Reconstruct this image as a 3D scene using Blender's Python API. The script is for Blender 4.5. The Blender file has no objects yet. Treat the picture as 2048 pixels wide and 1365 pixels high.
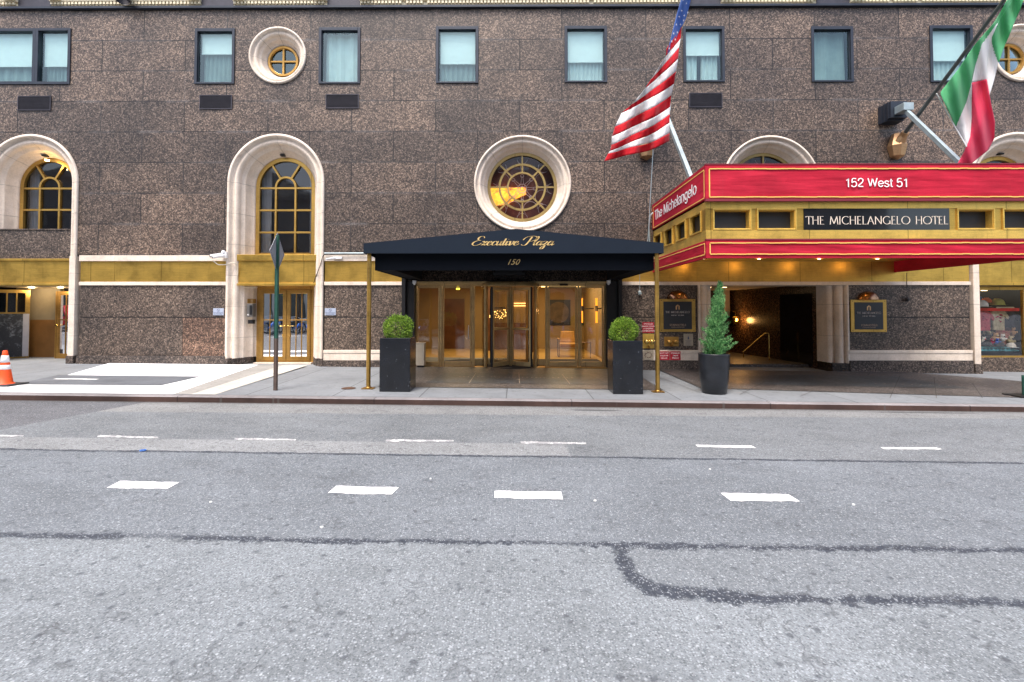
import bpy, bmesh, math, random
from mathutils import Vector
R = math.radians
rnd = random.Random(7)
scene = bpy.context.scene
COL = scene.collection

# ------------------------------------------------------------------ camera
FPX, CAMY, CAMZ = 1000.0, -13.7, 1.575
PITCH, YAW = R(1.5), R(0.34)
AXIS = 620 - FPX * math.tan(PITCH)
cam_d = bpy.data.cameras.new("camera")
cam = bpy.data.objects.new("camera", cam_d); COL.objects.link(cam)
cam.location = (0, CAMY, CAMZ)
cam.rotation_euler = (R(90) + PITCH, 0, YAW)
cam_d.sensor_width = 36
cam_d.lens = 36 * FPX / 2048
cam_d.shift_y = (AXIS - 682.5) / 2048
cam_d.clip_start = 0.1; cam_d.clip_end = 600
scene.camera = cam

# ------------------------------------------------------------------ light
world = bpy.data.worlds.new("World"); scene.world = world
world.use_nodes = True
wn = world.node_tree
bg = wn.nodes["Background"]
sky = wn.nodes.new("ShaderNodeTexSky"); sky.sky_type = 'NISHITA'; sky.sun_disc = False
SUN_EL, SUN_AZ = R(62), R(200)
sky.sun_elevation = SUN_EL; sky.sun_rotation = SUN_AZ
sky.air_density = 1.0; sky.dust_density = 4.0; sky.ozone_density = 1.0
wn.links.new(sky.outputs[0], bg.inputs[0]); bg.inputs[1].default_value = 0.15
sd = bpy.data.lights.new("sun", 'SUN'); sun = bpy.data.objects.new("sun", sd); COL.objects.link(sun)
sd.energy = 1.5; sd.angle = R(18); sd.color = (1.0, 0.955, 0.9)
dirv = Vector((math.sin(SUN_AZ) * math.cos(SUN_EL), math.cos(SUN_AZ) * math.cos(SUN_EL), math.sin(SUN_EL)))
sun.rotation_euler = dirv.to_track_quat('Z', 'Y').to_euler()
scene.view_settings.view_transform = 'Standard'
scene.view_settings.look = 'None'
scene.view_settings.exposure = 1.25
scene.view_settings.gamma = 1
scene.cycles.max_bounces = 8
scene.cycles.transparent_max_bounces = 16
scene.cycles.sample_clamp_indirect = 4.0

# ------------------------------------------------------------------ measuring (photo pixel at a known depth -> metres)
Fv = Vector((-math.sin(YAW) * math.cos(PITCH), math.cos(YAW) * math.cos(PITCH), math.sin(PITCH)))
Rv = Vector((math.cos(YAW), math.sin(YAW), 0)); Uv = Rv.cross(Fv)
def ray(px, py):
    return Fv + Rv * ((px - 1024) / FPX) + Uv * ((AXIS - py) / FPX)
def W(px, py, Y=0.0):
    d = ray(px, py); t = (Y - CAMY) / d.y
    return (d.x * t, CAMZ + d.z * t)
def XP(px, Y=0.0, py=620): return W(px, py, Y)[0]
def ZP(py, Y=0.0, px=1030): return W(px, py, Y)[1]
SL = 0.0105
def walk_z(x, y): return -SL * x + 0.0154 * min(y, 0.0)
def road_z(x, y): return -SL * x - 0.175
def G(px, py, base=-0.175):
    d = ray(px, py)
    t = (base - CAMZ) / (d.z + SL * d.x)
    return (d.x * t, CAMY + d.y * t)
def GW(px, py):
    x, y = G(px, py, 0.0)
    for _ in range(12):
        x, y = G(px, py, 0.0154 * y)
    return (x, y)

# ------------------------------------------------------------------ objects
WL = {}
def tag(o, label=None, cat=None, group=None, kind=None):
    if label: o["label"] = label
    if cat: o["category"] = cat
    if group: o["group"] = group
    if kind: o["kind"] = kind
    return o
def thing(name, label, cat, loc=(0, 0, 0), group=None, rz=0):
    o = bpy.data.objects.new(name, None); COL.objects.link(o)
    o.empty_display_size = 0.2
    o.location = loc; o.rotation_euler = (0, 0, rz)
    WL[o.name] = Vector(loc)
    return tag(o, label, cat, group)
def copy_tree(o, parent=None):
    c = o.copy(); COL.objects.link(c)
    if parent is not None: c.parent = parent
    WL[c.name] = WL.get(o.name, Vector((0, 0, 0))).copy()
    for ch in [k for k in bpy.data.objects if k.parent == o]:
        copy_tree(ch, c)
    return c

class MB:
    """collects faces; build() links them as ONE mesh object (world coordinates, stored relative to the parent)"""
    def __init__(s): s.v = []; s.f = []; s.m = []; s.sm = []; s.cur = 0; s.smooth = False
    def add(s, vs, fs):
        b = len(s.v); s.v += [tuple(v) for v in vs]
        for f in fs: s.f.append(tuple(b + i for i in f)); s.m.append(s.cur); s.sm.append(s.smooth)
    def mat(s, i): s.cur = i; return s
    def box(s, x0, x1, y0, y1, z0, z1):
        if x0 > x1: x0, x1 = x1, x0
        if y0 > y1: y0, y1 = y1, y0
        if z0 > z1: z0, z1 = z1, z0
        s.add([(x0,y0,z0),(x1,y0,z0),(x1,y1,z0),(x0,y1,z0),(x0,y0,z1),(x1,y0,z1),(x1,y1,z1),(x0,y1,z1)],
              [(0,3,2,1),(4,5,6,7),(0,1,5,4),(1,2,6,5),(2,3,7,6),(3,0,4,7)])
        return s
    def hexa(s, p):   # 8 points, bottom 4 then top 4
        s.add(p, [(0,3,2,1),(4,5,6,7),(0,1,5,4),(1,2,6,5),(2,3,7,6),(3,0,4,7)]); return s
    def frame(s, x0, x1, z0, z1, y0, y1, w, wb=None, wt=None):
        wb = w if wb is None else wb; wt = w if wt is None else wt
        s.box(x0, x0+w, y0, y1, z0, z1); s.box(x1-w, x1, y0, y1, z0, z1)
        s.box(x0+w, x1-w, y0, y1, z0, z0+wb); s.box(x0+w, x1-w, y0, y1, z1-wt, z1); return s
    def prism(s, pts, y0, y1):     # polygon in x,z extruded along y
        n = len(pts)
        s.add([(p[0], y0, p[1]) for p in pts] + [(p[0], y1, p[1]) for p in pts],
              [tuple(range(n)), tuple(range(2*n-1, n-1, -1))] + [(i, i+n, (i+1) % n + n, (i+1) % n) for i in range(n)])
        return s
    def slab(s, pts, z0, z1):      # polygon in x,y extruded along z (z may be function offsets)
        n = len(pts)
        s.add([(p[0], p[1], z0) for p in pts] + [(p[0], p[1], z1) for p in pts],
              [tuple(range(n-1, -1, -1)), tuple(range(n, 2*n))] + [(i, (i+1) % n, (i+1) % n + n, i+n) for i in range(n)])
        return s
    def tube(s, pts, r, n=8, cap=True, smooth=True):
        pts = [Vector(p) for p in pts]; k = len(pts)
        rr = r if isinstance(r, (list, tuple)) else [r]*k
        old = s.smooth; s.smooth = smooth
        rings = []; up = None
        for i, p in enumerate(pts):
            t = (pts[min(i+1, k-1)] - pts[max(i-1, 0)]).normalized()
            if up is None:
                up = Vector((0, 0, 1)) if abs(t.z) < .9 else Vector((1, 0, 0))
            a = t.cross(up)
            if a.length < 1e-4: a = t.orthogonal()
            a.normalize(); b = a.cross(t).normalized(); up = b
            rings.append([p + (a*math.cos(2*math.pi*j/n) + b*math.sin(2*math.pi*j/n)) * rr[i] for j in range(n)])
        vs = [v for rg in rings for v in rg]
        fs = [(i*n+j, i*n+(j+1) % n, (i+1)*n+(j+1) % n, (i+1)*n+j) for i in range(k-1) for j in range(n)]
        s.add(vs, fs)
        if cap:
            s.smooth = False
            s.add(rings[0], [tuple(range(n-1, -1, -1))]); s.add(rings[-1], [tuple(range(n))])
        s.smooth = old; return s
    def lathe(s, prof, c=(0, 0, 0), n=24, a0=0, a1=2*math.pi, axis='Z', smooth=True):
        old = s.smooth; s.smooth = smooth
        full = abs(a1-a0-2*math.pi) < 1e-6; m = n if full else n+1
        vs = []
        for (r, h) in prof:
            for j in range(m):
                a = a0+(a1-a0)*j/n
                if axis == 'Z': vs.append((c[0]+r*math.cos(a), c[1]+r*math.sin(a), c[2]+h))
                else: vs.append((c[0]+r*math.cos(a), c[1]+h, c[2]+r*math.sin(a)))
        fs = []
        for i in range(len(prof)-1):
            for j in range(n):
                j2 = (j+1) % m
                fs.append((i*m+j, i*m+j2, (i+1)*m+j2, (i+1)*m+j))
        s.add(vs, fs); s.smooth = old; return s
    def ball(s, c, r, n=10, sz=1.0):
        prof = [(max(1e-4, r*math.sin(math.pi*i/n)), -r*sz*math.cos(math.pi*i/n)) for i in range(n+1)]
        return s.lathe(prof, c, n=n+4)
    def build(s, name, mats, parent=None, label=None, bevel=0, origin=None):
        off = Vector((0, 0, 0)) if origin is None else Vector(origin)
        if parent is not None: off = WL[parent.name]
        if parent is not None and origin is not None: off = Vector(origin)
        me = bpy.data.meshes.new(name)
        me.from_pydata([(v[0]-off.x, v[1]-off.y, v[2]-off.z) for v in s.v], [], s.f)
        if not isinstance(mats, (list, tuple)): mats = [mats]
        for m in mats: me.materials.append(m)
        me.polygons.foreach_set("material_index", s.m)
        me.polygons.foreach_set("use_smooth", s.sm)
        o = bpy.data.objects.new(name, me); COL.objects.link(o)
        if parent is not None:
            o.parent = parent
            o.location = off - WL[parent.name]
        else: o.location = off
        WL[o.name] = off
        if label: o["label"] = label
        if bevel:
            b = o.modifiers.new("bevel", 'BEVEL'); b.width = bevel; b.segments = 2; b.limit_method = 'ANGLE'
            b.angle_limit = R(50)
        return o

# ------------------------------------------------------------------ node helper
class NT:
    def __init__(s, name):
        s.mat = bpy.data.materials.new(name); s.mat.use_nodes = True
        s.t = s.mat.node_tree; s.n = s.t.nodes; s.l = s.t.links
        s.b = s.n["Principled BSDF"]; s.out = s.n["Material Output"]
        s._pos = None
    def pos(s):
        if s._pos is None: s._pos = s.n.new("ShaderNodeNewGeometry").outputs["Position"]
        return s._pos
    def obj(s): return s.n.new("ShaderNodeTexCoord").outputs["Object"]
    def set(s, sock, v):
        if hasattr(v, "links") or isinstance(v, bpy.types.NodeSocket): s.l.new(v, sock)
        else: sock.default_value = v
    def m(s, op, a, b=0.0, c=None, clamp=False):
        nd = s.n.new("ShaderNodeMath"); nd.operation = op; nd.use_clamp = clamp
        s.set(nd.inputs[0], a); s.set(nd.inputs[1], b)
        if c is not None: s.set(nd.inputs[2], c)
        return nd.outputs[0]
    def sep(s, v):
        nd = s.n.new("ShaderNodeSeparateXYZ"); s.l.new(v, nd.inputs[0]); return nd.outputs
    def comb(s, x, y, z):
        nd = s.n.new("ShaderNodeCombineXYZ"); s.set(nd.inputs[0], x); s.set(nd.inputs[1], y); s.set(nd.inputs[2], z); return nd.outputs[0]
    def noise(s, scale, detail=3, rough=.55, vec=None, col=False):
        nd = s.n.new("ShaderNodeTexNoise"); s.l.new(vec if vec is not None else s.pos(), nd.inputs["Vector"])
        nd.inputs["Scale"].default_value = scale; nd.inputs["Detail"].default_value = detail; nd.inputs["Roughness"].default_value = rough
        return nd.outputs["Color" if col else "Fac"]
    def voro(s, scale, vec=None, out="Color", rand=1.0, dim='3D'):
        nd = s.n.new("ShaderNodeTexVoronoi"); nd.voronoi_dimensions = dim; s.l.new(vec if vec is not None else s.pos(), nd.inputs["Vector"])
        nd.inputs["Scale"].default_value = scale; nd.inputs["Randomness"].default_value = rand
        return nd.outputs[out]
    def ramp(s, f, stops, interp='LINEAR'):
        nd = s.n.new("ShaderNodeValToRGB"); s.l.new(f, nd.inputs[0]); cr = nd.color_ramp; cr.interpolation = interp
        while len(cr.elements) < len(stops): cr.elements.new(0.5)
        for e, (p, c) in zip(cr.elements, stops):
            e.position = p
            e.color = (c, c, c, 1) if isinstance(c, (int, float)) else (*c[:3], 1)
        return nd.outputs[0]
    def mix(s, f, a, b, mode='MIX'):
        nd = s.n.new("ShaderNodeMix"); nd.data_type = 'RGBA'; nd.blend_type = mode
        s.set(nd.inputs[0], f)
        for i, v in ((6, a), (7, b)):
            if isinstance(v, bpy.types.NodeSocket): s.l.new(v, nd.inputs[i])
            else: nd.inputs[i].default_value = (*v[:3], 1)
        return nd.outputs[2]
    def bump(s, h, strength=.3, dist=.01):
        nd = s.n.new("ShaderNodeBump"); s.l.new(h, nd.inputs["Height"])
        nd.inputs["Strength"].default_value = strength; nd.inputs["Distance"].default_value = dist
        s.l.new(nd.outputs[0], s.b.inputs["Normal"])
    def base(s, c):
        if isinstance(c, bpy.types.NodeSocket): s.l.new(c, s.b.inputs["Base Color"])
        else: s.b.inputs["Base Color"].default_value = (*c[:3], 1)
    def p(s, **k):
        for a, v in k.items():
            s.set(s.b.inputs[{"rough": "Roughness", "metal": "Metallic", "spec": "Specular IOR Level", "coat": "Coat Weight", "sheen": "Sheen Weight", "trans": "Transmission Weight"}[a]], v)

def simple(name, col, rough=.6, metal=0, var=.15, scale=6, spec=.5, bump=0, bscale=80, coat=0):
    t = NT(name)
    n = t.noise(scale, 4, vec=t.obj())
    k = t.ramp(n, [(.3, 1-var), (.7, 1+var*.0+0.0)] if var else [(0, 1), (1, 1)])
    t.base(t.mix(1.0, col, k, 'MULTIPLY'))
    t.p(rough=t.m('ADD', rough-.06, t.m('MULTIPLY', n, .12)), metal=metal, spec=spec, coat=coat)
    if bump: t.bump(t.noise(bscale, 2, vec=t.obj()), bump, .004)
    return t.mat
def emis(name, col, st):
    t = NT(name); t.base((0, 0, 0)); t.b.inputs["Emission Color"].default_value = (*col, 1); t.b.inputs["Emission Strength"].default_value = st
    return t.mat
def glass(name, tint=(.8, .85, .85), refl=.3, rough=.0, rcol=(1, 1, 1)):
    t = NT(name)
    tr = t.n.new("ShaderNodeBsdfTransparent"); tr.inputs[0].default_value = (*tint, 1)
    gl = t.n.new("ShaderNodeBsdfGlossy"); gl.inputs[0].default_value = (*rcol, 1); gl.inputs["Roughness"].default_value = rough
    lw = t.n.new("ShaderNodeLayerWeight"); lw.inputs[0].default_value = .25
    f = t.m('ADD', t.m('MULTIPLY', lw.outputs["Fresnel"], .6), refl, clamp=True)
    mx = t.n.new("ShaderNodeMixShader"); t.l.new(f, mx.inputs[0]); t.l.new(tr.outputs[0], mx.inputs[1]); t.l.new(gl.outputs[0], mx.inputs[2])
    nd = t.noise(.9, 2); 
    bp = t.n.new("ShaderNodeBump"); t.l.new(nd, bp.inputs["Height"]); bp.inputs["Strength"].default_value = .25; bp.inputs["Distance"].default_value = .02
    t.l.new(bp.outputs[0], gl.inputs["Normal"])
    t.l.new(mx.outputs[0], t.out.inputs[0])
    return t.mat

COURSE = (ZP(140) - ZP(510)) / 6.0
Z0 = ZP(510)
def granite(name, joints=True, tint=(1, 1, 1), k=1.0, pol=.35):
    t = NT(name)
    x, y, z = t.sep(t.pos())
    v = t.voro(34, out="Color"); c1 = t.sep(v)[0]
    v2 = t.voro(75, out="Color"); c2 = t.sep(v2)[1]
    n1 = t.noise(60, 3, .7)
    g = t.m('ADD', t.m('MULTIPLY', c1, .50), t.m('ADD', t.m('MULTIPLY', c2, .28), t.m('MULTIPLY', n1, .35)))
    col = t.ramp(g, [(.22, (.014, .013, .013)), (.42, (.038, .032, .029)), (.58, (.076, .062, .053)), (.74, (.135, .110, .094)), (.92, (.30, .255, .22))])
    big = t.noise(.55, 4, .6)
    col = t.mix(1.0, col, t.ramp(big, [(.34, (.66, .64, .65)), (.66, (1.22, 1.14, 1.08))]), 'MULTIPLY')
    if joints:
        xx = t.m('ADD', x, 3.36)
        vec = t.comb(xx, t.m('SUBTRACT', z, Z0), 0.0)
        br = t.n.new("ShaderNodeTexBrick"); t.l.new(vec, br.inputs["Vector"])
        br.offset = .5; br.inputs["Scale"].default_value = 1.0; br.inputs["Brick Width"].default_value = 2.33
        br.inputs["Row Height"].default_value = COURSE; br.inputs["Mortar Size"].default_value = .015; br.inputs["Mortar Smooth"].default_value = .1
        br.inputs["Color1"].default_value = (.66, .66, .68, 1); br.inputs["Color2"].default_value = (1.22, 1.17, 1.13, 1); br.inputs["Mortar"].default_value = (.16, .16, .17, 1)
        br.inputs["Bias"].default_value = 0.1
        col = t.mix(1.0, col, br.outputs["Color"], 'MULTIPLY')
        # lime bloom along some joints
        fz = t.m('FRACT', t.m('DIVIDE', t.m('SUBTRACT', z, Z0), COURSE))
        d = t.m('MINIMUM', fz, t.m('SUBTRACT', 1.0, fz))
        fx = t.m('FRACT', t.m('DIVIDE', xx, 1.165)); dx = t.m('MULTIPLY', t.m('MINIMUM', fx, t.m('SUBTRACT', 1.0, fx)), 1.5)
        near = t.ramp(t.m('MINIMUM', d, t.m('ADD', dx, .035)), [(0.0, .75), (.02, .35), (.07, 0.0)])
        pat = t.ramp(t.noise(.8, 5, .7), [(.45, 0.0), (.66, .7)])
        streak = t.ramp(t.noise(2.2, 4, .7, vec=t.comb(t.m('MULTIPLY', x, 2.5), y, t.m('MULTIPLY', z, .25))), [(.6, 0.0), (.78, .28)])
        grain = t.ramp(t.noise(30, 3, .7), [(.4, .2), (.6, 1.0)])
        f = t.m('MULTIPLY', t.m('ADD', t.m('MULTIPLY', near, pat), t.m('MULTIPLY', streak, pat)), grain)
        col = t.mix(f, col, (.42, .40, .41))
    col = t.mix(1.0, col, tuple(k*c*w for c, w in zip(tint, (1.10, 1.05, .98))), 'MULTIPLY')
    t.base(col)
    t.p(rough=t.m('ADD', pol, t.m('MULTIPLY', n1, .2)), spec=.4)
    t.bump(g, .12, .004)
    return t.mat
def stone(name, arch=False, ring=False, col=(.70, .60, .50), joint_h=True):
    t = NT(name)
    x, y, z = t.sep(t.obj())
    n = t.noise(2.2, 5, .65, vec=t.obj()); n2 = t.noise(24, 4, .7, vec=t.obj())
    c = t.ramp(n, [(.3, tuple(k*.80 for k in col)), (.5, col), (.72, (col[0]*1.1, col[1]*1.12, col[2]*1.15))])
    c = t.mix(1.0, c, t.ramp(n2, [(.3, .88), (.6, 1.03)]), 'MULTIPLY')
    streak = t.ramp(t.noise(1.0, 5, .7, vec=t.comb(t.m('MULTIPLY', x, 9), t.m('MULTIPLY', y, 9), t.m('MULTIPLY', z, .7))), [(.55, 0.0), (.8, .55)])
    c = t.mix(streak, c, (col[0]*.62, col[1]*.50, col[2]*.38))
    dark = None
    if ring or arch:
        ang = t.m('DIVIDE', t.m('ARCTAN2', z, x), math.pi/4 if ring else math.pi/4)
        fa = t.m('ABSOLUTE', t.m('SUBTRACT', t.m('FRACT', t.m('ADD', ang, .5 if True else 0)), .5))
        rr = t.m('SQRT', t.m('ADD', t.m('MULTIPLY', x, x), t.m('MULTIPLY', z, z)))
        da = t.m('MULTIPLY', t.m('MULTIPLY', fa, math.pi/4), rr)
        dark = da
    if arch or joint_h:
        zz = t.m('DIVIDE', z, .86)
        fz = t.m('MULTIPLY', t.m('ABSOLUTE', t.m('SUBTRACT', t.m('FRACT', t.m('ADD', zz, .5)), .5)), .86)
        if dark is not None:
            gt = t.m('GREATER_THAN', z, 0.0)
            dark = t.m('ADD', t.m('MULTIPLY', gt, dark), t.m('MULTIPLY', t.m('SUBTRACT', 1.0, gt), fz)) if arch else dark
        else: dark = fz
    if dark is not None:
        wob = t.m('ADD', dark, t.m('MULTIPLY', t.m('SUBTRACT', t.noise(3, 2, vec=t.obj()), .5), .012))
        j = t.ramp(wob, [(.002, .5), (.008, 1.0)])
        c = t.mix(1.0, c, j, 'MULTIPLY')
    t.base(c); t.p(rough=.62, spec=.35)
    t.bump(n2, .2, .004)
    return t.mat
def brass(name, col=(.62, .39, .085), rough=.42, metal=.85):
    t = NT(name)
    x, y, z = t.sep(t.pos())
    n = t.noise(1.6, 5, .65); gr = t.noise(90, 2, .6)
    st = t.noise(3.0, 4, .7, vec=t.comb(x, y, t.m('MULTIPLY', z, 12)))
    c = t.ramp(n, [(.28, tuple(k*.66 for k in col)), (.5, col), (.75, (col[0]*1.18, col[1]*1.16, col[2]*1.1))])
    c = t.mix(1.0, c, t.ramp(gr, [(.3, .82), (.65, 1.05)]), 'MULTIPLY')
    c = t.mix(1.0, c, t.ramp(st, [(.3, .86), (.6, 1.03)]), 'MULTIPLY')
    gr2 = t.ramp(t.noise(1.0, 5, .75, vec=t.comb(t.m('MULTIPLY', x, 6), y, t.m('MULTIPLY', z, .8))), [(.55, 1.0), (.8, .72)])
    c = t.mix(1.0, c, gr2, 'MULTIPLY')
    fx = t.m('MULTIPLY', t.m('ABSOLUTE', t.m('SUBTRACT', t.m('FRACT', t.m('ADD', t.m('DIVIDE', x, 1.95), .5)), .5)), 1.95)
    c = t.mix(1.0, c, t.ramp(fx, [(.005, .45), (.010, 1.0)]), 'MULTIPLY')
    t.base(c); t.p(rough=t.m('ADD', rough-.12, t.m('MULTIPLY', n, .3)), metal=metal, spec=.4)
    return t.mat

M = {}
M['granite'] = granite('granite_wall_stone')
M['granite_low'] = granite('granite_panel_stone', joints=False)
M['granite_pink'] = granite('granite_pink_stone', joints=False, tint=(1.4, 1.15, 1.02))
M['plinth'] = granite('granite_plinth_stone', joints=False, tint=(.8, .82, .86), pol=.5)
M['granite_dark'] = granite('granite_polished_dark', joints=False, tint=(.30, .28, .27), pol=.12)
M['stone'] = stone('limestone', joint_h=True)
M['stone_plain'] = stone('limestone_plain', joint_h=False)
M['stone_arch'] = stone('limestone_arch', arch=True)
M['stone_ring'] = stone('limestone_ring', ring=True, joint_h=False)
M['cream'] = simple('cream_cornice', (.85, .74, .52), .7, var=.15, scale=3)
M['brass'] = brass('brass_sheet', rough=.34)
M['brass_trim'] = brass('brass_trim', (.52, .32, .085), .34)
M['brass_light'] = brass('brass_pale', (.80, .53, .12), .36, .6)
M['bronze'] = brass('bronze_door', (.46, .26, .07), .36, .8)
M['copper'] = brass('copper_bracket', (.55, .33, .17), .38, .8)
M['aged_brass'] = brass('aged_brass', (.36, .25, .09), .4, .5)
M['champagne'] = brass('champagne_metal', (.60, .42, .20), .36, .55)
M['frame_dark'] = simple('window_frame_dark', (.028, .035, .050), .45, .3, var=.3, scale=4)
M['black_metal'] = simple('black_metal', (.02, .02, .022), .45, .5)
M['black_gloss'] = simple('black_gloss_stone', (.008, .009, .012), .09, 0, var=.3, coat=.4)
M['grey_pot'] = simple('charcoal_pot_glaze', (.018, .021, .027), .35, 0, var=.5, scale=5)
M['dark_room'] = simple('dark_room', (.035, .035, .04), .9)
M['grille'] = simple('vent_grille', (.055, .052, .065), .5, .4, var=.3)
M['white_plastic'] = simple('white_plastic', (.75, .75, .76), .4)
M['white_paint'] = simple('white_letter_paint', (.85, .85, .84), .5, var=0)
M['pale_letter'] = simple('pale_gold_letter', (.80, .68, .56), .5, var=0)
M['gold_letter'] = simple('gold_letter', (.66, .46, .18), .5, var=.1)
M['yellow_line'] = simple('yellow_piping', (.86, .50, .12), .6, var=.15)
M['steel'] = simple('galvanised_steel', (.42, .50, .52), .5, .5, var=.25, scale=5)
M['win_glass'] = glass('window_glass', (.84, .99, .96), .11, 0.02, (.60, .74, .74))
M['dark_glass'] = glass('arch_glass', (.62, .60, .62), .045, .03)
M['rose_glass'] = glass('rose_window_glass', (.85, .8, .78), .015, .03)
M['mirror_glass'] = glass('door_mirror_glass', (.22, .22, .22), .80, 0.0)
M['lobby_glass'] = glass('lobby_glass', (.92, .9, .86), .09, 0.0)
M['blind'] = simple('roller_blind', (.92, .93, .93), .8, var=.05)
M['curtain'] = simple('net_curtain', (.74, .80, .80), .85, var=.2, scale=2)
M['curtain_dark'] = simple('net_curtain_dark', (.34, .41, .41), .85, var=.3, scale=2)

# ================================================================== GROUND
YK = -4.56
def road_material():
    t = NT('asphalt')
    x, y, z = t.sep(t.pos())
    wob = t.m('SUBTRACT', t.noise(.9, 5, .7), .5)
    wob2 = t.m('SUBTRACT', t.noise(13, 7, .85), .5)
    def line(pa, pb):   # signed offset (metres in Y) from a line across the street
        (xa, ya), (xb, yb) = G(*pa), G(*pb)
        b = (yb-ya)/(xb-xa); a = ya-b*xa
        return t.m('SUBTRACT', y, t.m('ADD', t.m('MULTIPLY', x, b), a))
    def ragged(d, w, amp=.10, amp2=.05, soft=.02, shift=0):
        dd = t.m('ADD', d, t.m('ADD', t.m('MULTIPLY', wob, amp), t.m('MULTIPLY', wob2, amp2)))
        width = t.m('ADD', w, t.m('MULTIPLY', t.m('SUBTRACT', t.noise(1.7, 4, .7), .5), w*3.0))
        return t.m('SUBTRACT', 1.0, t.m('SMOOTH_MIN', t.m('MAXIMUM', t.m('DIVIDE', t.m('SUBTRACT', t.m('ABSOLUTE', dd), width), soft), 0.0), 1.0, 0.2), clamp=True)
    def step(v, w=.02):
        return t.m('DIVIDE', t.m('ADD', v, w), 2*w, clamp=True)
    s1 = line((0, 899), (2048, 927)); s2 = line((0, 1070), (2048, 1102))
    kerb1 = line((0, 822), (2048, 838)); ln = line((0, 874), (2048, 901))
    # zones
    f_near = step(t.m('MULTIPLY', t.m('ADD', s2, t.m('MULTIPLY', wob2, .05)), -1.0), .03)
    f_mid = t.m('MULTIPLY', step(s2, .02), step(t.m('MULTIPLY', s1, -1.0), .02))
    f_kerb = step(t.m('ADD', kerb1, t.m('MULTIPLY', wob, .15)), .03)
    x1140 = G(1138, 905)[0]
    f_strip = t.m('MULTIPLY', t.m('MULTIPLY', step(s1), step(t.m('MULTIPLY', ln, -1.0))), step(t.m('SUBTRACT', x1140, x)))
    col = (.148, .161, .172)
    c = t.mix(f_near, col, (.184, .204, .220))
    c = t.mix(f_mid, c, (.148, .165, .183))
    c = t.mix(f_kerb, c, (.200, .204, .204))
    c = t.mix(f_strip, c, (.220, .230, .236))
    # darker fresh patch at far left by the kerb
    (xa, ya), (xb, yb) = G(0, 860), G(275, 808)
    dd = t.m('SUBTRACT', t.m('SUBTRACT', y, ya), t.m('MULTIPLY', t.m('SUBTRACT', x, xa), (yb-ya)/(xb-xa)))
    f_p = t.m('MULTIPLY', step(dd, .03), step(t.m('SUBTRACT', xb+.4, x), .1))
    c = t.mix(f_p, c, (.105, .108, .118))
    # large tone drift and wear
    big = t.noise(.35, 5, .6)
    c = t.mix(1.0, c, t.ramp(big, [(.3, .84), (.5, 1.0), (.7, 1.12)]), 'MULTIPLY')
    med = t.noise(2.3, 6, .72, vec=t.comb(t.m('MULTIPLY', x, .45), y, 0.0))
    c = t.mix(1.0, c, t.ramp(med, [(.30, .80), (.5, 1.0), (.7, 1.13)]), 'MULTIPLY')
    # tar lines
    tar = ragged(s1, .028, .09, .16, .012)
    tar2 = ragged(s2, .026, .17, .32, .014)
    tar = t.m('MAXIMUM', tar, t.m('MULTIPLY', tar2, t.ramp(t.noise(.9, 3, .6), [(.30, .35), (.45, 1.0)])))
    xU = G(1225, 1095)[0]
    tar3 = t.m('MULTIPLY', ragged(line((1225, 1092), (2048, 1100)), .034, .17, .42, .014), step(t.m('SUBTRACT', x, xU)))
    tar = t.m('MAXIMUM', tar, tar3)
    def seg(pa, pb, w):
        (xa, ya), (xb, yb) = G(*pa), G(*pb)
        L = math.hypot(xb-xa, yb-ya); ux, uy = (xb-xa)/L, (yb-ya)/L
        rx = t.m('SUBTRACT', x, xa); ry = t.m('SUBTRACT', y, ya)
        s = t.m('ADD', t.m('MULTIPLY', rx, ux), t.m('MULTIPLY', ry, uy))
        sc = t.m('MINIMUM', t.m('MAXIMUM', s, 0.0), L)
        ex = t.m('SUBTRACT', rx, t.m('MULTIPLY', sc, ux)); ey = t.m('SUBTRACT', ry, t.m('MULTIPLY', sc, uy))
        d = t.m('SQRT', t.m('ADD', t.m('MULTIPLY', ex, ex), t.m('MULTIPLY', ey, ey)))
        dw = t.m('ADD', d, t.m('ADD', t.m('MULTIPLY', wob2, .42), t.m('MULTIPLY', wob, .16)))
        return t.m('SUBTRACT', 1.0, t.m('DIVIDE', t.m('SUBTRACT', dw, w), .016, clamp=True), clamp=True)
    for pa, pb, w in (((1238, 1096), (1258, 1150), .042), ((1258, 1150), (1300, 1175), .05), ((1300, 1178), (1480, 1196), .055),
                      ((1480, 1196), (2100, 1208), .036), ((60, 1072), (230, 1074), .03)):
        tar = t.m('MAXIMUM', tar, seg(pa, pb, w))
    # inside of the U shaped patch
    in_u = t.m('MULTIPLY', t.m('MULTIPLY', step(t.m('MULTIPLY', line((1225, 1095), (2048, 1100)), -1.0)), step(line((1300, 1180), (2048, 1208)))), step(t.m('SUBTRACT', x, G(1270, 1150)[0])))
    c = t.mix(t.m('MULTIPLY', in_u, .6), c, (.148, .164, .180))
    agg = t.sep(t.voro(140))[0]; agg2 = t.sep(t.voro(60))[1]; agg3 = t.noise(170, 2, .7)
    brk = t.ramp(t.noise(26, 4, .8), [(.30, .15), (.46, 1.0)])
    c = t.mix(t.m('MULTIPLY', tar, brk), c, (.038, .046, .062))
    g = t.m('ADD', t.m('MULTIPLY', agg, .45), t.m('ADD', t.m('MULTIPLY', agg2, .28), t.m('MULTIPLY', agg3, .27)))
    c = t.mix(1.0, c, t.ramp(g, [(.20, .58), (.40, .88), (.55, 1.0), (.70, 1.14), (.86, 1.45)]), 'MULTIPLY')
    v2 = t.comb(x, y, 0.0)
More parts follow.
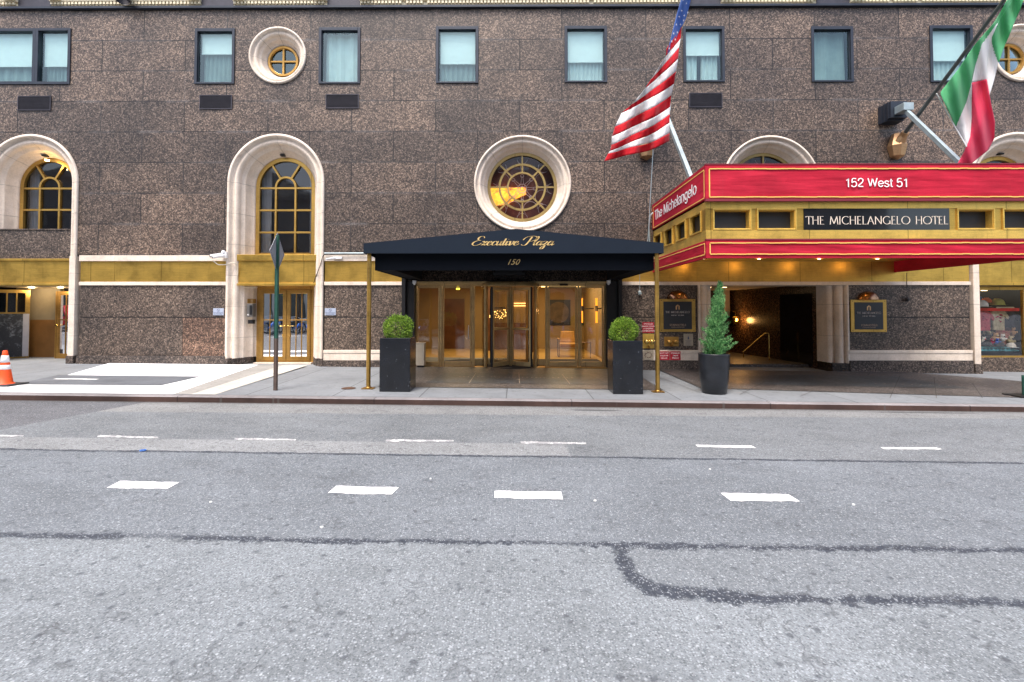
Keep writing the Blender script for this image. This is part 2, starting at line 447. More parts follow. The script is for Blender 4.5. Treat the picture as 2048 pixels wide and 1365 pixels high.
    def flecks(sc, r, gate, colr, amt):
        nonlocal c
        d_ = t.voro(sc, vec=v2, out='Distance', dim='2D'); k_ = t.sep(t.voro(sc, vec=v2, out='Color', dim='2D'))[0]
        rr = t.m('MULTIPLY', t.m('GREATER_THAN', k_, gate), t.m('MULTIPLY', k_, r))
        f_ = t.m('DIVIDE', t.m('SUBTRACT', rr, t.m('ADD', d_, t.m('MULTIPLY', wob2, .25))), .10, clamp=True)
        c = t.mix(t.m('MULTIPLY', f_, amt), c, colr)
    flecks(62, .40, .76, (.40, .43, .46), .55); flecks(24, .24, .86, (.44, .47, .50), .55)
    flecks(46, .36, .80, (.06, .068, .08), .6); flecks(6, .17, .72, (.055, .062, .075), .7); flecks(2.2, .10, .55, (.05, .056, .068), .75)
    # spots of gum and oil
    gum = t.voro(1.3, out="Distance"); gm = t.ramp(t.m('ADD', gum, t.m('MULTIPLY', wob2, .04)), [(.022, .55), (.034, 0.0)])
    c = t.mix(gm, c, (.05, .05, .055))
    oil = t.ramp(t.noise(1.1, 4, .6, vec=t.comb(t.m('MULTIPLY', x, .6), t.m('ADD', y, 31), 0.0)), [(.66, 0.0), (.78, .45)])
    c = t.mix(oil, c, (.06, .06, .065))
    for (pp, ww, hh) in (((1190, 821), .55, .07), ((1850, 826), 1.1, .05), ((1450, 819), 1.2, .03)):
        gx, gy = G(*pp)
        e_ = t.m('SQRT', t.m('ADD', t.m('POWER', t.m('DIVIDE', t.m('SUBTRACT', x, gx), ww), 2.0), t.m('POWER', t.m('DIVIDE', t.m('SUBTRACT', y, gy), hh), 2.0)))
        c = t.mix(t.ramp(t.m('ADD', e_, t.m('MULTIPLY', wob2, .9)), [(.7, .8), (1.0, 0.0)]), c, (.035, .036, .04))
    gd = t.m('SUBTRACT', YK, y)
    c = t.mix(t.ramp(t.m('ADD', gd, t.m('MULTIPLY', wob2, .25)), [(.02, .75), (.10, .25), (.22, 0.0)]), c, (.06, .052, .046))
    hair = t.m('ABSOLUTE', t.m('SUBTRACT', t.noise(.55, 5, .6, vec=t.comb(x, t.m('ADD', y, 7), 3.0)), .5))
    c = t.mix(t.ramp(hair, [(.0, .55), (.0035, 0.0)]), c, (.06, .062, .07))
    t.base(c); t.p(rough=t.m('SUBTRACT', .82, t.m('MULTIPLY', tar, .2)), spec=.4)
    t.bump(g, .55, .006)
    return t.mat
def concrete(name, col, jx=1.52, jy=1.5, x0=0.0, y0=0.0, var=.12, spots=True, grain=(.92, 1.06)):
    t = NT(name)
    x, y, z = t.sep(t.pos())
    n = t.noise(.8, 5, .65); n2 = t.noise(38, 3, .7); n3 = t.noise(4, 4, .7)
    c = t.ramp(n, [(.3, tuple(k*(1-var) for k in col)), (.7, tuple(min(.9, k*(1+var)) for k in col))])
    c = t.mix(1.0, c, t.ramp(n3, [(.3, .90), (.6, 1.04)]), 'MULTIPLY')
    c = t.mix(1.0, c, t.ramp(n2, [(.3, grain[0]), (.7, grain[1])]), 'MULTIPLY')
    if jx:
        cell = t.comb(t.m('FLOOR', t.m('DIVIDE', t.m('SUBTRACT', x, x0), jx)), t.m('FLOOR', t.m('DIVIDE', t.m('SUBTRACT', y, y0), jy)), 0.0)
        wn_ = t.n.new("ShaderNodeTexWhiteNoise"); t.l.new(cell, wn_.inputs["Vector"])
        c = t.mix(1.0, c, t.ramp(wn_.outputs["Value"], [(0, .90), (1, 1.08)]), 'MULTIPLY')
        def jd(v, o, w):
            f = t.m('FRACT', t.m('ADD', t.m('DIVIDE', t.m('SUBTRACT', v, o), w), .5))
            return t.m('MULTIPLY', t.m('ABSOLUTE', t.m('SUBTRACT', f, .5)), w)
        j = t.m('MINIMUM', jd(x, x0, jx), jd(y, y0, jy))
        c = t.mix(1.0, c, t.ramp(j, [(.006, .38), (.014, 1.0)]), 'MULTIPLY')
    if spots:
        gum = t.voro(3.2, vec=t.comb(x, y, 0.0), out="Distance", dim='2D')
        c = t.mix(t.ramp(gum, [(.05, .5), (.09, 0.0)]), c, (.09, .09, .09))
        st_ = t.ramp(t.noise(1.4, 6, .75), [(.52, 0.0), (.72, .5)])
        c = t.mix(st_, c, tuple(k*.55 for k in col))
    t.base(c); t.p(rough=.75, spec=.35); t.bump(n2, .25, .004)
    return t.mat
M['road'] = road_material()
M['walk'] = concrete('sidewalk_concrete', (.198, .212, .226), 1.62, 4.0, XP(560, -3.0, 770), -4.36)
M['pale_patch'] = concrete('pale_sidewalk_patch', (.84, .85, .86), 0, 0, var=.03, spots=False, grain=(.97, 1.02))  # near-white tone for one area of the sidewalk
M['cream_slab'] = concrete('cream_concrete', (.50, .48, .43), 0, 0, var=.1)
M['dark_patch'] = concrete('dark_sidewalk_patch', (.115, .125, .14), 0, 0, var=.25)  # dark grey tone for the area inside the near-white one
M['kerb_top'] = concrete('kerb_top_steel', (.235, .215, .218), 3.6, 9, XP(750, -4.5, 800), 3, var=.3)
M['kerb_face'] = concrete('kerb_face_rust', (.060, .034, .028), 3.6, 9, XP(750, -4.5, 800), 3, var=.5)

YK = -4.56
xs = [-90, -30, 30, 90]
def sheet(name, mat, y0, y1, zf, x0=-90, x1=90, thick=0, nx=6, label=None, kind='structure'):
    b = MB(); ys = [y0, y1]
    for i in range(nx):
        xa = x0+(x1-x0)*i/nx; xb = x0+(x1-x0)*(i+1)/nx
        p = [(xa, y0, zf(xa, y0)), (xb, y0, zf(xb, y0)), (xb, y1, zf(xb, y1)), (xa, y1, zf(xa, y1))]
        b.add(p, [(0, 1, 2, 3)])
        if thick:
            b.add(p + [(q[0], q[1], q[2]-thick) for q in p], [(7, 6, 5, 4), (0, 4, 5, 1), (2, 6, 7, 3)])
    o = b.build(name, mat); return tag(o, label, None, None, kind)
sheet('road', M['road'], -19.6, YK, road_z, label='worn grey asphalt street with tar seams', nx=1)
sheet('sidewalk', M['walk'], YK+.16, 2.6, walk_z, thick=.4, label='grey concrete sidewalk in front of the hotel')
# kerb
b = MB()
for i in range(12):
    xa = -90+15*i; xb = xa+15
    def q(x, y, dz): return (x, y, walk_z(x, YK)+dz)
    b.mat(0).add([q(xa, YK+.012, 0), q(xb, YK+.012, 0), q(xb, YK+.16, .003), q(xa, YK+.16, .003)], [(0, 1, 2, 3)])
    b.mat(0).add([q(xa, YK, -.014), q(xb, YK, -.014), q(xb, YK+.012, 0), q(xa, YK+.012, 0)], [(0, 1, 2, 3)])
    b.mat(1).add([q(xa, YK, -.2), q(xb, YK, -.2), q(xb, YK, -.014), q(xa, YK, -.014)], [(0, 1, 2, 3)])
tag(b.build('kerb', [M['kerb_top'], M['kerb_face']]), 'rusty brown steel faced kerb with a worn pink top', kind='structure')

def ground_patch(name, pts, mat, label, dz=.004, zf=walk_z, sub=6):
    """pts: polygon in x,y ; laid on the sidewalk plane (the fold at y=0 is avoided)"""
    b = MB(); b.add([(p[0], p[1], zf(p[0], p[1])+dz) for p in pts], [tuple(range(len(pts)))])
    return tag(b.build(name, mat), label, kind='structure')
def gw(*pp): return [GW(*p) for p in pp]
fy = -.06
def toY(p1, p2, Y):  # point on the line p1-p2 (x,y) at depth Y
    f = (Y-p1[1])/(p2[1]-p1[1]); return (p1[0]+f*(p2[0]-p1[0]), Y)
P = gw((-10, 787), (372, 787), (480, 750), (0, 776))
a, b_, c_, d_ = GW(-40, 789), GW(360, 789), GW(520, 737), GW(225, 731)
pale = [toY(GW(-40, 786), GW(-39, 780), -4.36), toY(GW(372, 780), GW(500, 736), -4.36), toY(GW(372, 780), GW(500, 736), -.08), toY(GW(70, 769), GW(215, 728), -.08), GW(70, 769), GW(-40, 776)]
ground_patch('pale_sidewalk_area', pale, M['pale_patch'], 'bright white area of the sidewalk by the kerb')  # near-white sheet laid over the sidewalk
g1 = [toY(GW(372, 780), GW(500, 736), -4.36), toY(GW(405, 782), GW(560, 733), -4.36), toY(GW(405, 782), GW(560, 733), -.08), toY(GW(372, 780), GW(500, 736), -.08)]
g2 = [g1[1], toY(GW(455, 782), GW(610, 733), -4.36), toY(GW(455, 782), GW(610, 733), -.08), g1[2]]
M['grey_strip'] = concrete('tan_grey_strip', (.30, .29, .27), 0, 0, var=.15)
ground_patch('grey_sidewalk_strip', g1, M['grey_strip'], 'narrow tan grey strip across the sidewalk', .0045)  # tan grey sheet along the right edge of the near-white area
ground_patch('cream_paving_strip', g2, M['cream_slab'], 'cream concrete strip across the sidewalk', .004)
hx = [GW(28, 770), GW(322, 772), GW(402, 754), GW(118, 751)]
ground_patch('dark_sidewalk_area', hx, M['dark_patch'], 'dark grey area inside the white part of the sidewalk', .009)  # dark grey sheet laid over the near-white area
pw = MB(); l0 = GW(110, 759.2); l1 = GW(192, 760.8)
for f0, f1, o in ((0, .35, 0), (.35, .7, .012), (.7, 1, -.006)):
    pw.add([(l0[0]+(l1[0]-l0[0])*f, yy+o, walk_z(0, yy)-SL*(l0[0]+(l1[0]-l0[0])*f)+.014) for f, yy in ((f0, l0[1]-.05), (f1, l0[1]-.05), (f1, l0[1]+.05), (f0, l0[1]+.05))], [(0, 1, 2, 3)])
tag(pw.build('white_sidewalk_line', M['white_paint']), 'thin white stripe on the dark grey area of the sidewalk', kind='structure')  # thin white line over the dark grey sheet
# terrazzo carpets under the two canopies
def terr(name, col, sp):
    t = NT(name); v = t.sep(t.voro(45))[0]; n = t.noise(1.2, 5, .7); n2 = t.noise(6, 3, .6)
    c = t.ramp(v, [(0, tuple(k*.45 for k in col)), (.55, col), (.85, tuple(min(1, k*1.7) for k in col)), (1, (sp, sp*.9, sp*.8))])
    c = t.mix(1.0, c, t.ramp(n, [(.3, .7), (.7, 1.25)]), 'MULTIPLY'); c = t.mix(1.0, c, t.ramp(n2, [(.3, .9), (.7, 1.1)]), 'MULTIPLY')
    t.base(c); t.p(rough=t.m('ADD', .25, t.m('MULTIPLY', n, .4)), spec=.5); return t.mat
M['terr_brown'] = terr('terrazzo_brown', (.068, .059, .056), .22)
M['terr_grey'] = terr('terrazzo_slate', (.036, .043, .050), .12)
M['line_pale'] = simple('brass_divider', (.45, .36, .26), .5, .2)
x0, x1 = XP(835, -1.0, 740), XP(1215, -1.0, 740)
ground_patch('entrance_paving', [(-2.85, -3.3), (3.05, -3.3), (3.05, -.04), (-2.85, -.04)], M['terr_brown'], 'brown terrazzo paving under the black canopy')
ground_patch('entrance_paving', [(-1.95, -2.75), (2.05, -2.75), (1.85, -1.25), (-1.75, -1.25)], M['terr_grey'], 'slate grey terrazzo inset in the brown entrance paving', .009)
ground_patch('marquee_paving', [(3.95, -3.0), (11.6, -3.9), (13.2, -3.2), (12.0, -1.2), (10.5, -.06), (3.9, -.06)], M['terr_brown'], 'brown terrazzo paving under the red marquee')
ground_patch('marquee_paving', [(5.2, -2.5), (9.9, -2.7), (9.6, -1.0), (7.6, -.8), (5.8, -1.2)], M['terr_grey'], 'slate grey terrazzo inset under the red marquee', .009)
pl = MB()
def strip_line(mb, p, q, w=.012, dz=.013, zf=walk_z):
    dx, dy = q[0]-p[0], q[1]-p[1]; L = math.hypot(dx, dy); nx, ny = -dy/L*w, dx/L*w
    mb.add([(c[0], c[1], zf(*c)+dz) for c in ((p[0]+nx, p[1]+ny), (p[0]-nx, p[1]-ny), (q[0]-nx, q[1]-ny), (q[0]+nx, q[1]+ny))], [(0, 1, 2, 3)])
for X in (-1.0, .1, 1.2):
    strip_line(pl, (X, -2.75), (X*.97, -1.25), .006)
for i in range(26):
    X = -1.3+i*.105
    if i % 7 == 6: continue
    strip_line(pl, (X, -1.9), (X+rnd.uniform(-.03, .05), -1.9+rnd.uniform(.07, .13)), .008)
    strip_line(pl, (X, -1.88), (X+.06, -1.88+rnd.uniform(-.02, .05)), .006)
for i in range(9):
    X = 8.2+i*.19; strip_line(pl, (X, -2.2-.02*i), (X+.07, -2.17-.02*i), .010)
tag(pl.build('paving_inlay', M['line_pale']), 'worn brass inlay in the terrazzo', kind='structure')
# joints seen on right sidewalk
M['joint'] = simple('paving_joint', (.09, .085, .085), .8)
pj = MB()
for p, q in (((1780, 797), (1800, 752)), ((1873, 797), (1868, 756)), ((1965, 797), (1945, 768)), ((1868, 756), (1860, 753)), ((1690, 748), (2040, 790)),
             ((1310, 752), (1400, 786)), ((1480, 790), (1530, 764)), ((1600, 794), (1625, 783)), ((1740, 746), (1735, 752))):
    strip_line(pj, GW(*p), GW(*q), .006, .0095)
tag(pj.build('paving_joints', M['joint']), 'dark joints between paving slabs', kind='structure')

# road paint: dashes lie on the asphalt at their real places
def paint_mat(nm='road_paint', th=.34):
    t = NT(nm); n = t.noise(9, 5, .75); n2 = t.noise(60, 3, .7)
    f = t.ramp(t.m('ADD', t.m('MULTIPLY', n, .7), t.m('MULTIPLY', n2, .3)), [(th, 0.0), (th+.08, 1.0)])
    t.base(t.mix(f, (.30, .30, .31), t.ramp(t.noise(22, 5, .7), [(.3, (.60, .60, .60)), (.55, (.88, .88, .87))]))); t.p(rough=.7, spec=.3); return t.mat
M['paint'] = paint_mat(); M['paint_worn'] = paint_mat('worn_road_paint', .49)
dashes = [[(196, 871.5), (316, 874.5), (317, 877.5), (194, 875)], [(470, 876.5), (592, 879.5), (591, 882), (468, 880)], [(772, 880), (908, 881), (907, 884), (771, 884)],
          [(1040, 883.5), (1172, 886.5), (1173, 889.5), (1043, 888)], [(1391, 890.5), (1503, 892.5), (1512, 896.5), (1396, 894.5)], [(1761, 895.5), (1872, 896), (1884, 899.5), (1768, 899)],
          [(-60, 870), (48, 871.5), (46, 874), (-66, 872.5)],
          [(240, 963), (358, 966), (334, 979), (213, 977)], [(672, 973), (798, 976), (783, 990), (656, 987)], [(989, 983), (1122, 984.5), (1126, 1000), (989, 997)], [(1441, 987), (1577, 990), (1600, 1004), (1462, 1003)]]
b = MB()
for k, q in enumerate(dashes):
    pts = [G(*p) for p in q]
    b.cur = 1 if k in (0, 1, 2, 3, 6) else 0
    N = 14
    top = []; bot = []
    for i in range(N+1):
        f = i/N
        j = 0 if i in (0, N) else rnd.uniform(-.012, .012)
        bot.append((pts[3][0]+(pts[2][0]-pts[3][0])*f, pts[3][1]+(pts[2][1]-pts[3][1])*f+j))
        top.append((pts[0][0]+(pts[1][0]-pts[0][0])*f, pts[0][1]+(pts[1][1]-pts[0][1])*f+j*.7))
    vs = [(p[0], p[1], road_z(*p)+.004) for p in bot+top]
    b.add(vs, [(i, i+1, N+2+i, N+1+i) for i in range(N)])
tag(b.build('road_markings', [M['paint'], M['paint_worn']]), 'white dashed lane markings on the asphalt', kind='structure')
# thin bright scratch and bits of litter
def litter(name, px, py, mat, label, cat, r=.02, group=None):
    x, y = G(px, py); z = road_z(x, y)
    b = MB(); n = 6
    pts = [(x+r*rnd.uniform(.6, 1.3)*math.cos(2*math.pi*i/n), y+r*.8*rnd.uniform(.6, 1.3)*math.sin(2*math.pi*i/n)) for i in range(n)]
    b.slab(pts, z+.002, z+.012)
    return tag(b.build(name, mat, origin=(x, y, z)), label, cat, group)
M['paper'] = simple('paper_scrap', (.8, .8, .78), .8)
x, y = G(286, 902); z = road_z(x, y)
b = MB(); b.tube([(x+.032*math.cos(a_), y+.03*math.sin(a_), z+.006) for a_ in [2*math.pi*i/16 for i in range(17)]], .006, 6, cap=False)
M['blue_rubber'] = simple('blue_rubber', (.03, .16, .55), .4)
tag(b.build('rubber_band', M['blue_rubber'], origin=(x, y, z)), 'small blue rubber band lying on the asphalt', 'litter')
for (px, py, lb) in ((644, 1056, 'white paper scrap on the asphalt above the dark tar seam'), (422, 1006, 'white paper scrap left of the middle lane dash'), (861, 959, 'pale scrap between the two central lane dashes'),
                     (1420, 940, 'white scrap above the right long lane dash'), (1707, 1011, 'white scrap right of the rightmost near lane dash'), (1190, 1003, 'tiny pale scrap beside the central lane dash')):
    litter('paper_scrap', px, py, M['paper'], lb, 'litter', .014, 'bits of litter on the road')
# small round valve cover
x, y = GW(697, 777); z = walk_z(x, y)
b = MB(); b.lathe([(0.001, .012), (.11, .012), (.125, .004), (.14, .004), (.14, .0)], (x, y, z), 20)
M['rust'] = simple('rusty_iron', (.13, .07, .045), .7, .3, var=.4, scale=12)
tag(b.build('valve_cover', M['rust'], origin=(x, y, z)), 'small round rusty valve cover in the sidewalk by the brass pole', 'manhole cover')

# ================================================================== HOTEL
H = thing('hotel_building', 'hotel facade in brown speckled granite with limestone arches and brass bands', 'building')
XL, XR = -19.5, 19.5
ZT = ZP(17.5)
zm = [ZP(511), ZP(522.5), ZP(564), ZP(571)]
A0 = (W(62, 364)[0], ZP(364)); A1 = (W(553, 364)[0], ZP(364)); A2 = (W(2036, 364)[0], ZP(364))
RA = 1.335
RW1 = W(1045, 368); RW2 = W(1541, 369)
PO1 = W(556, 112); PO2 = W(2041, 107)
wins = [(-84, 142, 58, 170), (390, 470, 58, 169), (638, 721, 56, 168.5), (872, 957, 54, 167.5), (1129, 1214, 53, 166), (1366, 1449, 53.5, 165), (1622, 1706, 54, 165), (1859, 1945, 52, 165.5)]
winr = []
for (a_, b2, t_, u_) in wins:
    cx = (a_+b2)/2; cy = (t_+u_)/2
    winr.append((W(a_, cy)[0], W(b2, cy)[0], W(cx, u_)[1], W(cx, t_)[1]))
# extra window outside the frame at right for symmetry of the wall
bm = bmesh.new()
def loop(pts):
    vs = [bm.verts.new((p[0], 0, p[1])) for p in pts]
    return [bm.edges.new((vs[i], vs[(i+1) % len(vs)])) for i in range(len(vs))]
zb = zm[0]
outer = [(XL, zb)]
for A in (A0, A1, A2):
    r = RA-.02
    outer += [(A[0]-r, zb)] + [(A[0]-r*math.cos(math.pi*i/32), A[1]+r*math.sin(math.pi*i/32)) for i in range(33)] + [(A[0]+r, zb)]
outer += [(XR, zb), (XR, ZT), (XL, ZT)]
E = loop(outer)
for (x0, x1, z0, z1) in winr: E += loop([(x0+.02, z0+.02), (x1-.02, z0+.02), (x1-.02, z1-.02), (x0+.02, z1-.02)])
def circ(c, r, n=64): return [(c[0]+r*math.cos(2*math.pi*i/n), c[1]+r*math.sin(2*math.pi*i/n)) for i in range(n)]
for c, r in ((RW1, 1.29), (RW2, 1.29), (PO1, .76), (PO2, .76)): E += loop(circ(c, r))
bmesh.ops.triangle_fill(bm, edges=E, use_beauty=True, use_dissolve=False)
for f in bm.faces:
    if f.normal.y > 0: f.normal_flip()
me = bpy.data.meshes.new('granite_wall'); bm.to_mesh(me); bm.free(); me.materials.append(M['granite'])
gwall = bpy.data.objects.new('granite_wall', me); COL.objects.link(gwall); gwall.parent = H; WL[gwall.name] = Vector((0, 0, 0))

# building mass behind the facade: back, sides, floor slabs (keeps rooms dark)
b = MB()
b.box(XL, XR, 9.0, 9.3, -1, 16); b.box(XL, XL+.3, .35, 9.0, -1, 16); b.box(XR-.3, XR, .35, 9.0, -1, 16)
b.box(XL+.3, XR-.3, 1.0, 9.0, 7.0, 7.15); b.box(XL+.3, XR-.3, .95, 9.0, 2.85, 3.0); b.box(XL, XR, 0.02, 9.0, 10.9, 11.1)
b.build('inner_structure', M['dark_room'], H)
for nm, zz in (('upper_room_wall', 1),):
    b = MB()
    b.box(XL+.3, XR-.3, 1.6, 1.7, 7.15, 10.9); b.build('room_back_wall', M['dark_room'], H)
# upper storeys above the cornice
b = MB(); b.box(XL, XR, .3, .6, 10.9, 30); b.build('upper_storeys', M['stone_plain'], H)

# cornice
zc = ZT
b = MB(); b.box(XL, XR, -.10, .12, zc-.005, zc+.055); b.build('roof_ledge', M['frame_dark'], H)
b = MB()
b.box(XL, XR, -.02, .3, zc+.055, zc+.10)
dark = [(40, 105), (405, 469), (656, 721), (1379, 1440), (1631, 1697)]
dx_ = [(W(a_, 8)[0], W(b2, 8)[0]) for a_, b2 in dark]
segs = []; last = XL
for (a_, b2) in dx_: segs.append((last, a_)); last = b2
segs.append((last, XR))
for (a_, b2) in segs:
    b.box(a_, b2, -.03, .3, zc+.10, zc+.195)      # bed
    n = int((b2-a_)/.098)
    for i in range(n):
        xx = a_+.02+i*.098
        if rnd.random() < .012: continue
        b.box(xx, xx+.062, -.09, -.03, zc+.115, zc+.185)
    b.box(a_, b2, -.10, .3, zc+.195, zc+.26); b.box(a_, b2, -.14, .3, zc+.26, zc+.8)
    for xx in (a_+.0, b2-.34):
        if b2-a_ > 1: b.box(xx, xx+.34, -.20, -.14, zc+.2, zc+.75)
b.build('cornice', M['cream'], H)
for (a_, b2) in dx_:
    b = MB(); b.box(a_, b2, -.05, .25, zc+.055, zc+.9); b.build('cornice_panel', M['grille'], H)
xr = W(261, 8)[0]; b = MB(); b.lathe([(.16, 0), (.2, .05), (.14, .16), (.2, .3)], (xr, -.28, zc+.06), 14)
b.build('cornice_boss', M['grille'], H)

# upper windows
def upper_window(i, r, kind):
    x0, x1, z0, z1 = r
    b = MB(); w = .085
    if i == 0:
        xm = W(69, 114)[0]
        b.frame(x0, xm+.045, z0, z1, -.035, .12, w); b.frame(xm+.045, x1, z0, z1, -.035, .12, .075)
        panes = [(x0+w, xm-.04), (xm+.12, x1-.075)]
        xs_ = [(x0+w, xm+.045-w), (xm+.045+.075, x1-.075)]
    else:
        b.frame(x0, x1, z0, z1, -.035, .12, .075, .05, .09); xs_ = [(x0+.075, x1-.075)]
        b.frame(x0+.075, x1-.075, z0+.05, z1-.09, .02, .1, .016)
    f = b.build('window', M['frame_dark'], H, bevel=.006)
    for (a_, c_) in xs_:
        zz0, zz1 = z0+.05, z1-.09
        g = MB(); g.add([(a_-.01, .045, zz0), (c_+.01, .045, zz0), (c_+.01, .045, zz1), (a_-.01, .045, zz1)], [(0, 1, 2, 3)]); g.build('pane', M['win_glass'], f)
        g = MB()
        if kind['blind']:
            zb_ = z1-(z1-z0)*kind['blind']
            g.box(a_+.03, c_-.02, .14, .147, zb_, zz1+.02); g.box(a_+.03, c_-.02, .135, .155, zb_-.03, zb_)
            g.build('roller_blind', M['blind'], f)
        c = MB(); N = 40; cov = kind.get('cov', (0, 1))
        for s0, s1 in (cov if isinstance(cov[0], tuple) else (cov,)):
            vs = []
            for k in range(N+1):
                fx = s0+(s1-s0)*k/N; X = a_+(c_-a_)*fx
                d = .26+.035*math.sin(fx*kind.get('pl', 46)+i)+.012*math.sin(fx*91)
                vs.append((X, d, zz0-.3)); vs.append((X+.03*math.sin(i+fx*5), d, zz1+.05))
            c.smooth = True; c.add(vs, [(2*k, 2*k+2, 2*k+3, 2*k+1) for k in range(N)])
        c.build('curtain', M[kind.get('mat', 'curtain')], f)
kinds = [dict(blind=.62, mat='curtain_dark'), dict(blind=.40, mat='curtain_dark'), dict(blind=0, mat='curtain', pl=20), dict(blind=.60, mat='curtain_dark'), dict(blind=.58, mat='curtain', pl=60),
         dict(blind=.46, mat='curtain', cov=((0, .38), (.5, 1))), dict(blind=0, mat='curtain_dark', pl=12), dict(blind=.56, mat='curtain')]
for i, r in enumerate(winr): upper_window(i, r, kinds[i])
# louvred vents
for (a_, b2, t_, u_) in ((37, 103, 193, 222), (400, 465, 191, 219.5), (652, 718, 189.5, 218), (1378, 1444, 187, 216)):
    cx = (a_+b2)/2; x0, x1 = W(a_, 205)[0], W(b2, 205)[0]; z0, z1 = W(cx, u_)[1], W(cx, t_)[1]
    b = MB(); b.frame(x0, x1, z0, z1, -.03, .0, .02); b.box(x0+.02, x1-.02, -.003, .0, z0+.02, z1-.02)
    n = 11
    for k in range(n):
        z = z0+.03+k*(z1-z0-.05)/n
        b.hexa([(x0+.02, -.024, z), (x1-.02, -.024, z), (x1-.02, -.002, z+.016), (x0+.02, -.002, z+.016), (x0+.02, -.024, z+.006), (x1-.02, -.024, z+.006), (x1-.02, -.002, z+.022), (x0+.02, -.002, z+.022)])
    b.build('vent', M['grille'], H)

# stone surrounds: profile (radius, depth)
PROF = [(1.335, .0), (1.335, -.055), (1.285, -.06), (1.27, -.055), (1.262, .02), (1.235, .055), (1.20, .058), (1.165, .02), (1.12, .03), (1.085, .075), (1.065, .14), (1.06, .19), (1.03, .20), (1.025, .23), (1.00, .235), (.985, .27), (.965, .34), (.93, .43), (.885, .50), (.865, .515), (.86, .55), (.845, .60), (.80, .62)]
def surround(c, zbot, name='arch_surround', z_mat='stone_arch', parent=H):
    b = MB(); b.smooth = True
    path = [(-1, 0, zbot)] + [(-1, 0, zbot+(c[1]-zbot)*k/3) for k in (1, 2)] + [(-math.cos(math.pi*i/40), math.sin(math.pi*i/40), c[1]) for i in range(41)] + [(1, 0, zbot+(c[1]-zbot)*k/3) for k in (2, 1)] + [(1, 0, zbot)]
    vs = []
    for (ux, uz, zc_) in path:
        for (r, d) in PROF: vs.append((c[0]+ux*r, d, zc_+uz*r))
    n = len(PROF)
    b.add(vs, [(i*n+j, i*n+j+1, (i+1)*n+j+1, (i+1)*n+j) for i in range(len(path)-1) for j in range(n-1)])
    return b.build(name, M[z_mat], parent, origin=(c[0], 0, c[1]))
def jamb_foot(c, z0, z1):
    pr = [(1.355, .0), (1.355, -.08), (1.25, -.085), (1.20, .03), (1.13, .05), (1.05, .18), (.96, .30), (.885, .46), (.86, .60)]
    for sgn in (-1, 1):
        b = MB(); vs = []
        for z in (z0, z1):
            for (r, d) in pr: vs.append((c[0]+sgn*r, d, z))
        vs += [(c[0]+sgn*1.355, .6, z1)]
        n = len(pr)
        b.add(vs, [(j, j+1, n+j+1, n+j) for j in range(n-1)] + [tuple(range(n, 2*n+1))])
        b.build('granite_foot', M['plinth'], H)
zfoot = {0: ZP(712, 0, 155), 1: ZP(703, 0, 480), 2: ZP(722, 0, 1947)}
for k, A in enumerate((A0, A1, A2)):
    gz = walk_z(A[0], 0)-.05
    top = gz+.05+(.17 if k < 2 else .25)
    if k == 1:
        surround(A, top); jamb_foot(A, gz, top+.003)
    else:
        surround(A, zm[0]-.02)
        for s in (-1, 1):
            xa, xb = sorted((A[0]+s*1.335, A[0]+s*1.165))
            b = MB(); b.box(xa, xb, -.055, .12 if (k == 0 and s < 0) else .6, top, zm[0]-.02); b.build('stone_pier', M['stone'], H, bevel=.01)
            b = MB(); xa, xb = sorted((A[0]+s*1.355, A[0]+s*1.15)); b.box(xa, xb, -.085, .12 if (k == 0 and s < 0) else .6, gz, top); b.build('granite_foot', M['plinth'], H, bevel=.01)
def ring_surround(c, R0, R1, depth, name='round_surround'):
    k0 = R0/1.335
    pr = []
    for (r, d) in PROF:
        f = (r-.80)/(1.335-.80)
        pr.append((R1+(R0-R1)*f, d*depth/.6 if d > 0 else d))
    b = MB(); b.smooth = True
    b.lathe([(r, d) for r, d in pr], (c[0], 0, c[1]), 72, axis='Y')
    return b.build(name, M['stone_ring'], H, origin=(c[0], 0, c[1]))
ring_surround(RW1, 1.335, .93, .45); ring_surround(RW2, 1.335, .93, .45)
ring_surround(PO1, .795, .41, .38); ring_surround(PO2, .795, .41, .38)

